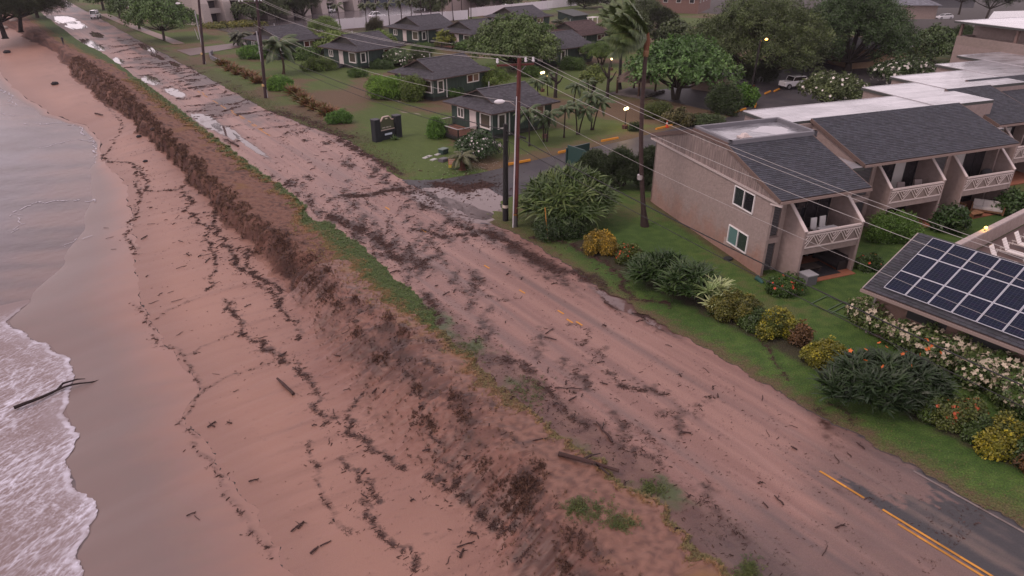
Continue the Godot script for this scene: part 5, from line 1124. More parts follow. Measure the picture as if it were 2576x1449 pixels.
# a clump of sword-leaf rosettes, every rosette a part
func rosettes(called: String, label: String, cat: String, bx: float, by: float, ty: float, hw: float, n: int, size: float, cols: Array, o := {}):
	var base := P(bx, by); var h := maxf(up(base, bx, ty) * 0.95, 0.5); var r := hw * mpp(base)
	var t := thing(called, label, cat, base, o.get("turn", -0.62), o.get("group", "")); var mm := {}
	for i in n:
		var a := i * 2.39996; var q := sqrt((i + 0.5) / n); var dome: float = o.get("dome", 0.0)
		var p := Vector3(cos(a) * q * r, 0, sin(a) * q * r * o.get("deep", 0.6)); var d: Vector3 = Vector3.UP + Vector3(cos(a), 0, sin(a)) * q * o.get("splay", 0.5)
		if dome > 0.0: p.y = maxf((h - size * 0.5) * sqrt(maxf(0.0, 1.0 - q * q * 0.85)) * R(0.72, 1.0), 0.1)
		var k := i % cols.size()
		if not mm.has(k):
			var src := clump("strap"); var ar := src.surface_get_arrays(0); var cc: PackedColorArray = ar[Mesh.ARRAY_COLOR]
			for j in cc.size(): cc[j] = cc[j] * cols[k] * Color(1.35, 1.5, 1.15)
			ar[Mesh.ARRAY_COLOR] = cc; var am := ArrayMesh.new(); am.add_surface_from_arrays(Mesh.PRIMITIVE_TRIANGLES, ar); mm[k] = am
		var pt := part("leaf_rosette", mm[k], "leaf", t, p); pt.basis = aligned(d + rdir(rng) * 0.2, size * R(0.8, 1.2))
	if o.get("dome", 0.0) > 0.9:
		var b := MB.new(); for i in 14: var a := i * 2.4; b.tube([Vector3(cos(a) * 0.4, 0, sin(a) * 0.3), Vector3(cos(a) * r * 0.3, h * 0.45, sin(a) * r * 0.2), Vector3(cos(a) * r * 0.55, h * 0.75, sin(a) * r * 0.35)], [0.09, 0.08, 0.06], 6, C(0.09, 0.07, 0.055))
		part("stems", b.mesh(), "bark", t)
	if o.has("fl"):
		var fx := []; var fcs := []
		for i in o.fl: fx.append(Transform3D(aligned(rdir(rng) + Vector3.UP, 0.24), Vector3(R(-0.9, 0.9) * r, h * R(0.85, 1.15), R(-0.7, 0.7) * r * o.get("deep", 0.6)))); fcs.append(C(0.6, 0.13, 0.02) * R(0.8, 1.1))
		multi("flowers", flower_mesh(), "petal", t, fx, fcs)
	return t

func build_trees():
	var g1 := C(0.052, 0.08, 0.026); var g2 := C(0.10, 0.125, 0.042); var dk := C(0.026, 0.043, 0.018); var dk2 := C(0.048, 0.075, 0.027); var yg := C(0.075, 0.105, 0.024); var yg2 := C(0.15, 0.18, 0.05)
	tree("spreading_tree", "large olive-green spreading tree in the middle of the cottages", 1292, 176, 28, 118, 150, "broad", 1700, 0.95, g1, C(0.095, 0.115, 0.05), {"lobes": 22, "tr": 0.4})
	tree("small_tree", "low wide light green tree between the second cottage and the street lamp", 1225, 224, 162, 56, 212, "fine", 620, 0.8, C(0.06, 0.095, 0.025), yg2, {"lobes": 9})
	tree("small_tree", "small umbrella-shaped green tree right of the blank-walled cottage", 1512, 165, 106, 50, 140, "tiny", 620, 0.8, g1, C(0.085, 0.125, 0.03), {"lobes": 10, "trunks": 4})
	tree("almond_tree", "broad tree with big glossy leaves beside the tall curved palm", 1700, 250, 82, 138, 205, "big", 1300, 0.85, C(0.036, 0.07, 0.024), C(0.09, 0.15, 0.05), {"lobes": 20, "tr": 0.45, "trunks": 3})
	tree("rain_tree", "wide feathery dark olive tree over the back car park", 1900, 196, -30, 178, 165, "fine", 2300, 1.35, C(0.038, 0.052, 0.02), C(0.072, 0.085, 0.035), {"lobes": 24, "flat": 0.25, "tr": 0.5})
	tree("dense_tree", "huge round dark green tree right of the wide feathery tree", 2132, 178, -50, 134, 150, "fine", 2300, 1.4, C(0.026, 0.044, 0.018), C(0.045, 0.075, 0.028), {"lobes": 22, "tr": 0.6, "flat": 0.5})
	var fc := Color(0.78, 0.74, 0.68)
	tree("plumeria_tree", "white-flowered plumeria beside the white off-road car", 2082, 272, 178, 84, 250, "broad", 760, 0.8, C(0.05, 0.065, 0.028), C(0.075, 0.085, 0.04), {"lobes": 12, "fl": 130, "fs": 0.42, "fc": fc, "trunks": 4})
	tree("plumeria_tree", "white-flowered plumeria at the end of the back car park by the stepped flat roofs", 2262, 224, 140, 74, 205, "broad", 700, 0.85, C(0.03, 0.045, 0.02), C(0.05, 0.07, 0.03), {"lobes": 12, "fl": 210, "fs": 0.55, "fc": fc})
	tree("plumeria_tree", "plumeria full of white flowers in front of the nearest cottage", 1200, 398, 331, 62, 388, "broad", 520, 0.62, C(0.024, 0.044, 0.02), C(0.04, 0.068, 0.03), {"lobes": 10, "fl": 330, "fs": 0.26, "fc": Color(0.8, 0.74, 0.72), "trunks": 3, "tr": 0.14})
	tree("plumeria_tree", "plumeria with white flowers between the second and third cottages", 1003, 166, 124, 42, 158, "broad", 360, 0.8, C(0.04, 0.062, 0.03), C(0.07, 0.09, 0.045), {"lobes": 8, "fl": 110, "fs": 0.36, "fc": fc})
	tree("plumeria_tree", "greyish plumeria with few flowers behind the second cottage", 1058, 158, 126, 40, 150, "willow", 330, 0.8, C(0.06, 0.075, 0.045), C(0.11, 0.12, 0.08), {"lobes": 8, "fl": 26, "fs": 0.36, "fc": fc})
	tree("shrub_tree", "wide yellow-green shrubby tree behind the third cottage", 835, 132, 80, 78, 122, "broad", 820, 0.9, yg, yg2, {"lobes": 13, "trunks": 3})
	tree("shrub_tree", "yellow-green shrubby tree right behind the roof of the third cottage", 945, 124, 76, 52, 116, "broad", 480, 0.9, yg, C(0.12, 0.15, 0.045), {"lobes": 9})
	tree("shrub_tree", "round yellow-green tree in front of the left end of the white fence", 822, 92, 40, 42, 84, "tiny", 520, 1.0, yg, C(0.115, 0.155, 0.05), {"lobes": 8})
	tree("roadside_tree", "leafy dark green street tree nearest the crossroads lawn at top left", 414, 103, -14, 76, 68, "broad", 950, 1.15, C(0.045, 0.075, 0.028), C(0.085, 0.12, 0.042), {"lobes": 14, "tr": 0.3})
	tree("roadside_tree", "second street tree along the pink path at top left", 352, 74, -40, 58, 30, "broad", 700, 1.3, C(0.04, 0.065, 0.026), C(0.07, 0.10, 0.04), {"lobes": 10, "tr": 0.28})
	tree("roadside_tree", "third street tree along the pink path, further from the crossroads", 303, 46, -60, 55, 6, "broad", 600, 1.5, C(0.04, 0.06, 0.026), C(0.07, 0.095, 0.04), {"lobes": 10, "tr": 0.3})
	tree("roadside_tree", "farthest street tree by the white van at the top edge", 262, 26, -70, 50, -8, "broad", 500, 1.7, C(0.035, 0.05, 0.025), C(0.06, 0.08, 0.035), {"lobes": 9, "tr": 0.4})
	tree("beach_tree", "dark gnarled beach tree with a forked trunk at the top left", 54, 80, -30, 90, 30, "needle", 800, 1.7, C(0.03, 0.035, 0.018), C(0.06, 0.065, 0.032), {"lobes": 12, "tr": 0.5, "bark": C(0.035, 0.025, 0.022), "dx": 1.5})
	tree("beach_tree", "dark leaning beach tree at the left edge above the sand", 14, 96, -10, 80, 40, "needle", 700, 1.6, C(0.028, 0.034, 0.018), C(0.055, 0.06, 0.03), {"lobes": 10, "tr": 0.55, "bark": C(0.03, 0.022, 0.02)})
	tree("beach_tree", "dark beach tree behind the forked one at the top left corner", 96, 46, -40, 80, 4, "needle", 600, 2.0, C(0.028, 0.035, 0.018), C(0.055, 0.062, 0.03), {"lobes": 10, "tr": 0.5})
	# darker trees along the top edge
	var i := 0
	for q in [[640, 62, -12, 40, 40], [700, 52, -30, 55, 40], [765, 48, -45, 60, 36], [815, 30, -30, 34, 22], [572, 30, -40, 40, 6], [880, 14, -30, 34, 4], [1065, 26, -25, 26, 18], [1105, 34, -22, 28, 26], [1215, 26, -30, 40, 14], [1290, 20, -40, 46, 8], [1370, 10, -40, 46, 0], [1470, 22, -25, 40, 16], [1545, 20, -30, 50, 12], [1598, 118, 30, 44, 100], [1655, 78, 18, 52, 66], [1690, 120, 50, 48, 105], [1620, 60, -10, 46, 44]]:
		tree("background_tree", ["dark evergreen tree left of the second utility pole top", "tall dark tree behind the coconut palm by the second pole", "dark tree mass left of the wet car park at the top", "dark tree by the parked truck at the top edge", "thin dark tree before the leaning-pier flats", "dark tree behind the parked truck", "dark bushy tree right of the blue-grey house", "reddish dark tree behind the white fence at its right part", "tree above the right end of the white fence", "dark tree above the joint of the two white fences", "dark tree at the top edge above the second white fence", "grey-green tree at the right end of the second white fence", "dense grey-green tree behind the white arbour", "brownish tree between the two tallest palms", "feathery tree just right of the tallest palm crown", "dark tree above the glossy almond tree", "pale green tree behind the tallest palm crown"][i], q[0], q[1], q[2], q[3], q[4], ["broad", "fine", "needle"][i % 3], 420, 1.5, C(0.035, 0.046, 0.024), C(0.065, 0.075, 0.036), {"lobes": 8})
		i += 1
	i = 0
	for q in [[2338, 160, 66, 52, 140], [2400, 148, 62, 46, 130], [2458, 168, 78, 48, 150], [2530, 140, 60, 46, 120], [2275, 150, 96, 36, 140], [2395, 212, 158, 62, 200], [2490, 200, 120, 46, 180], [2300, 198, 150, 52, 190]]:
		tree("garden_tree", ["bushy green tree below the tan house at upper right", "grey-green feathery tree beside the parked white sedan", "grey-green bushy tree by the back street", "dark conical tree near the roofed terrace", "brownish bush-like tree under the round dark tree", "low spreading green tree beyond the last flat roofs", "dark green tree left of the roofed terrace", "green tree right of the orange porch lamp"][i], q[0], q[1], q[2], q[3], q[4], ["broad", "willow", "fine"][i % 3], 560, 1.2, C(0.036, 0.056, 0.024), C(0.07, 0.095, 0.038), {"lobes": 10}); i += 1
	tree("street_tree", "tall dark tree with bare trunk on the lawn by the back street", 2412, 36, -60, 60, -6, "needle", 420, 1.6, C(0.03, 0.04, 0.02), C(0.05, 0.06, 0.03), {"lobes": 8, "tr": 0.3})
	tree("street_tree", "dark leaning tree at the top right corner over the wet street", 2474, 62, -50, 76, 8, "needle", 560, 1.7, C(0.03, 0.04, 0.02), C(0.05, 0.06, 0.03), {"lobes": 10, "tr": 0.3, "dx": 3.0})
	# oleander screen beside the driveway
	for q in [[1492, 458, 372, 46], [1556, 472, 368, 52], [1618, 470, 372, 44]]:
		tree("oleander_bush", ["tall grey-green oleander nearest the spiky pandanus", "tall grey-green oleander in the middle of the driveway screen", "tall grey-green oleander against the end wall of the flats"][[1492, 1556, 1618].find(q[0])], q[0], q[1], q[2], q[3], q[1] - 8, "willow", 700, 0.75, C(0.036, 0.05, 0.027), C(0.065, 0.082, 0.045), {"lobes": 11, "trunks": 4, "tr": 0.1, "cat": "bush"})
	# bare and pollarded trees
	for q in [[1397, 247, 182, "pollarded dark tree stump with short limbs behind the small palms"], [1527, 250, 168, "bare forked tree with thin leaves in front of the thatched hut"], [1492, 238, 180, "thin leaning bare trunk beside the pale green young tree"]]:
		var base := P(q[0], q[1]); var h := up(base, q[0], q[2]); var t := thing("bare_tree", q[3], "tree", base); var b := MB.new()
		b.tube([Vector3(0, -0.1, 0), Vector3(0.05, h * 0.5, 0), Vector3(0, h, 0.1)], [0.3, 0.22, 0.16], 8, C(0.05, 0.038, 0.035))
		for k in 5: var a := k * 1.4; b.tube([Vector3(0, h * (0.5 + 0.08 * k), 0), Vector3(cos(a) * 0.8, h * (0.62 + 0.08 * k), sin(a) * 0.8), Vector3(cos(a) * 1.3, h * (0.8 + 0.1 * k), sin(a) * 1.3)], [0.12, 0.09, 0.05], 6, C(0.05, 0.038, 0.035))
		part("trunk", b.mesh(), "bark", t)
	tree("small_tree", "pale green open-branched young tree left of the bare forked tree", 1497, 238, 165, 34, 205, "broad", 240, 0.75, C(0.06, 0.085, 0.03), C(0.13, 0.14, 0.045), {"lobes": 8, "tr": 0.14})

# ---- palms
var fronds := {}
func frond(kind: String, c0: Color, c1: Color) -> ArrayMesh:   # 1 m long, growing along +x and arching over
	var key := kind + str(c0); if fronds.has(key): return fronds[key]
	var b := MB.new(); var g := RandomNumberGenerator.new(); g.seed = 77
	var droop: float = {"coco": 0.75, "short": 0.9, "wind": 0.35}[kind]; var n := 34
	var pt := func(f: float) -> Vector3: return Vector3(f * (1.0 - 0.22 * f * droop), 0.34 * f - droop * f * f * 0.72, 0)
	var path := []; var rad := []; for i in 8: path.append(pt.call(i / 7.0)); rad.append(0.016 * (1.0 - i / 8.5))
	b.tube(path, rad, 4, C(0.16, 0.15, 0.06), Color(-1, 0, 0), false)
	for i in n:
		var f := 0.12 + 0.88 * i / (n - 1.0); var p: Vector3 = pt.call(f); var d: Vector3 = (pt.call(minf(f + 0.02, 1.02)) - p).normalized()
		var l := 0.30 * sin(clampf(f * 1.05, 0, 1) * PI * 0.86 + 0.32) + 0.04
		for s in [-1.0, 1.0]:
			var dir := (d * 0.75 + Vector3(0, -0.28 - g.randf() * 0.25, s * 0.85)).normalized(); var c := mixc(c0, c1, g.randf()) * g.randf_range(0.8, 1.2)
			var q := p + dir * l * 0.55; var e := q + (dir + Vector3(0, -0.7, 0)).normalized() * l * 0.5; var sd := d * 0.021
			b.quad(p - sd, p + sd, q + sd, q - sd, c); b.tri(q - sd, q + sd, e, c)
	fronds[key] = b.mesh(); return fronds[key]
func palm(label: String, base: Vector3, top: Vector3, tr: float, nf_: int, fl: float, kind: String, c0: Color, c1: Color, bark: Color, o := {}):
	var t := thing(o.get("called", "palm_tree"), label, "palm", base, 0.0, o.get("group", "")); var d := top - base
	var b := MB.new(); var bow: Vector3 = o.get("bow", Vector3.ZERO); var path := []; var rad := []
	for i in 11:
		var f := i / 10.0; path.append(d * f + bow * sin(f * PI)); rad.append(tr * (1.0 - 0.3 * f) * (1.0 + 0.9 * exp(-f * 22.0)))
	b.tube(path, rad, 9, bark, bark * 1.15)
	for i in 40:   # leaf scars
		var f := i / 40.0; var p := d * f + bow * sin(f * PI); var q := tr * (1.0 - 0.3 * f) * (1.0 + 0.9 * exp(-f * 22.0)); if q > 0.07: b.tube([p, p + Vector3(0, 0.03, 0)], [q * 1.05, q * 1.05], 9, bark * 0.75)
	part("trunk", b.mesh(), "bark", t)
	var m := frond(kind, c0, c1); var wind: Vector3 = o.get("wind", Vector3.ZERO)
	for i in nf_:
		var a := i * 2.39996; var lvl := float(i) / nf_; var tilt := lerpf(-0.5, 1.15, pow(lvl, 0.9)) + R(-0.1, 0.1)   # young ones stand up
		var dir := Vector3(cos(a) * cos(tilt), sin(-tilt * 0.0) + sin(0.9 - lvl * 1.5), sin(a) * cos(tilt)).normalized()
		dir = (dir + wind).normalized()
		var yaw := atan2(-dir.z, dir.x); var pit := asin(clampf(dir.y, -1, 1)) * 0.85
		var f := part("frond", m, "leaf", t, d + Vector3(0, -0.1, 0)); f.basis = Basis(Vector3.UP, yaw) * Basis(Vector3(0, 0, 1), pit) * Basis(Vector3.RIGHT, R(-0.5, 0.5)); f.basis = f.basis.scaled_local(Vector3.ONE * fl * R(0.85, 1.12))
	if o.has("shaft"):
		var s := MB.new(); s.tube([d + Vector3(0, -1.1, 0), d + Vector3(0, -0.3, 0), d + Vector3(0, 0.3, 0)], [tr * 0.85, tr * 1.25, tr * 0.5], 9, o.shaft); part("crownshaft", s.mesh(), "bark", t)
		if o.get("skirt", false):
			for i in 9:
				var a := i * 0.7; var f := part("dead_frond", frond("short", C(0.26, 0.13, 0.06), C(0.30, 0.19, 0.09)), "leaf", t, d + Vector3(0, -0.5, 0)); f.basis = (Basis(Vector3.UP, a) * Basis(Vector3(0, 0, 1), -1.25)).scaled_local(Vector3.ONE * 1.1)

func build_palms():
	var g0 := C(0.06, 0.095, 0.034); var g1 := C(0.12, 0.16, 0.06); var bk := C(0.075, 0.052, 0.045)
	var b1 := P(1622, 570); var h1 := up(b1, 1632, 92); var t1 := b1 + Vector3(-0.85, h1, -0.62)
	var lf := Vector3(-0.75, 0.25, -0.55)   # the wind bends the crowns this way
	palm("tallest palm, its curved dark trunk rising from the lawn before the flats' end wall", b1, t1, 0.19, 30, 3.2, "wind", g0, g1, C(0.065, 0.04, 0.036), {"wind": lf * 1.35, "shaft": C(0.20, 0.085, 0.045), "skirt": true, "bow": Vector3(-0.3, 0, -0.2), "called": "coconut_palm"})
	var band := MB.new(); band.tube([Vector3(0, 3.85, 0), Vector3(0, 4.2, 0)], [0.225, 0.225], 10, C(0.55, 0.5, 0.5)); solo("trunk_band", band.mesh(), "metal", "pale metal band round the tallest palm trunk", "band", b1 + Vector3(-0.57, 0, -0.41))
	var b2 := P(1558, 226); palm("second tallest palm, dark trunk left of the thatched hut", b2, b2 + Vector3(-0.2, up(b2, 1566, 46), -0.15), 0.24, 22, 3.8, "wind", g0, g1, C(0.035, 0.03, 0.03), {"wind": lf * 0.7, "shaft": C(0.13, 0.075, 0.045), "called": "coconut_palm"})
	var b3 := P(714, 188); palm("short coconut palm with a big arching crown right of the second utility pole", b3, b3 + Vector3(-0.3, up(b3, 704, 112), -0.2), 0.2, 18, 4.3, "coco", C(0.05, 0.085, 0.035), C(0.10, 0.13, 0.06), C(0.11, 0.075, 0.05), {"bow": Vector3(0.35, 0, 0.1), "called": "coconut_palm"})
	# thin palms along the white fence
	var i := 0; var src: Node3D
	for q in [[858, 79], [923, 80], [949, 77], [981, 73], [1012, 69], [1036, 66], [1062, 63], [1086, 60], [1113, 57], [1141, 53], [1162, 50], [1185, 48]]:
		var b := P(q[0], q[1]); var h := up(b, q[0], [14, 12, 12, 10, 4, 2, -6, -8, -8, -10, -10, -12][i])
		palm(["leftmost thin palm of the row along the white fence", "second thin palm from the left along the white fence", "third thin palm from the left, before the white car behind the fence", "fourth thin palm from the left along the white fence", "fifth thin palm along the fence, left of the fence-side cottage roof", "sixth thin palm along the fence, above that roof's left slope", "seventh thin palm along the fence, above that roof's ridge", "eighth thin palm along the fence, above that roof's right half", "ninth thin palm along the fence, at that roof's right end", "tenth thin palm along the fence, beside that cottage", "eleventh thin palm along the white fence", "rightmost thin palm of the row along the white fence"][i], b, b + Vector3(R(-0.3, 0.3), h, R(-0.2, 0.2)), 0.13, 11, 2.3, "short", C(0.04, 0.055, 0.025), C(0.08, 0.095, 0.04), C(0.06, 0.04, 0.042), {"group": "thin palms along the white fence", "wind": lf * 0.35}); i += 1
	# small lawn palms between the cottages and the driveway
	i = 0
	for q in [[1332, 369, 1329, 280, 2.0], [1368, 357, 1366, 300, 1.5], [1376, 357, 1382, 285, 1.6], [1419, 347, 1420, 272, 1.5], [1452, 339, 1443, 262, 1.7], [1456, 339, 1470, 276, 1.6], [1488, 328, 1484, 240, 2.0], [1492, 328, 1506, 258, 1.9], [1442, 268, 1449, 215, 1.9], [1378, 242, 1375, 195, 1.9], [1480, 250, 1478, 205, 1.6], [1355, 262, 1350, 205, 1.7]]:
		var b := P(q[0], q[1]); var h := up(b, q[2], q[3]); var sx: float = (q[2] - q[0]) * mpp(b)
		palm(["nearest small lawn palm, beside the guy wire of the red-brown pole", "left stem of the paired small palms nearest the cottage side wall", "right stem of the paired small palms nearest the cottage side wall", "single straight small palm between the two palm pairs", "left stem of the V-shaped palm pair on the driveway lawn", "right stem of the V-shaped palm pair on the driveway lawn", "left stem of the rightmost lawn palm pair", "right stem of the rightmost lawn palm pair", "small palm behind the lawn pairs, near the bare stump", "short bushy palm under the big central tree", "small palm before the bare forked tree", "slim palm left of the pollarded stump"][i], b, b + Vector3(sx * 0.8, h, sx * 0.6), 0.09, 12, q[4], "short", C(0.042, 0.075, 0.028), C(0.08, 0.12, 0.045), C(0.055, 0.042, 0.036), {"group": "small palms on the cottage lawn", "bow": Vector3(-sx * 0.15, 0, 0), "wind": lf * 0.15}); i += 1
	# squat cycad in front of the flowering plumeria
	var b4 := P(1164, 428); palm("squat palm with a thick orange trunk in front of the flowering plumeria", b4, b4 + Vector3(0, up(b4, 1164, 392), 0), 0.27, 14, 1.9, "short", C(0.06, 0.075, 0.03), C(0.11, 0.11, 0.05), C(0.17, 0.065, 0.04), {})
	var b5 := P(610, 116); palm("bushy dark fan palm before the far cottage roof left of the second pole", b5, b5 + Vector3(0, up(b5, 610, 88), 0), 0.3, 30, 3.2, "short", C(0.05, 0.06, 0.04), C(0.09, 0.10, 0.06), C(0.06, 0.04, 0.04), {})
	var b6 := P(1412, 70); palm("spreading low palm by the garden shed", b6, b6 + Vector3(0, 1.2, 0), 0.25, 16, 3.4, "coco", C(0.045, 0.06, 0.03), C(0.08, 0.09, 0.05), bk, {})
	var b7 := P(1492, 116); palm("green fan-shaped palm behind the umbrella-shaped tree", b7, b7 + Vector3(0, up(b7, 1492, 92), 0), 0.25, 22, 3.0, "short", C(0.04, 0.065, 0.03), C(0.07, 0.10, 0.045), bk, {})
	var b8 := P(1545, 130); palm("shaggy palm with hanging dry leaves left of the second tallest palm", b8, b8 + Vector3(0, up(b8, 1545, 60), 0), 0.3, 24, 3.0, "short", C(0.075, 0.075, 0.045), C(0.11, 0.10, 0.06), bk, {})

func build_bushes():
	var gr := C(0.05, 0.105, 0.018); var gr2 := C(0.105, 0.185, 0.03); var dg := C(0.028, 0.05, 0.017); var dg2 := C(0.055, 0.088, 0.03)
	bush("hedge", "clipped bright green hedge left of the second utility pole", 640, 150, 117, 32, "tiny", 520, 0.9, gr, gr2, {"box": true, "lobes": 4, "cat": "hedge"})
	bush("shrub", "rounded bright green shrub at the foot of the second utility pole", 706, 232, 190, 33, "tiny", 480, 0.75, gr, gr2)
	bush("shrub", "bright green shrub at the near end of the red-leaved row", 856, 313, 274, 28, "tiny", 420, 0.6, C(0.045, 0.095, 0.018), C(0.085, 0.16, 0.03))
	bush("hedge", "square clipped light green hedge in front of the second cottage", 975, 252, 192, 46, "tiny", 900, 0.75, C(0.065, 0.12, 0.015), C(0.125, 0.20, 0.028), {"box": true, "lobes": 4, "cat": "hedge"})
	bush("hedge", "olive hedge with a bare red stem joining the square light green hedge", 1042, 258, 190, 30, "tiny", 560, 0.75, C(0.06, 0.085, 0.02), C(0.10, 0.125, 0.03), {"box": true, "lobes": 3, "cat": "hedge"})
	bush("shrub", "green shrub at the corner of the second cottage side wall", 1128, 247, 214, 32, "tiny", 420, 0.7, gr, C(0.085, 0.14, 0.03))
	bush("shrub", "light green shrub against the deck of the nearest cottage", 1100, 352, 292, 24, "tiny", 480, 0.6, C(0.055, 0.115, 0.02), C(0.10, 0.175, 0.035))
	bush("shrub", "leafy variegated shrub before the steps of the third cottage", 806, 180, 140, 36, "broad", 420, 0.6, C(0.05, 0.075, 0.018), C(0.12, 0.15, 0.035), {"lobes": 8})
	bush("shrub", "dark green shrub along the side wall of the third cottage", 960, 175, 150, 28, "tiny", 300, 0.75, dg, dg2)
	bush("croton", "tall yellow-leaved croton beside the fence-side cottage", 1124, 122, 70, 26, "strap", 130, 0.9, C(0.11, 0.13, 0.03), C(0.22, 0.20, 0.05), {"lobes": 5})
	bush("croton", "round yellow-green croton left of the big central tree", 1262, 72, 44, 22, "broad", 240, 1.0, C(0.14, 0.15, 0.03), C(0.25, 0.24, 0.06))
	bush("shrub", "brown-grey dead cypress shrub against the white fence", 946, 88, 36, 18, "needle", 260, 1.0, C(0.11, 0.09, 0.075), C(0.16, 0.13, 0.11))
	bush("shrub", "green shrub at the right of the garden shed under the central tree", 1370, 100, 66, 50, "broad", 360, 0.9, C(0.04, 0.075, 0.025), C(0.08, 0.12, 0.04))
	bush("shrub", "dark round shrub near the parking sign pole", 1816, 292, 198, 36, "tiny", 640, 0.8, C(0.022, 0.036, 0.014), C(0.04, 0.06, 0.022))
	bush("shrub", "vivid green shrub behind the parking sign pole", 1862, 268, 206, 38, "broad", 520, 0.7, C(0.045, 0.10, 0.018), C(0.09, 0.17, 0.03))
	bush("shrub", "reddish brown leafy shrub behind the traffic cone", 1705, 318, 276, 36, "broad", 360, 0.6, C(0.05, 0.05, 0.025), C(0.10, 0.075, 0.035))
	bush("shrub", "grey-green low shrub by the corner of the boxed flat roof", 1770, 318, 290, 52, "tiny", 420, 0.7, C(0.04, 0.055, 0.025), C(0.065, 0.085, 0.04), {"lobes": 8})
	bush("shrub", "olive round shrub on the lawn by the dark trunk of the almond tree", 1650, 300, 252, 34, "tiny", 420, 0.7, C(0.05, 0.065, 0.018), C(0.08, 0.09, 0.028))
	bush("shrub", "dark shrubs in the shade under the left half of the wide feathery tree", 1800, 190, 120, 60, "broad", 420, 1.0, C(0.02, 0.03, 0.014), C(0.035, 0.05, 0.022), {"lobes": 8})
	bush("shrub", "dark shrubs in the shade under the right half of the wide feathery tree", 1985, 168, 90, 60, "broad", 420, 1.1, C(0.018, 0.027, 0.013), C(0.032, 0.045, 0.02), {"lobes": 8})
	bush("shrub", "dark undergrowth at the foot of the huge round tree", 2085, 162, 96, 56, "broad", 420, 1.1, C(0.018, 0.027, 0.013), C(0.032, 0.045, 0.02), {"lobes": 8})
	bush("shrub", "dark hanging vine shrub left of the white off-road car", 1905, 210, 140, 44, "willow", 460, 0.9, C(0.024, 0.034, 0.017), C(0.04, 0.055, 0.026), {"lobes": 9})
	bush("flower_bed", "yellow and green flowering bed before the leaning-pier flats", 590, 72, 58, 70, "broad", 320, 1.0, C(0.05, 0.06, 0.03), C(0.22, 0.17, 0.03), {"lobes": 9, "cat": "flower bed"})
	bush("shrub", "dark garden shrubs below the flats near the street tree", 470, 50, 20, 34, "tiny", 240, 1.2, dg, dg2)
	bush("potted_shrub", "small dark potted shrub beside the lit lamp post", 1597, 332, 305, 14, "tiny", 160, 0.5, C(0.02, 0.035, 0.014), C(0.035, 0.055, 0.022))
	var y := 0
	for q in [[1092, 182, 150, 30], [900, 196, 172, 20], [1065, 132, 104, 26], [1180, 132, 98, 34], [1440, 178, 140, 30], [1085, 100, 78, 20], [760, 152, 118, 34], [1335, 196, 165, 26], [1420, 108, 84, 30]]:
		bush("shrub", ["leafy garden shrub between the second and third cottage roofs", "small round shrub on the lawn before the third cottage side wall", "green shrub behind the greyish plumeria", "dark shrub below the left side of the central tree", "green shrub at the far corner of the blank-walled cottage", "small shrub at the end wall of the fence-side cottage", "green shrub right of the coconut palm crown", "low shrub under the central tree near the two-globe lamp", "shrub beside the spreading low palm"][y], q[0], q[1], q[2], q[3], ["broad", "tiny", "fine"][y % 3], 300, 0.8, C(0.04, 0.07, 0.02), C(0.085, 0.13, 0.035)); y += 1
	# the planted row along the road in front of the flats
	bush("croton", "orange-yellow croton at the foot of the spiky pandanus", 1508, 645, 577, 40, "broad", 837, 0.32, C(0.08, 0.06, 0.015), C(0.38, 0.21, 0.03), {"lobes": 8})
	bush("ixora_bush", "small bush of red-orange flowers right of the orange-yellow croton", 1580, 668, 612, 32, "broad", 405, 0.32, C(0.05, 0.065, 0.015), C(0.09, 0.09, 0.025), {"fl": 70, "fc": Color(0.55, 0.09, 0.03), "fs": 0.18})
	rosettes("strap_leaf_clump", "long dark green clump of strap leaves nearest the red-orange bush", "plant", 1655, 718, 632, 62, 46, 1.4, [C(0.022, 0.042, 0.014), C(0.035, 0.06, 0.02), C(0.028, 0.05, 0.016)], {"deep": 0.7, "dome": 0.5})
	bush("croton", "thin yellow-leaved croton growing through the left dark strap-leaf clump", 1622, 690, 648, 14, "broad", 175, 0.32, C(0.13, 0.15, 0.03), C(0.26, 0.26, 0.06), {"lobes": 3})
	rosettes("strap_leaf_clump", "dark strap-leaf clump with pale new leaves beside the striped plant", "plant", 1730, 752, 652, 62, 46, 1.4, [C(0.022, 0.042, 0.014), C(0.04, 0.065, 0.02), C(0.028, 0.05, 0.016)], {"deep": 0.7, "dome": 0.5})
	rosettes("variegated_plant", "striped cream and green sword-leaf plant in the roadside row", "plant", 1790, 778, 690, 34, 7, 1.35, [C(0.30, 0.31, 0.20), C(0.20, 0.24, 0.13), C(0.36, 0.36, 0.26)], {"deep": 0.8, "dome": 0.1})
	bush("croton", "brownish green croton between the striped plant and the bright yellow croton", 1845, 815, 738, 60, "broad", 1215, 0.32, C(0.05, 0.055, 0.014), C(0.13, 0.10, 0.02), {"lobes": 9})
	bush("croton", "bright yellow croton at the end of the first planted row", 1952, 856, 786, 54, "broad", 1080, 0.32, C(0.03, 0.045, 0.012), C(0.27, 0.205, 0.018), {"lobes": 8})
	bush("croton", "yellow croton at the start of the second planted row", 2066, 926, 856, 44, "broad", 945, 0.32, C(0.028, 0.042, 0.012), C(0.25, 0.19, 0.018), {"lobes": 7})
	rosettes("strap_leaf_clump", "large dark strap-leaf clump with orange flowers in the second planted row", "plant", 2215, 1012, 880, 122, 120, 1.2, [C(0.014, 0.026, 0.012), C(0.024, 0.042, 0.017), C(0.018, 0.032, 0.014)], {"deep": 0.6, "fl": 16, "dome": 0.6})
	bush("ixora_bush", "red-flowered bush beside the large dark strap-leaf clump", 2394, 1088, 1000, 64, "broad", 945, 0.32, C(0.04, 0.055, 0.014), C(0.09, 0.09, 0.025), {"fl": 110, "fc": Color(0.5, 0.10, 0.035), "fs": 0.2, "lobes": 8})
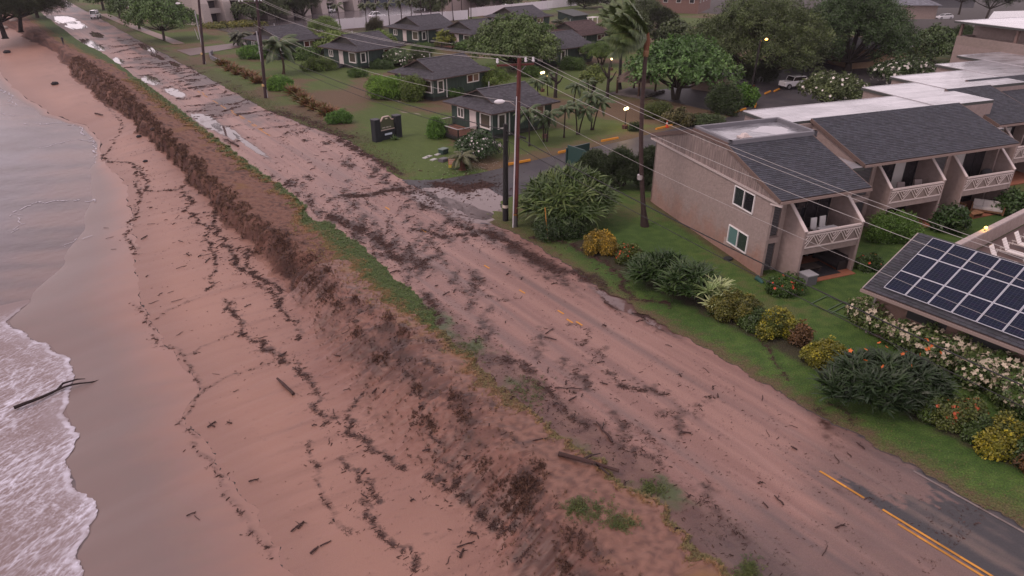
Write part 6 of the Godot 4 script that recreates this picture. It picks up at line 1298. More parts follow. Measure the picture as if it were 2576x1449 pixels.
	bush("croton", "golden yellow croton near the right edge of the second planted row", 2512, 1145, 1050, 62, "broad", 1080, 0.32, C(0.03, 0.045, 0.012), C(0.29, 0.21, 0.018), {"lobes": 8})
	bush("croton", "dark red-brown croton at the right edge of the second planted row", 2600, 1190, 1085, 46, "broad", 675, 0.32, C(0.06, 0.03, 0.018), C(0.15, 0.06, 0.025))
	y = 0
	for q in [[1612, 690, 640, 26], [1692, 742, 676, 26], [1812, 800, 742, 26], [1900, 842, 776, 34], [2008, 872, 812, 22], [2120, 965, 892, 34], [2335, 1062, 975, 30], [2455, 1120, 1040, 28], [2570, 1170, 1090, 30]]:
		bush("shrub", ["low green plants between the red-orange bush and the strap leaves", "low green plants between the two long strap-leaf clumps", "low dark green plants right of the striped plant", "dark green leafy filler left of the bright yellow croton", "red-brown leafy end of the first planted row", "dark leafy filler between the yellow croton and the large strap-leaf clump", "green filler left of the red-flowered roadside bush", "green filler between the red-flowered bush and the golden croton", "green filler right of the golden croton"][y], q[0], q[1], q[2], q[3], "broad", 330, 0.34, C(0.022, 0.036, 0.012) if y != 4 else C(0.05, 0.025, 0.016), C(0.06, 0.085, 0.022) if y != 4 else C(0.13, 0.06, 0.03), {"lobes": 4}); y += 1
	for k in 5:
		bush("flowering_hedge", ["cream-flowered hedge clump at the corner post of the pool house", "second cream-flowered hedge clump along the pool house", "third cream-flowered hedge clump, below the middle solar panels", "fourth cream-flowered hedge clump along the pool house", "cream-flowered hedge clump at the right edge of the photo"][k], 2215 + k * 98, 852 + k * 55, 758 + k * 44, 84, "broad", 760, 0.45, C(0.04, 0.065, 0.02), C(0.10, 0.11, 0.045), {"fl": 520, "fc": Color(0.58, 0.50, 0.37), "fs": 0.26, "lobes": 7, "group": "cream-flowered hedge clumps along the pool house", "turn": 1.57, "deep": 0.5})
	bush("ixora_bush", "red-flowered round bush by the corner of the nearest patio", 1972, 748, 690, 42, "broad", 837, 0.32, C(0.03, 0.055, 0.014), C(0.06, 0.10, 0.022), {"fl": 40, "fc": Color(0.55, 0.07, 0.025), "fs": 0.2})
	bush("ixora_bush", "red-flowered dark bush right of the nearest patio", 2182, 685, 635, 24, "broad", 405, 0.32, C(0.025, 0.045, 0.014), C(0.05, 0.08, 0.02), {"fl": 16, "fc": Color(0.55, 0.07, 0.025), "fs": 0.2})
	bush("shrub", "bright green rounded shrub between the first and second balconies", 2235, 615, 528, 54, "fine", 760, 0.6, C(0.055, 0.10, 0.022), C(0.10, 0.165, 0.035), {"lobes": 9})
	bush("shrub", "dark leafy shrub between the second and third balconies", 2380, 588, 512, 36, "big", 340, 0.5, C(0.02, 0.042, 0.012), C(0.035, 0.065, 0.02))
	bush("shrub", "leafy plants at the right edge beyond the third balcony", 2545, 545, 480, 36, "big", 300, 0.6, C(0.025, 0.045, 0.015), C(0.05, 0.085, 0.025))
	rosettes("pandanus", "big mound of spiky pandanus leaves beside the driveway mouth", "plant", 1428, 560, 408, 92, 120, 1.9, [C(0.05, 0.075, 0.028), C(0.075, 0.105, 0.035), C(0.10, 0.125, 0.05), C(0.042, 0.065, 0.026)], {"dome": 1.0, "deep": 0.9, "splay": 1.1})
	bush("shrub", "dark green undergrowth at the foot of the spiky pandanus", 1410, 608, 540, 66, "tiny", 560, 0.6, C(0.02, 0.036, 0.014), C(0.04, 0.06, 0.022), {"lobes": 8})
	# red-leaved plants along the verge by the cottages
	var k := 0
	for q in [[562, 165], [582, 178], [604, 188], [628, 198], [652, 210], [742, 238], [758, 252], [776, 268], [800, 278], [826, 290], [690, 215]]:
		rosettes("ti_plant", ["reddish ti plant at the left end of the verge row, by the low curved wall", "second reddish ti plant from the left in the verge row", "third reddish ti plant from the left in the verge row", "fourth reddish ti plant from the left, before the clipped hedge", "fifth reddish ti plant from the left, left of the second pole", "reddish ti plant just right of the rounded shrub at the second pole", "second reddish ti plant right of the rounded shrub", "third reddish ti plant right of the rounded shrub", "isolated red ti plant left of the last green shrub", "small ti plant touching the last green verge shrub", "ti plant at the foot of the second utility pole"][k], "plant", q[0], q[1], q[1] - 26, 12, 8, 1.9, [C(0.14, 0.06, 0.035), C(0.10, 0.085, 0.03), C(0.17, 0.085, 0.045)], {"group": "reddish ti plants along the cottage verge", "splay": 0.35, "dome": 0.0}); k += 1
	for q in [[963, 352, "grey-green agave in front of the entrance sign"], [996, 352, "thin green spiky plant before the right pillar of the entrance sign"]]:
		rosettes("sign_plant", q[2], "plant", q[0], q[1], q[1] - 18, 5, 3, 0.7, [C(0.10, 0.14, 0.09), C(0.08, 0.12, 0.05)], {})

# ======================================================= poles, wires, street things
func wire(n: String, label: String, a: Vector3, b: Vector3, sag: float, r: float, c: Color, group := ""):
	var p := []; var rd := []; var k := 22; var mid := a
	for i in k + 1: var f := float(i) / k; p.append(a.lerp(b, f) - Vector3(0, sag * 4.0 * f * (1.0 - f), 0) - mid); rd.append(r)
	var m := MB.new(); m.tube(p, rd, 5, c, Color(-1, 0, 0), false); solo(n, m.mesh(), "plain", label, "cable", a, group)
func insul(par: Node, at: Vector3):
	var b := MB.new(); b.tube([at, at + Vector3(0, 0.12, 0)], [0.02, 0.02], 6, C(0.2, 0.18, 0.17)); b.tube([at + Vector3(0, 0.1, 0), at + Vector3(0, 0.18, 0), at + Vector3(0, 0.22, 0), at + Vector3(0, 0.34, 0), at + Vector3(0, 0.4, 0)], [0.08, 0.11, 0.075, 0.095, 0.05], 9, C(0.72, 0.71, 0.74)); part("insulator", b.mesh(), "paint", par)
func arm_lamp(par: Node, h: float, d: Vector3, l: float):
	var b := MB.new(); b.tube([Vector3(0, h, 0), Vector3(0, h + 0.35, 0) + d * l * 0.5, Vector3(0, h + 0.42, 0) + d * l], [0.04, 0.035, 0.03], 7, C(0.40, 0.36, 0.35)); var a := part("lamp_arm", b.mesh(), "metal", par)
	var g := MB.new(); var e := Vector3(0, h + 0.4, 0) + d * (l + 0.28); g.tube([e - d * 0.4, e - d * 0.22, e + d * 0.1, e + d * 0.34, e + d * 0.42], [0.05, 0.14, 0.17, 0.12, 0.03], 10, C(0.74, 0.72, 0.74)); part("lamp_head", g.mesh(), "paint", a)
func upole(label: String, base: Vector3, h: float, r: float, col: Color, lean := Vector3.ZERO) -> Node3D:
	var t := thing("utility_pole", label, "utility pole", base); var b := MB.new(); var p := []; var rd := []
	for i in 9: var f := i / 8.0; p.append(Vector3(0, -0.2 + (h + 0.2) * f, 0) + lean * f); rd.append(r * (1.0 - 0.28 * f))
	b.tube(p, rd, 12, col * 0.9, col); part("pole", b.mesh(), "wood", t); return t

func build_poles():
	var b3 := P(1296, 572); var h3 := up(b3, 1308, 146); var red := C(0.15, 0.042, 0.034)
	var along := Vector3(0.0, 0, -1.0); var cr := Vector3(0.93, 0, 0.36)
	var t3 := upole("red-brown utility pole with a cross-arm and street lamp at the driveway corner", b3, h3, 0.2, red, Vector3(0.22, 0, 0.16))
	var arm := MB.new(); arm.bar(Vector3(0, h3 - 0.45, 0) - cr * 1.35, Vector3(0, h3 - 0.45, 0) + cr * 1.35, 0.12, 0.14, red * 0.9); arm.bar(Vector3(0, h3 - 1.3, 0), Vector3(0, h3 - 0.5, 0) + cr * 0.8, 0.03, 0.05, C(0.3, 0.28, 0.28)); part("cross_arm", arm.mesh(), "wood", t3)
	for k in [-1.3, 0.75, 1.3]: insul(t3, Vector3(0, h3 - 0.38, 0) + cr * k)
	arm_lamp(t3, h3 - 3.3, Vector3(-0.93, 0, -0.2).normalized(), 0.95)
	var cd := MB.new(); cd.tube([Vector3(-0.24, -0.1, 0.05), Vector3(-0.08, h3 - 4.5, 0.16), Vector3(-0.02, h3 - 2.6, 0.18)], [0.055, 0.055, 0.03], 7, C(0.55, 0.53, 0.55)); part("conduit", cd.mesh(), "plain", t3)
	var sk := MB.new(); sk.tube([Vector3(0, 0, 0), Vector3(0, 1.0, 0)], [0.215, 0.21], 12, C(0.14, 0.13, 0.135)); part("sleeve", sk.mesh(), "metal", t3)
	var nt := MB.new(); var tm := TextMesh.new(); tm.text = "922"; tm.font_size = 32; tm.pixel_size = 0.0055; tm.depth = 0.01
	nt.tube([Vector3(0, 1.02, 0), Vector3(0, 1.26, 0)], [0.213, 0.212], 12, C(0.03, 0.02, 0.02)); var tg := part("number_tag", nt.mesh(), "plain", t3)
	var sm := StandardMaterial3D.new(); sm.albedo_color = Color(0.8, 0.5, 0.08); var tn := part("tag_digits", tm, sm, tg, Vector3(-0.13, 1.14, 0.19)); tn.rotation.y = -0.6
	var b4 := P(1272, 557); var h4 := up(b4, 1278, 312)
	var t4 := upole("short black utility pole standing beside the red-brown one", b4, h4, 0.24, C(0.018, 0.017, 0.018), Vector3(0.05, 0, 0))
	var bd := MB.new(); bd.tube([Vector3(0, 1.18, 0), Vector3(0, 1.42, 0)], [0.245, 0.244], 12, C(0.5, 0.43, 0.36)); part("pale_band", bd.mesh(), "plain", t4)
	var lp := MB.new(); var q := Vector3(-0.2, h4 - 0.6, 0.0); lp.tube([q + Vector3(-0.9, 0.1, 0), q + Vector3(-0.75, -0.9, 0.1), q + Vector3(-0.35, -1.5, 0.1), q + Vector3(0.0, -1.0, 0)], [0.04, 0.035, 0.035, 0.03], 6, C(0.02, 0.02, 0.02)); lp.tube([q + Vector3(0.45, 0, 0), q + Vector3(0.6, -1.6, 0), q + Vector3(0.35, -2.8, 0)], [0.02, 0.02, 0.02], 5, C(0.02, 0.02, 0.02)); lp.tube([q + Vector3(0.9, -0.25, 0.5), q + Vector3(1.5, -0.5, 0.9)], [0.09, 0.09], 8, C(0.02, 0.02, 0.02)); part("cable_loops", lp.mesh(), "rubber", t4)
	var b2 := P(669, 248); var dark := C(0.062, 0.034, 0.038); var h2 := up(b2, 657, -8)
	var t2 := upole("tall dark brown utility pole with grey conduit among the verge plants", b2, h2, 0.24, dark, cr * 0.9)
	var b1 := P(514, 162); var h1 := h2 + 0.5
	var t1 := upole("farthest dark brown utility pole with a street lamp near the crossroads", b1, h1, 0.25, dark, cr * 1.5)
	for e in [[t2, h2], [t1, h1]]:
		var a := MB.new(); a.bar(Vector3(0, e[1] - 0.7, 0) - cr * 1.5, Vector3(0, e[1] - 0.7, 0) + cr * 1.5, 0.13, 0.15, dark); part("cross_arm", a.mesh(), "wood", e[0])
		for k in [-1.4, -1.0, 0.6, 1.0, 1.4]: insul(e[0], Vector3(0, e[1] - 0.62, 0) + cr * k)
		var c := MB.new(); c.tube([Vector3(0.22, -0.1, 0.12), Vector3(0.18, 9.0, 0.1)], [0.09, 0.09], 8, C(0.36, 0.35, 0.37)); part("conduit", c.mesh(), "plain", e[0])
		var y := MB.new(); y.tube([Vector3(0, 1.7, 0), Vector3(0, 2.0, 0)], [0.25, 0.25], 12, C(0.5, 0.33, 0.15)); part("pale_band", y.mesh(), "plain", e[0])
	arm_lamp(t1, up(b1, 500, 14), Vector3(-0.9, 0, -0.4).normalized(), 2.0)
	# conductors along the road, and on to the next pole behind the camera
	var nx := Vector3(29.3, 0, 50.0); var g := "bare overhead conductors along the road"; var wc := C(0.42, 0.40, 0.39)
	var i := 0
	for k in [[-1.3, -1.4], [0.75, 1.0], [1.3, 1.4]]:
		var a: Vector3 = b3 + Vector3(0, h3, 0) + cr * k[0]
		wire("overhead_wire", ["pale wire from the left insulator of the red-brown pole to the far dark pole", "pale wire from the middle insulator of the red-brown pole to the far dark pole", "pale wire from the right insulator of the red-brown pole to the far dark pole"][i], a, b2 + Vector3(0, h2 - 0.3, 0) + cr * k[1], 1.3, 0.014, wc, g)
		wire("overhead_wire", ["lowest of three pale wires sweeping right from the red-brown pole over the flats", "middle of three pale wires sweeping right from the red-brown pole over the flats", "highest of three pale wires sweeping right from the red-brown pole over the flats"][i], a, nx + Vector3(0, 12.9, 0) + cr * k[0], 4.1, 0.010, wc, g)
		wire("overhead_wire", ["left pale wire between the two far dark poles", "middle pale wire between the two far dark poles", "right pale wire between the two far dark poles"][i], b2 + Vector3(0, h2 - 0.3, 0) + cr * k[1], b1 + Vector3(0, h1 - 0.3, 0) + cr * k[1], 1.0, 0.02, wc, g); i += 1
	wire("overhead_wire", "thin pale wire lower on the red-brown pole sweeping right before the flats", b3 + Vector3(0.1, h3 - 2.9, 0), nx + Vector3(0, 10.0, 0), 3.6, 0.007, wc, g)
	wire("overhead_wire", "thin pale wire lower on the red-brown pole running to the second dark pole", b3 + Vector3(-0.1, h3 - 3.0, 0), b2 + Vector3(0, h2 - 3.4, 0), 1.3, 0.012, wc, g)
	var cc := C(0.018, 0.017, 0.018)
	for e in [[h4 - 0.45, 0.035, 5.6, "thick black cable from the black pole sweeping right across the lawn", "thick black cable from the black pole back to the second dark pole"], [h4 - 1.15, 0.022, 4.5, "lower thin black cable from the black pole sweeping right across the lawn", "lower thin black cable from the black pole back to the second dark pole"]]:
		wire("telephone_cable", e[3], b4 + Vector3(0, e[0], 0), nx + Vector3(0, e[2], 0), 2.5, e[1], cc, "black cables along the road"); wire("telephone_cable", e[4], b4 + Vector3(0, e[0], 0), b2 + Vector3(0, h2 - 5.5 - (h4 - e[0]), 0), 1.0, e[1], cc, "black cables along the road")
	wire("guy_wire", "thin guy wire from the red-brown pole down to the driveway lawn", b3 + Vector3(0.1, h3 - 3.0, 0), P(1396, 405), 0.0, 0.018, C(0.45, 0.44, 0.44))
	var st := thing("marker_stake", "thin orange-yellow leaning marker stake before the spiky pandanus", "stake", P(1379, 608)); var m := MB.new(); m.tube([Vector3.ZERO, Vector3(-0.25, up(P(1379, 608), 1367, 522), -0.15)], [0.035, 0.03], 6, C(0.50, 0.22, 0.05)); part("rod", m.mesh(), "plain", st)

func lamp_post(label: String, base: Vector3, h: float, globes: int, on: float):
	var o := thing("lamp_post", label, "lamp post", base); var bk := C(0.02, 0.02, 0.02)
	var f := MB.new(); f.cbox(Vector3(0, 0.25, 0), Vector3(0.5, 0.5, 0.5), C(0.14, 0.07, 0.055)); part("plinth", f.mesh(), "stucco", o)
	var b := MB.new(); b.tube([Vector3(0, 0.4, 0), Vector3(0, 1.0, 0), Vector3(0, h - 0.3, 0)], [0.09, 0.05, 0.045], 8, bk)
	if globes == 2: b.bar(Vector3(-0.28, h - 0.3, 0.1), Vector3(0.28, h - 0.3, -0.1), 0.05, 0.05, bk)
	part("post", b.mesh(), "paint", o)
	for k in globes:
		var at := Vector3((k * 2 - 1) * 0.28 if globes == 2 else 0.0, h - 0.1, (1 - k * 2) * 0.1 if globes == 2 else 0.0); var g := MB.new(); g.ball(at, Vector3.ONE * 0.17, Color.WHITE, 8, 12)
		part("globe", g.mesh(), glow_mat(Color(1.0, 0.88, 0.62), 5.0) if on > 0 else "paint", o)
		if on > 0: lit(o, at, Color(1.0, 0.8, 0.5), on, 0.17)

func car(called: String, label: String, cat: String, at: Vector3, turn: float, L: float, H: float, col: Color, boxy: bool):
	var o := thing(called, label, cat, at, turn); var W := 0.9; var s := L / 4.6; var b := MB.new(); var dk := C(0.012, 0.012, 0.014)
	# cross-sections from nose (+x) to tail: x, half width, bottom, shoulder
	var sec := [[2.3, 0.62, 0.35, 0.62], [2.15, 0.8, 0.25, 0.78], [1.2, 0.9, 0.2, 0.92], [0.0, 0.92, 0.2, 0.98], [-1.4, 0.92, 0.2, 1.0], [-2.15, 0.84, 0.28, 0.95], [-2.3, 0.7, 0.4, 0.8]]
	if boxy: sec = [[2.2, 0.72, 0.5, 1.05], [2.1, 0.78, 0.45, 1.15], [0.9, 0.82, 0.45, 1.2], [0.0, 0.84, 0.45, 1.22], [-1.4, 0.84, 0.45, 1.22], [-2.0, 0.84, 0.5, 1.2], [-2.1, 0.8, 0.55, 1.1]]
	for i in sec.size() - 1:
		var p: Array = sec[i]; var q: Array = sec[i + 1]; var x0: float = p[0] * s; var x1: float = q[0] * s
		for z in [1.0, -1.0]:
			var a := [Vector3(x0, p[2], p[1] * z), Vector3(x1, q[2], q[1] * z), Vector3(x1, q[3] - 0.12, q[1] * z), Vector3(x0, p[3] - 0.12, p[1] * z), Vector3(x0, p[3], p[1] * 0.86 * z), Vector3(x1, q[3], q[1] * 0.86 * z)]
			if z > 0: b.quad(a[1], a[0], a[3], a[2], col); b.quad(a[2], a[3], a[4], a[5], col)
			else: b.quad(a[0], a[1], a[2], a[3], col); b.quad(a[3], a[2], a[5], a[4], col)
		b.quad(Vector3(x0, p[3], p[1] * 0.86), Vector3(x0, p[3], -p[1] * 0.86), Vector3(x1, q[3], -q[1] * 0.86), Vector3(x1, q[3], q[1] * 0.86), col)
	for e in [sec[0], sec[-1]]: b.quad(Vector3(e[0] * s, e[2], -e[1]), Vector3(e[0] * s, e[2], e[1]), Vector3(e[0] * s, e[3], e[1] * 0.86), Vector3(e[0] * s, e[3], -e[1] * 0.86), col)
	var sh: float = sec[3][3]; var c := [0.95, 0.15, -1.35, -2.0] if not boxy else [0.75, 0.45, -1.95, -2.0]
	var body := part("body", b.mesh(), "carpaint", o); var g := MB.new(); var r := MB.new(); var rw := 0.62 if not boxy else 0.74
	var lo := [Vector3(c[0] * s, sh, 0.78), Vector3(c[0] * s, sh, -0.78), Vector3(c[3] * s, sh, -0.78), Vector3(c[3] * s, sh, 0.78)]; var hi := [Vector3(c[1] * s, H - 0.05, rw), Vector3(c[1] * s, H - 0.05, -rw), Vector3(c[2] * s, H - 0.05, -rw), Vector3(c[2] * s, H - 0.05, rw)]
	for i in 4: var j := (i + 1) % 4; g.quad(lo[i], lo[j], hi[j], hi[i], dk)
	part("windows", g.mesh(), "glass", o)
	r.hexa([hi[0], hi[3], hi[2], hi[1], hi[0] * Vector3(0.9, 1, 0.9) + Vector3(0, 0.06, 0), hi[3] * Vector3(0.95, 1, 0.9) + Vector3(0, 0.06, 0), hi[2] * Vector3(0.95, 1, 0.9) + Vector3(0, 0.06, 0), hi[1] * Vector3(0.9, 1, 0.9) + Vector3(0, 0.06, 0)], col)
	for z in [1.0, -1.0]:
		for f in [0.0, 0.5, 1.0]: r.bar(Vector3(lerpf(c[0], c[3], f) * s, sh, 0.785 * z), Vector3(lerpf(c[1], c[2], f) * s, H - 0.04, (rw + 0.01) * z), 0.07, 0.06, col if f != 0.5 else dk)
	part("roof", r.mesh(), "carpaint", o)
	for x in [1.4, -1.4]:
		for z in [0.82, -0.82]:
			var w := MB.new(); var wr := 0.33 if not boxy else 0.42; w.tube([Vector3(0, 0, -0.11), Vector3(0, 0, 0.11)], [wr, wr], 14, dk); var wm := part("wheel", w.mesh(), "rubber", o, Vector3(x * s, wr, z))
			var k := MB.new(); k.tube([Vector3(0, 0, -0.115), Vector3(0, 0, 0.115)], [wr * 0.6, wr * 0.6], 10, C(0.35, 0.35, 0.37)); part("rim", k.mesh(), "metal", wm)
	for z in [0.55, -0.55]:
		var hl := MB.new(); hl.cbox(Vector3((sec[0][0] - 0.06) * s, sec[0][3] - 0.1, z), Vector3(0.16, 0.12, 0.24), C(0.7, 0.7, 0.72)); part("headlight", hl.mesh(), "paint", o)
		var tl := MB.new(); tl.cbox(Vector3((sec[-1][0] + 0.06) * s, sec[-1][3] - 0.12, z), Vector3(0.16, 0.14, 0.22), C(0.35, 0.02, 0.02)); part("tail_light", tl.mesh(), "paint", o)

func build_street_things():
	# entrance sign between two pillars
	var s0 := P(949, 357); var s1 := P(1001, 345); var sd := s1 - s0; var sw := sd.length(); var sg := thing("entrance_sign", "dark two-pillared entrance sign with a framed green board on the corner lawn", "sign", s0, atan2(-sd.z, sd.x))
	var dk := C(0.018, 0.02, 0.025)
	for e in [[0.0, 2.45], [sw, 2.45]]:
		var p := MB.new(); p.box(Vector3(e[0] - 0.38, 0, -0.38), Vector3(e[0] + 0.38, e[1], 0.38), dk); p.box(Vector3(e[0] - 0.42, e[1], -0.42), Vector3(e[0] + 0.42, e[1] + 0.08, 0.42), C(0.10, 0.10, 0.115)); part("pillar", p.mesh(), "wood", sg)
	var lb := MB.new(); lb.box(Vector3(0.38, 0.05, -0.12), Vector3(sw - 0.38, 1.05, 0.12), dk); part("base_wall", lb.mesh(), "wood", sg)
	var bw := sw - 0.9; var bm := MB.new(); var fm := MB.new(); var n := 16; var tp := func(f: float) -> float: return 2.15 + 0.42 * smoothstep(0.1, 0.32, f) * smoothstep(0.9, 0.68, f)
	for i in n:
		var f0 := float(i) / n; var f1 := float(i + 1) / n; var x0 := 0.45 + bw * f0; var x1 := 0.45 + bw * f1
		bm.hexa([Vector3(x0, 1.2, 0.06), Vector3(x1, 1.2, 0.06), Vector3(x1, 1.2, -0.06), Vector3(x0, 1.2, -0.06), Vector3(x0, tp.call(f0), 0.06), Vector3(x1, tp.call(f1), 0.06), Vector3(x1, tp.call(f1), -0.06), Vector3(x0, tp.call(f0), -0.06)], C(0.075, 0.08, 0.05))
		fm.bar(Vector3(x0, tp.call(f0), 0), Vector3(x1, tp.call(f1), 0), 0.18, 0.1, C(0.5, 0.38, 0.33), Vector3(0, 1, 0.001))
	for x in [0.45, 0.45 + bw]: fm.bar(Vector3(x, 1.15, 0), Vector3(x, 2.15, 0), 0.18, 0.09, C(0.26, 0.10, 0.08))
	fm.bar(Vector3(0.4, 1.15, 0), Vector3(0.5 + bw, 1.15, 0), 0.2, 0.1, C(0.45, 0.36, 0.33))
	var bd := part("sign_board", bm.mesh(), "paint", sg); part("frame", fm.mesh(), "paint", bd)
	var tx := MB.new(); for i in 11: if i != 4 and i != 8: tx.box(Vector3(0.8 + i * (bw - 0.75) / 11, 1.36, 0.06), Vector3(0.8 + (i + 0.72) * (bw - 0.75) / 11, 1.46, 0.075), C(0.55, 0.50, 0.46))
	tx.ball(Vector3(0.45 + bw * 0.5, 2.36, 0.06), Vector3(0.2, 0.07, 0.03), C(0.55, 0.5, 0.36)); part("lettering", tx.mesh(), "paint", bd)
	var pl := MB.new(); pl.box(Vector3(sw * 0.36, 0.55, 0.12), Vector3(sw * 0.70, 0.75, 0.16), C(0.5, 0.55, 0.64)); part("name_strip", pl.mesh(), "paint", sg)
	# small warning sign
	var ws := thing("warning_sign", "small red, white and yellow sign on two thin legs near the squat palm", "sign", P(1137.6, 428), -0.45); var wb := MB.new(); wb.box(Vector3(-0.33, 0.55, -0.015), Vector3(0.33, 1.15, 0.015), C(0.55, 0.20, 0.13)); var wbp := part("panel", wb.mesh(), "paint", ws)
	var wt := MB.new(); wt.box(Vector3(-0.29, 1.0, 0.016), Vector3(0.29, 1.1, 0.022), C(0.62, 0.5, 0.42)); for r in 2: for i in 4: wt.box(Vector3(-0.25 + i * 0.13, 0.67 + r * 0.16, 0.016), Vector3(-0.16 + i * 0.13, 0.77 + r * 0.16, 0.022), C(0.62, 0.54, 0.46))
	part("lettering", wt.mesh(), "paint", wbp)
	var wy := MB.new(); wy.box(Vector3(-0.33, 0.26, -0.015), Vector3(0.33, 0.54, 0.015), C(0.55, 0.45, 0.06)); part("yellow_panel", wy.mesh(), "paint", ws); var wl := MB.new(); for x in [-0.3, 0.3]: wl.cbox(Vector3(x, 0.55, -0.03), Vector3(0.03, 1.1, 0.03), C(0.2, 0.2, 0.2)); part("legs", wl.mesh(), "metal", ws)
	# utility boxes on the corner lawn
	var q := MB.new(); q.box(Vector3(-0.42, 0, -0.32), Vector3(0.42, 0.55, 0.32), C(0.02, 0.045, 0.038)); q.box(Vector3(-0.46, 0.55, -0.36), Vector3(0.46, 0.63, 0.36), C(0.16, 0.20, 0.18)); solo("utility_box", q.mesh(), "plain", "dark green utility cabinet on the corner lawn left of the squat palm", "utility box", P(1116, 388)).rotation.y = 0.3
	var q2 := MB.new(); q2.box(Vector3(-0.45, 0, -0.35), Vector3(0.45, 0.32, 0.35), C(0.10, 0.09, 0.10)); q2.box(Vector3(-0.4, 0.32, -0.3), Vector3(0.4, 0.38, 0.3), C(0.14, 0.13, 0.14)); solo("utility_box", q2.mesh(), "plain", "low dark grey utility box behind the small red and yellow sign", "utility box", P(1116, 407)).rotation.y = 0.3
	var k := 0
	for e in [[1102, 391], [1079, 396], [1091, 404], [1072, 399]]:
		var l := MB.new(); l.box(Vector3(-0.35, 0, -0.22), Vector3(0.35, 0.1, 0.22), C(0.40, 0.40, 0.38)); solo("utility_cover", l.mesh(), "plain", ["pale flat utility lid next to the green cabinet", "pale flat utility lid furthest from the squat palm, behind the nearest one", "pale flat utility lid nearest the road on the corner lawn", "leftmost pale flat utility lid on the corner lawn"][k], "utility cover", P(e[0], e[1]) + Vector3(0, 0.05, 0)).rotation.y = 0.35; k += 1
	# orange parking kerbs along the driveway
	k = 0
	for e in [[1272, 418, 1334, 406], [1405, 387, 1452, 377], [1513, 358, 1555, 350], [1650, 328, 1690, 318], [1844, 286, 1876, 276], [1899, 272, 1902, 262], [1924, 238, 1938, 232], [1947, 232, 1960, 226]]:
		var a := P(e[0], e[1]); var b := P(e[2], e[3]); var m := MB.new(); var d := (b - a) / 2.0; var dn := d.normalized(); var sdv := dn.cross(Vector3.UP)
		m.hexa([-d - sdv * 0.12, d - sdv * 0.12, d + sdv * 0.12, -d + sdv * 0.12, -d * 0.99 - sdv * 0.07 + Vector3(0, 0.2, 0), d * 0.99 - sdv * 0.07 + Vector3(0, 0.2, 0), d * 0.99 + sdv * 0.07 + Vector3(0, 0.2, 0), -d * 0.99 + sdv * 0.07 + Vector3(0, 0.2, 0)], C(0.58, 0.24, 0.02))
		solo("parking_kerb", m.mesh(), "plain", ["orange parking kerb nearest the road, behind the two near poles", "second orange parking kerb along the driveway", "third orange parking kerb along the driveway", "orange parking kerb under the traffic cone", "orange parking kerb at the bend into the back car park", "short orange kerb standing on edge at the bend", "left short yellow kerb before the white off-road car", "right short yellow kerb before the white off-road car"][k], "parking kerb", (a + b) / 2.0 + Vector3(0, 0.06, 0), "orange parking kerbs"); k += 1
	var cn := thing("traffic_cone", "orange traffic cone with a white collar on the driveway edge", "traffic cone", P(1677, 322) + Vector3(0, 0.08, 0)); var cb := MB.new(); cb.cbox(Vector3(0, 0.03, 0), Vector3(0.45, 0.06, 0.45), C(0.5, 0.05, 0.02)); part("base", cb.mesh(), "plain", cn)
	for e in [[0.06, 0.4, 0.17, 0.10, C(0.62, 0.07, 0.025)], [0.4, 0.62, 0.10, 0.065, C(0.75, 0.72, 0.7)], [0.62, 0.85, 0.065, 0.02, C(0.62, 0.07, 0.025)]]: var c := MB.new(); c.tube([Vector3(0, e[0], 0), Vector3(0, e[1], 0)], [e[2], e[3]], 12, e[4]); part("cone", c.mesh(), "plain", cn)
	lamp_post("lit lamp post with two glowing globes on a brick plinth by the driveway", P(1572, 325), up(P(1572, 325), 1572, 271), 2, 2.2)
	lamp_post("lit lamp post with two globes in front of the blank-walled cottage", P(1364, 232), up(P(1364, 232), 1364, 181), 2, 2.0)
	lamp_post("single-globe lit lamp post behind the thatched hut", P(1537, 178), up(P(1537, 178), 1537, 147), 1, 1.6)
	lamp_post("unlit white globe lamp among the small palms by the nearest cottage", P(1372, 348), up(P(1372, 348), 1374, 300), 2, 0.0)
	# parking sign on a pole with an orange lamp
	var lp := thing("street_lamp", "tall dark pole with an orange lamp and a sign by the car park bend", "street lamp", P(1882, 268)); var hh := up(P(1882, 268), 1895, 100); var m2 := MB.new(); m2.tube([Vector3.ZERO, Vector3(0.5, hh, 0)], [0.16, 0.11], 9, C(0.02, 0.018, 0.018)); m2.bar(Vector3(0.5, hh - 0.1, 0), Vector3(1.4, hh + 0.1, 0.2), 0.06, 0.06, C(0.03, 0.03, 0.03)); part("pole", m2.mesh(), "wood", lp)
	var m3 := MB.new(); m3.box(Vector3(0.14, 2.0, 0.1), Vector3(0.6, 2.9, 0.13), C(0.6, 0.54, 0.5)); for r in 3: m3.box(Vector3(0.2, 2.15 + r * 0.26, 0.131), Vector3(0.54, 2.25 + r * 0.26, 0.136), C(0.4, 0.08, 0.06)); part("parking_sign", m3.mesh(), "paint", lp)
	var m4 := MB.new(); m4.ball(Vector3(1.4, hh, 0.2), Vector3(0.24, 0.14, 0.2), Color.WHITE, 6, 10); part("lamp_head", m4.mesh(), glow_mat(Color(1, 0.72, 0.3), 5.0), lp); lit(lp, Vector3(1.4, hh, 0.2), Color(1, 0.66, 0.3), 3.0, 0.15)
	lamp_ball("porch_lamp", "orange porch lamp glowing on the small tan house under the trees", P(2239, 160) + Vector3(0, 2.6, 0.5), 0.2, Color(1, 0.6, 0.15), 6.0, 2.0)
	# thatched hut
	var th := thing("thatched_hut", "open thatched hut with stone floor behind the tallest palm", "hut", P(1600, 236), 0.25); var f := MB.new(); f.box(Vector3(-3.2, 0, -2.6), Vector3(3.2, 0.25, 2.6), C(0.13, 0.11, 0.105)); for e in 8: f.ball(Vector3(-3.2 + e * 0.9, 0.15, 2.7), Vector3(0.4, 0.3, 0.3), C(0.09, 0.08, 0.075), 5, 7, 1.2)
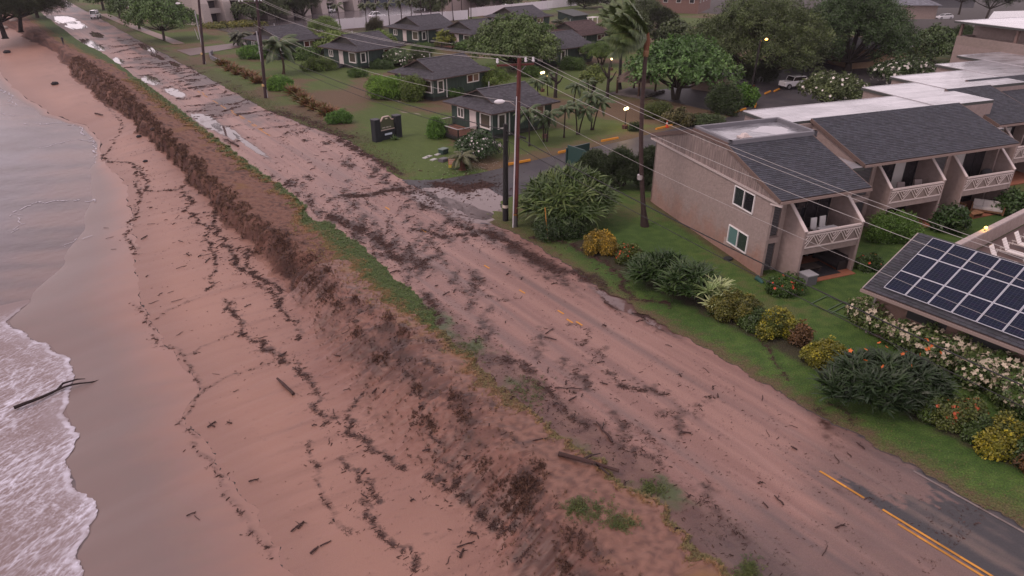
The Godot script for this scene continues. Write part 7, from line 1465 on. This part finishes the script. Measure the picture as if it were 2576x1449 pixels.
	part("stone_floor", f.mesh(), "stucco", th)
	for x in [-2.4, 2.4]: for z in [-1.8, 1.8]: var p := MB.new(); p.tube([Vector3(x, 0.2, z), Vector3(x, 2.5, z)], [0.15, 0.14], 8, C(0.12, 0.07, 0.05)); part("post", p.mesh(), "wood", th)
	var rf := MB.new()
	for i in 240: var a := R(0, TAU); var t0 := R(0.05, 0.9); var p0 := Vector3(cos(a) * 3.4 * t0, 4.1 - 1.9 * t0, sin(a) * 2.8 * t0); var p1 := Vector3(cos(a + R(-0.1, 0.1)) * 3.4 * (t0 + 0.22), 4.1 - 1.9 * (t0 + 0.22), sin(a) * 2.8 * (t0 + 0.22)); var w := Vector3(-sin(a), 0, cos(a)) * 0.25; rf.quad(p0 - w * t0, p0 + w * t0, p1 + w, p1 - w, C(0.17, 0.125, 0.10) * R(0.7, 1.2))
	for i in 20: var a := TAU * i / 20; var a2 := TAU * (i + 1) / 20; rf.tri(Vector3(0, 4.05, 0), Vector3(cos(a2) * 3.4, 2.15, sin(a2) * 2.8), Vector3(cos(a) * 3.4, 2.15, sin(a) * 2.8), C(0.15, 0.11, 0.09))
	part("thatch_roof", rf.mesh(), "thatch", th)
	# white arbour
	var ab := thing("garden_arbour", "white lattice garden arbour on the lawn beyond the sheds", "arbour", P(1490, 72), 0.3)
	for x in [-1.2, 1.2]: for z in [-0.7, 0.7]: var p := MB.new(); p.cbox(Vector3(x, 1.3, z), Vector3(0.16, 2.6, 0.16), C(0.7, 0.67, 0.66)); part("post", p.mesh(), "paint", ab)
	for i in 5: var p := MB.new(); p.cbox(Vector3(-1.3 + i * 0.65, 2.7, 0), Vector3(0.12, 0.14, 2.0), C(0.7, 0.67, 0.66)); part("rafter", p.mesh(), "paint", ab)
	for i in 6: var p := MB.new(); p.cbox(Vector3(-1.2, 0.3 + i * 0.4, 0), Vector3(0.05, 0.06, 1.4), C(0.7, 0.67, 0.66)); part("lattice_bar", p.mesh(), "paint", ab)
	# green enclosure with a white notice
	var en := thing("green_enclosure", "low dark green enclosure with a white notice between the driveway and the pandanus", "enclosure", P(1468, 424), 0.05); var ep := MB.new(); ep.box(Vector3(0, 0, -0.08), Vector3(0.12, 1.7, 1.6), C(0.03, 0.075, 0.065)); ep.box(Vector3(0.0, 0, -2.6), Vector3(3.2, 1.5, -2.45), C(0.02, 0.05, 0.045)); ep.box(Vector3(0.12, 0, -2.5), Vector3(0.2, 1.8, 0.0), C(0.03, 0.07, 0.06)); part("wall", ep.mesh(), "paint", en)
	var no := MB.new(); no.box(Vector3(0.16, 0.55, 1.5), Vector3(1.3, 1.65, 1.62), C(0.62, 0.58, 0.6)); for r in 3: no.box(Vector3(0.28, 0.9 + r * 0.22, 1.621), Vector3(0.9, 0.98 + r * 0.22, 1.626), C(0.2, 0.12, 0.14)); no.box(Vector3(0.85, 1.35, 1.621), Vector3(1.22, 1.6, 1.627), C(0.4, 0.06, 0.08)); part("notice", no.mesh(), "paint", en)
	# vehicles
	var w := C(0.72, 0.71, 0.74)
	car("off_road_car", "white two-door off-road car half hidden by a flowering plumeria", "car", P(1992, 222), 2.86, 4.2, 1.8, w, true)
	car("parked_car", "white sedan parked in front of the tan house at the upper right", "car", P(2374, 48), 2.7, 4.9, 1.45, w, false)
	car("parked_car", "pale blue-grey car at the right edge by the back street", "car", P(2556, 58), 2.7, 4.8, 1.45, C(0.45, 0.47, 0.55), false)
	car("parked_car", "white estate car parked behind the white fence", "car", P(950, 47) + Vector3(0, 0.15, 0), 0.1, 5.0, 1.75, w, false)
	car("pickup_truck", "white off-road vehicle parked at the far lawn behind the dark trees", "car", P(838, 32), 0.4, 4.8, 2.1, w, true)
	car("parked_van", "white van behind the roadside trees at the top of the road", "van", P(243, 46), 1.2, 5.2, 2.2, w, true)
	car("parked_car", "dark car on the wet street at the far right edge", "car", P(2600, 44), 2.7, 4.6, 1.5, C(0.03, 0.03, 0.035), false)
	# low kerb wall and white post at the crossroads, lidless bin by the gable
	var cw := MB.new(); var ps := [P(535, 136), P(529, 142), P(532, 149), P(545, 156), P(560, 162)]
	for i in ps.size() - 1: cw.bar(ps[i] + Vector3(0, 0.35, 0), ps[i + 1] + Vector3(0, 0.35, 0), 0.3, 0.75, C(0.15, 0.145, 0.16))
	solo("kerb_wall", cw.mesh(), "stucco", "low curved grey wall at the lawn corner by the farthest utility pole", "wall")
	var wp := MB.new(); wp.tube([Vector3.ZERO, Vector3(-0.4, up(P(500, 100), 494, 72), 0)], [0.08, 0.07], 7, C(0.6, 0.58, 0.55)); solo("white_post", wp.mesh(), "paint", "thin leaning white post on the lawn left of the farthest utility pole", "post", P(500, 100))
	var fp := MB.new(); for e in [[P(320, 62), P(400, 92)], [P(400, 92), P(452, 112)], [P(260, 36), P(320, 62)]]: var d2: Vector3 = (e[1] - e[0]).cross(Vector3.UP).normalized() * 1.2; fp.quad(e[0] - d2 + Vector3(0, 0.15, 0), e[0] + d2 + Vector3(0, 0.15, 0), e[1] + d2 + Vector3(0, 0.15, 0), e[1] - d2 + Vector3(0, 0.15, 0), C(0.30, 0.21, 0.18))
	ground("footpath", fp.mesh(), "road")
	var sr := MB.new(); var r0 := P(445, 128); var r1 := P(640, 104); var r2 := P(640, 114); var r3 := P(480, 142); sr.quad(r0 + Vector3(0, 0.14, 0), r3 + Vector3(0, 0.14, 0), r2 + Vector3(0, 0.14, 0), r1 + Vector3(0, 0.14, 0), C(0.17, 0.12, 0.11)); ground("side_road", sr.mesh(), "road")
	var sp := thing("spotlight", "small dark garden spotlight below the lower gable window", "garden light", P(1831, 655)); var sb := MB.new(); sb.tube([Vector3.ZERO, Vector3(0, 0.12, 0), Vector3(0, 0.2, 0)], [0.3, 0.34, 0.3], 9, C(0.02, 0.025, 0.025)); part("housing", sb.mesh(), "plain", sp)
	var bn := thing("watering_can", "green tapered planter lying at the corner of the nearest flats", "planter", P(1909, 712)); var bb := MB.new(); bb.tube([Vector3(0, 0.1, 0.3), Vector3(0.15, 0.25, -0.3)], [0.1, 0.2], 9, C(0.02, 0.08, 0.07)); part("pot", bb.mesh(), "plain", bn)
	var sl := MB.new(); sl.cbox(Vector3(0, 0.12, 0), Vector3(0.6, 0.25, 0.5), C(0.14, 0.135, 0.13)); solo("stone_block", sl.mesh(), "stucco", "grey stone block beside the red-flowered bush at the flats' corner", "block", P(1942, 716))
	var cov := MB.new(); for e in [[2085, 770], [2130, 785]]: var c := P(e[0], e[1]) + Vector3(0, 0.14, 0); for sgn in [[-1, -1, 1, -1], [1, -1, 1, 1], [1, 1, -1, 1], [-1, 1, -1, -1]]: cov.bar(c + Vector3(sgn[0] * 0.9, 0, sgn[1] * 0.7), c + Vector3(sgn[2] * 0.9, 0, sgn[3] * 0.7), 0.07, 0.02, C(0.07, 0.12, 0.06))
	solo("ground_hatch", cov.mesh(), "plain", "faint green outlines of two ground hatches in the lawn by the pool house", "hatch")
	# a person at the end of the bank
	person(P(161, 113, 0.2))

func person(at: Vector3):   # a small distant figure standing on the bank, one continuous body
	var o := thing("person", "distant person in dark clothes standing on the bank near the far puddles", "person", at, -0.6)
	var b := MB.new(); var cl := C(0.03, 0.03, 0.04); var skn := C(0.22, 0.12, 0.085)
	for s in [-1.0, 1.0]:
		b.tube([Vector3(s * 0.1, 0.0, 0.1), Vector3(s * 0.1, 0.05, 0.0), Vector3(s * 0.1, 0.1, -0.02), Vector3(s * 0.1, 0.48, 0.0), Vector3(s * 0.09, 0.85, 0), Vector3(s * 0.06, 1.0, 0)], [0.04, 0.05, 0.05, 0.065, 0.09, 0.1], 8, cl * 0.7)
		b.tube([Vector3(s * 0.15, 1.42, 0), Vector3(s * 0.25, 1.15, 0.02), Vector3(s * 0.24, 0.9, 0.1), Vector3(s * 0.24, 0.8, 0.12), Vector3(s * 0.23, 0.73, 0.14)], [0.07, 0.052, 0.042, 0.035, 0.03], 7, cl, skn)
	b.tube([Vector3(0, 0.9, 0), Vector3(0, 1.1, 0), Vector3(0, 1.35, 0), Vector3(0, 1.45, 0), Vector3(0, 1.5, 0), Vector3(0, 1.56, 0)], [0.15, 0.145, 0.18, 0.14, 0.065, 0.055], 10, cl)
	b.ball(Vector3(0, 1.64, 0.01), Vector3(0.08, 0.115, 0.095), skn, 8, 10)
	part("body", b.mesh(), "plain", o)
	var h := MB.new(); h.ball(Vector3(0, 1.68, -0.015), Vector3(0.088, 0.095, 0.095), C(0.02, 0.015, 0.012), 6, 10); part("hair", h.mesh(), "plain", o)

# ======================================================= flotsam
func stick_mesh(v: int) -> ArrayMesh:   # a broken branch about 1 m long along x
	var g := RandomNumberGenerator.new(); g.seed = 500 + v; var b := MB.new(); var p := []; var rd := []; var y := 0.0; var z := 0.0; var r := g.randf_range(0.025, 0.05) if v % 3 else 0.065
	for i in 6:
		p.append(Vector3(-0.5 + i * 0.2, r * 0.7 + y, z)); rd.append(r * g.randf_range(0.75, 1.1) * (1.0 - i * 0.07)); y = g.randf_range(0, 0.03); z += g.randf_range(-0.07, 0.07) * (1.0 if v % 3 else 0.15)
	b.tube(p, rd, 7, C(0.055, 0.028, 0.025), C(0.075, 0.04, 0.034))
	if v % 2: b.tube([p[3], p[3] + Vector3(0.14, 0.05, 0.14), p[3] + Vector3(0.3, 0.02, 0.24)], [r * 0.6, r * 0.45, r * 0.2], 6, C(0.05, 0.028, 0.025))
	if v % 4 == 3: b.tube([p[2], p[2] + Vector3(0.1, 0.06, -0.16), p[2] + Vector3(0.22, 0.03, -0.34)], [r * 0.5, r * 0.35, r * 0.15], 6, C(0.05, 0.028, 0.025))
	return b.mesh()
func bit_mesh(v: int) -> ArrayMesh:
	var g := RandomNumberGenerator.new(); g.seed = 900 + v; var b := MB.new(); var l := 0.5
	if v == 0: b.hexa([Vector3(-0.5, 0, 0.1), Vector3(0.5, 0, 0.06), Vector3(0.45, 0, -0.08), Vector3(-0.4, 0, -0.14), Vector3(-0.4, 0.12, 0.06), Vector3(0.3, 0.16, 0.03), Vector3(0.4, 0.1, -0.05), Vector3(-0.3, 0.14, -0.08)], Color.WHITE)
	else:
		for i in 5: var a := g.randf() * TAU; var p := Vector3(g.randf_range(-0.3, 0.3), 0.03, g.randf_range(-0.3, 0.3)); var d := Vector3(cos(a), g.randf_range(0.0, 0.35), sin(a)) * l * g.randf_range(0.5, 1.1); var s := d.cross(Vector3.UP).normalized() * 0.06; b.quad(p - s, p + s, p + d + s * 0.4, p + d - s * 0.4, Color.WHITE * g.randf_range(0.7, 1.2))
	return b.mesh()
func gy(x: float, z: float) -> float:
	return maxf(hgt(-z, x), 0.0) if x > 26.0 and hgt(-z, x) > -0.2 else hgt(-z, x)

func build_debris():
	var dark := C(0.05, 0.024, 0.018)
	var sets := {"beach_litter": [], "road_litter": [], "lawn_litter": []}; var cols := {"beach_litter": [], "road_litter": [], "lawn_litter": []}
	var put := func(key: String, x: float, z: float, s: float, c: Color):
		sets[key].append(Transform3D(Basis(Vector3.UP, R(0, TAU)).scaled(Vector3(s * R(0.6, 1.5), s * R(0.6, 1.2), s * R(0.5, 1.1))), Vector3(x, gy(x, z) + 0.005, z))); cols[key].append(c * R(0.7, 1.35))
	for w in WRACK:
		var p := wpath(w); var key: String = "beach_litter" if w[0] < -1.0 else ("road_litter" if w[0] < 0.01 else "lawn_litter")
		for k in p.size() - 1:
			var a: Vector3 = p[k]; var b: Vector3 = p[k + 1]; var dist := a.length(); var n := int(a.distance_to(b) * (7.0 + 26.0 * w[1]) * w[2] * 2.4 * clampf(60.0 / dist, 0.35, 1.3))
			for i in n:
				var c := wig(a.lerp(b, R(0, 1)), w[1]); var o: float = w[1] * (0.22 if R(0, 1) < 0.8 else 1.4); var gap := nf.get_noise_2d(c.x * 1.2, c.z * 1.2)
				if gap < 0.0 and R(0, 1) < 0.75: continue
				put.call(key, c.x + rng.randfn() * o, c.z + rng.randfn() * o, (0.05 + 0.22 * pow(R(0, 1), 2.5)) * clampf(dist / 40.0, 0.9, 1.8), mixc(dark, C(0.10, 0.05, 0.04), R(0, 1)))
	for i in 5200:   # loose twigs all over the road
		var u := pow(R(0, 1), 1.7) * 75.0 + 5.0; var v := R(18.3, 27.2); if nf.get_noise_2d(u * 0.4, v * 0.6) < -0.05: continue
		put.call("road_litter", v, -u, R(0.04, 0.15) * clampf(u / 40.0, 0.9, 1.6), mixc(dark, C(0.12, 0.06, 0.05), R(0, 1)))
	for i in 5000:   # and on the upper beach, in trails left by the backwash
		var u := pow(R(0, 1), 1.5) * 85.0 + 9.0; var v := 13.2 - absf(rng.randfn()) * 4.0; if v < wetb(u) + 0.3 or na.get_noise_2d(u * 2.4 + v * 0.5, v * 0.22) < 0.0: continue
		put.call("beach_litter", v, -u, R(0.03, 0.13) * clampf(u / 40.0, 0.9, 1.7), mixc(dark, C(0.12, 0.06, 0.05), R(0, 1)))
	for i in 900: var u := R(8, 34); var v := R(16.0, 18.6); put.call("road_litter", v, -u, R(0.05, 0.2), mixc(dark, C(0.10, 0.06, 0.04), R(0, 1)))
	for t in TANGLES:
		for k in int(R(20, 70) * t[3]) + 6: var f: float = rng.randfn() * t[3]; var g: float = rng.randfn() * 0.15 * (1.0 + t[3] * 0.5); put.call(t[4], t[1] + f * sin(t[2]) + g * cos(t[2]), -(t[0] + f * cos(t[2]) - g * sin(t[2])), (0.05 + 0.2 * pow(R(0, 1), 2.0)) * clampf(t[0] / 40.0, 0.9, 2.2), mixc(dark, C(0.09, 0.045, 0.036), R(0, 1)))
	var pieces := [bit_mesh(0), bit_mesh(1)]
	for key in ["beach_litter", "road_litter", "lawn_litter"]:
		var o := thing(key, {"beach_litter": "dark lines of seaweed and twig litter across the beach", "road_litter": "dark bark and twig litter washed over the road", "lawn_litter": "winding line of brown leaf litter on the lawn before the planted row"}[key], "litter"); o.set_meta("kind", "stuff")
		for h in 2:
			var xs := []; var cs := []
			for i in sets[key].size(): if i % 2 == h: xs.append(sets[key][i]); cs.append(cols[key][i])
			multi("twigs", pieces[h], "debris", o, xs, cs)
	# dry grass on the bank edge and green grass on the verge
	var tuft := MB.new(); for i in 9: var a := i * 2.4; var d := Vector3(cos(a) * 0.5, R(0.5, 1.0), sin(a) * 0.5) * R(0.6, 1.0); var s := d.cross(Vector3.UP).normalized() * 0.06; var p := Vector3(cos(a * 1.7), 0, sin(a * 1.7)) * 0.22; tuft.quad(p - s, p + s, p + d * 0.6 + s * 0.6, p + d * 0.6 - s * 0.6, Color.WHITE * R(0.8, 1.15)); tuft.tri(p + d * 0.6 - s * 0.6, p + d * 0.6 + s * 0.6, p + d + Vector3(d.x, -0.15, d.z) * 0.35, Color.WHITE)
	var gx := []; var gc := []; var rx := []; var rc := []
	for i in 15000:
		var u := pow(R(0, 1), 1.5) * 120.0 + 7.0; var l := glv(u); var r := grv(u); var t := R(-0.5, 1.0); var v := l + (r - l) * t
		var sc := R(0.12, 0.26) * clampf(u / 45.0, 0.9, 1.8); var c := mixc(C(0.26, 0.15, 0.05), C(0.095, 0.14, 0.035), smoothstep(-0.25, 0.45, t + nf.get_noise_2d(u, v)))
		if u < 30.0: c = mixc(c, C(0.27, 0.15, 0.07), 0.45)
		if (t < 0 and R(0, 1) < 0.45) or (u < 31.0 and R(0, 1) < 0.6): continue
		gx.append(Transform3D(Basis(Vector3.UP, R(0, TAU)).scaled(Vector3(sc, sc * R(0.5, 1.0), sc)), Vector3(v, hgt(u, v) - 0.01, -u))); gc.append(c * R(0.75, 1.2))
	for i in 16000:   # roots and dead grass hanging on the scarp
		var u := pow(R(0, 1), 1.4) * 150.0 + 8.0; var f := foot(u); var tv := topv(u); var t := R(0.15, 1.2); var v := f + (tv - f) * t
		var nn := nf.get_noise_2d(u * 2.2, v * 2.2); if nn > 0.02 or R(0, 1) < smoothstep(62.0, 30.0, u) * 0.7: continue
		var sc := R(0.12, 0.34) * clampf(u / 50.0, 0.8, 1.6); rx.append(Transform3D(Basis(Vector3.UP, R(0, TAU)) * Basis(Vector3(0, 0, 1), 1.3) * Basis.from_scale(Vector3(sc, sc, sc)), Vector3(v, hgt(u, v) + 0.02, -u))); rc.append(mixc(C(0.085, 0.044, 0.034), C(0.20, 0.11, 0.065), R(0, 1)))
	for i in 9000:   # ragged edge of the lawn
		var u := pow(R(0, 1), 1.4) * 110.0 + 4.0; if u > 43.0 and u < 56.0: continue
		var v := roadr(u) + absf(rng.randfn()) * 1.1 + 0.02; var sc := R(0.07, 0.15) * clampf(u / 40.0, 0.9, 1.8)
		gx.append(Transform3D(Basis(Vector3.UP, R(0, TAU)).scaled(Vector3(sc, sc * R(0.4, 0.9), sc)), Vector3(v, hgt(u, v) - 0.01, -u))); gc.append(mixc(C(0.16, 0.12, 0.05), C(0.085, 0.17, 0.028), R(-0.2, 1.0)) * R(0.75, 1.2))
	for i in 34:   # clumps of turf and roots that slid down the slumped bank
		var u0 := pow(R(0, 1), 1.1) * 38.0 + 11.0; var v0 := lerpf(foot(u0), topv(u0), R(0.5, 1.05)); var ra := R(0.2, 0.55)
		for k in int(130 * ra): var u := u0 + rng.randfn() * ra; var v := v0 + rng.randfn() * ra * 0.6; var sc := R(0.12, 0.3); rx.append(Transform3D(Basis(Vector3.UP, R(0, TAU)) * Basis(Vector3(0, 0, 1), R(0.3, 1.4)) * Basis.from_scale(Vector3.ONE * sc), Vector3(v, hgt(u, v) + 0.03, -u))); rc.append(mixc(C(0.085, 0.04, 0.028), C(0.20, 0.10, 0.06), R(0, 1) * R(0, 1)))
	var gt := thing("verge_grass", "short green and straw-coloured grass along the bank top and lawn edge", "grass"); gt.set_meta("kind", "stuff"); multi("tufts", tuft.mesh(), "leaf", gt, gx, gc)
	var rt := thing("bank_roots", "dark roots and dead grass hanging from the eroded bank", "roots"); rt.set_meta("kind", "stuff"); multi("tufts", tuft.mesh(), "debris", rt, rx, rc)
	# weeds on the muddy verge in the foreground
	var wx := []; var wc := []
	for e in [[1500, 1300, 60, 26], [1560, 1330, 40, 20], [1330, 985, 40, 30], [1880, 1440, 30, 30], [1180, 880, 60, 30], [1640, 1230, 40, 20], [1450, 1290, 30, 20]]:
		for i in 90: var c := P(e[0] + rng.randfn() * e[2] * 0.5, e[1] + rng.randfn() * e[3] * 0.6); wx.append(Transform3D(aligned(Vector3.UP, R(0.12, 0.3)), Vector3(c.x, hgt(-c.z, c.x), c.z))); wc.append(mixc(C(0.06, 0.10, 0.025), C(0.13, 0.15, 0.04), R(0, 1)))
	var wt := thing("verge_weeds", "patches of small green weeds on the muddy verge left of the road", "weeds"); wt.set_meta("kind", "stuff"); multi("leaves", clump("tiny"), "leaf", wt, wx, wc)
	# sticks: every one a thing
	var protos := []; for v in 6: protos.append(stick_mesh(v))
	var stick := func(a: Vector3, ang: float, l: float, th: float, v: int, label: String, grp: String):
		var o := solo("driftwood_stick", protos[v], "debris", label, "driftwood", Vector3(a.x, gy(a.x, a.z) + 0.01, a.z), grp); o.rotation.y = ang; o.scale = Vector3(l, th, th)
	# chosen pieces: pixel ends
	var kk := 0
	for e in [[740, 1000, 700, 962, "short dark log on the sand left of the main litter line"], [1405, 1155, 1555, 1200, "longest log, lying on the muddy verge in the foreground"], [1340, 1118, 1380, 1110, "blunt brown log end on the verge left of the longest log"], [1520, 762, 1552, 782, "thick log in the puddle at the right road edge"], [1395, 978, 1462, 975, "straight branch lying across the left road edge above the dark log"], [1432, 1010, 1450, 1000, "dark stubby log beside the straight branch at the road edge"], [1370, 850, 1400, 858, "short reddish log in the middle of the sandy road"], [1372, 842, 1392, 828, "short log just above the reddish one on the sandy road"], [268, 606, 288, 600, "dark stick on the wet sand, middle of three near the old water line"], [262, 575, 276, 577, "dark stick on the wet sand, upper of three"], [282, 634, 296, 632, "dark stick on the wet sand, lower of three"], [478, 1308, 492, 1302, "left stick of a crossed pair on the wet foreground sand"], [494, 1310, 510, 1316, "right stick of a crossed pair on the wet foreground sand"], [1150, 1390, 1195, 1375, "thin dark log near the bottom edge of the beach"], [1122, 1430, 1134, 1408, "upright-looking stick near the bottom edge of the beach"], [1540, 1115, 1500, 1065, "dark branch lying on the verge mud"], [840, 1040, 848, 1055, "small dark piece right of the thick litter line"], [986, 742, 1002, 736, "rounded dark stump on the green bank strip"], [243, 297, 262, 302, "dark log on the far beach above the swash"], [164, 313, 180, 311, "dark log at the tip of the far swash"], [2100, 1330, 2125, 1320, "brown stick on the bare sand of the near left lane"], [2068, 1400, 2074, 1372, "reddish stick standing along the near left lane"], [600, 370, 572, 355, "dark plank at the left road edge by the far puddle"]]:
		var y: float = -2.2 if e[0] < 520 and e[1] > 280 else (-1.6 if e[0] < 1300 and e[1] > 700 and e[0] < e[1] + 300 else 0.0); var a := P(e[0], e[1], y); var b := P(e[2], e[3], y); var d := b - a
		stick.call((a + b) / 2.0, atan2(-d.z, d.x), maxf(d.length(), 0.4), clampf(d.length() * 0.9, 0.7, 1.9), [0, 3, 1, 0, 2, 0, 0, 1, 2, 4, 2, 1, 2, 1, 4, 1, 2, 0, 0, 3, 1, 2, 0][kk % 23], e[4], ""); kk += 1
	var zones := [["beach_low", 44, "stick on the %s pink sand", "driftwood scattered on the open beach"], ["beach_high", 70, "stick on the %s below the bank", "driftwood at the foot of the bank"], ["road", 80, "stick on the %s sandy road", "driftwood on the road"], ["verge", 22, "stick on the %s mud", "driftwood on the verge"]]
	for zn in zones:
		for i in zn[1]:
			var u := pow(R(0, 1), 1.25) * 60.0 + 10.0; var v := 0.0
			match zn[0]:
				"beach_low": v = R(wetb(u) + 0.5, 9.5)
				"beach_high": v = R(8.5, 13.0)
				"road": v = R(18.6, 26.8)
				"verge": u = R(9, 32); v = R(15.6, 18.0)
			var fm := int(R(0, 5.99)); var mark := 0; var zl: Array = {"beach_low": [3.0, 9.5], "beach_high": [8.5, 13.0], "road": [18.6, 26.8], "verge": [15.6, 18.0]}[zn[0]]; var zs: Array = {"beach_low": ["seaward", "middle", "inner"], "beach_high": ["outer sand", "inner sand", "slope"], "road": ["left", "middle", "right"], "verge": ["bank-side", "middle", "road-side"]}[zn[0]]
			while mark < 7 and u > [13.0, 17.0, 21.0, 26.0, 32.0, 40.0, 52.0][mark]: mark += 1
			var lab: String = ["straight thick", "thin forked", "bent thin", "many-branched", "thin curved", "stout forked"][fm] + " " + (zn[2] % zs[int(clampf((v - zl[0]) / (zl[1] - zl[0]) * 3.0, 0, 2))]) + " " + ["at the very front", "near the golden croton", "near the large strap-leaf clump", "near the yellow crotons", "near the striped plant", "near the orange-yellow croton", "near the driveway mouth", "near or beyond the entrance sign"][mark]
			stick.call(Vector3(v, 0, -u), R(-0.7, 0.7) + (0.4 if R(0, 1) < 0.7 else 1.6), R(0.2, 0.7) * clampf(u / 35.0, 0.8, 1.3), R(0.5, 0.95), fm, lab, zn[3])
	# the forked branch in the surf
	var a0 := P(38, 1030, -2.3); var a1 := P(256, 955, -2.3); var br := thing("forked_branch", "long dark forked branch lying half in the surf", "driftwood", a0); var d := a1 - a0; var sdv := d.cross(Vector3.UP).normalized(); var bm := MB.new(); var pp := []; var rr := []
	for i in 13: var f := i / 12.0; pp.append(d * f + sdv * (sin(f * 9.0) * 0.16 - sin(f * PI) * 0.25) + Vector3(0, 0.12 + 0.06 * sin(f * 11.0), 0)); rr.append(lerpf(0.105, 0.03, f))
	bm.tube(pp, rr, 8, C(0.03, 0.018, 0.017)); part("stem", bm.mesh(), "bark", br); var bf := MB.new(); bf.tube([pp[6], pp[7] + sdv * -0.25 + Vector3(0, 0.1, 0), pp[9] + sdv * -0.55, pp[10] + sdv * -0.5], [0.07, 0.06, 0.04, 0.02], 7, C(0.03, 0.018, 0.017)); part("fork", bf.mesh(), "bark", br)
	# stones on the far sand
	kk = 0
	for e in [[140, 213, 0.55, "dark boulder on the pale far sand"], [19, 131, 0.7, "dark boulder at the left edge of the far beach"], [352, 350, 0.3, "dark stone by the bank foot at mid beach"], [395, 363, 0.3, "second dark stone by the bank foot at mid beach"], [367, 408, 0.25, "small dark stone in the upper litter line"], [14, 75, 0.9, "pale boulder under the beach trees"], [40, 70, 0.9, "pale boulder beside the forked beach tree"]]:
		var p := P(e[0], e[1], -1.6); var s := MB.new(); s.ball(Vector3(0, e[2] * 0.3, 0), Vector3(e[2], e[2] * 0.6, e[2] * 0.8), C(0.035, 0.03, 0.032) if kk < 5 else C(0.4, 0.33, 0.3), 7, 10, 1.25); solo("boulder", s.mesh(), "bark", e[3], "rock", Vector3(p.x, hgt(-p.z, p.x), p.z)); kk += 1
	# pebbles of litter on the cottage lawn: pale fallen petals and paper
	var px := []; var pc := []
	for i in 320: var c := P(1190 + rng.randfn() * 55.0, 418 + rng.randfn() * 18.0); px.append(Transform3D(Basis(Vector3.UP, R(0, TAU)).scaled(Vector3.ONE * R(0.05, 0.11)), Vector3(c.x, hgt(-c.z, c.x) + 0.02, c.z))); pc.append(C(0.6, 0.56, 0.5))
	var fo := thing("fallen_petals", "white petals fallen on the lawn under the flowering plumeria", "petals"); fo.set_meta("kind", "stuff"); multi("petals", flower_mesh(), "petal", fo, px, pc)
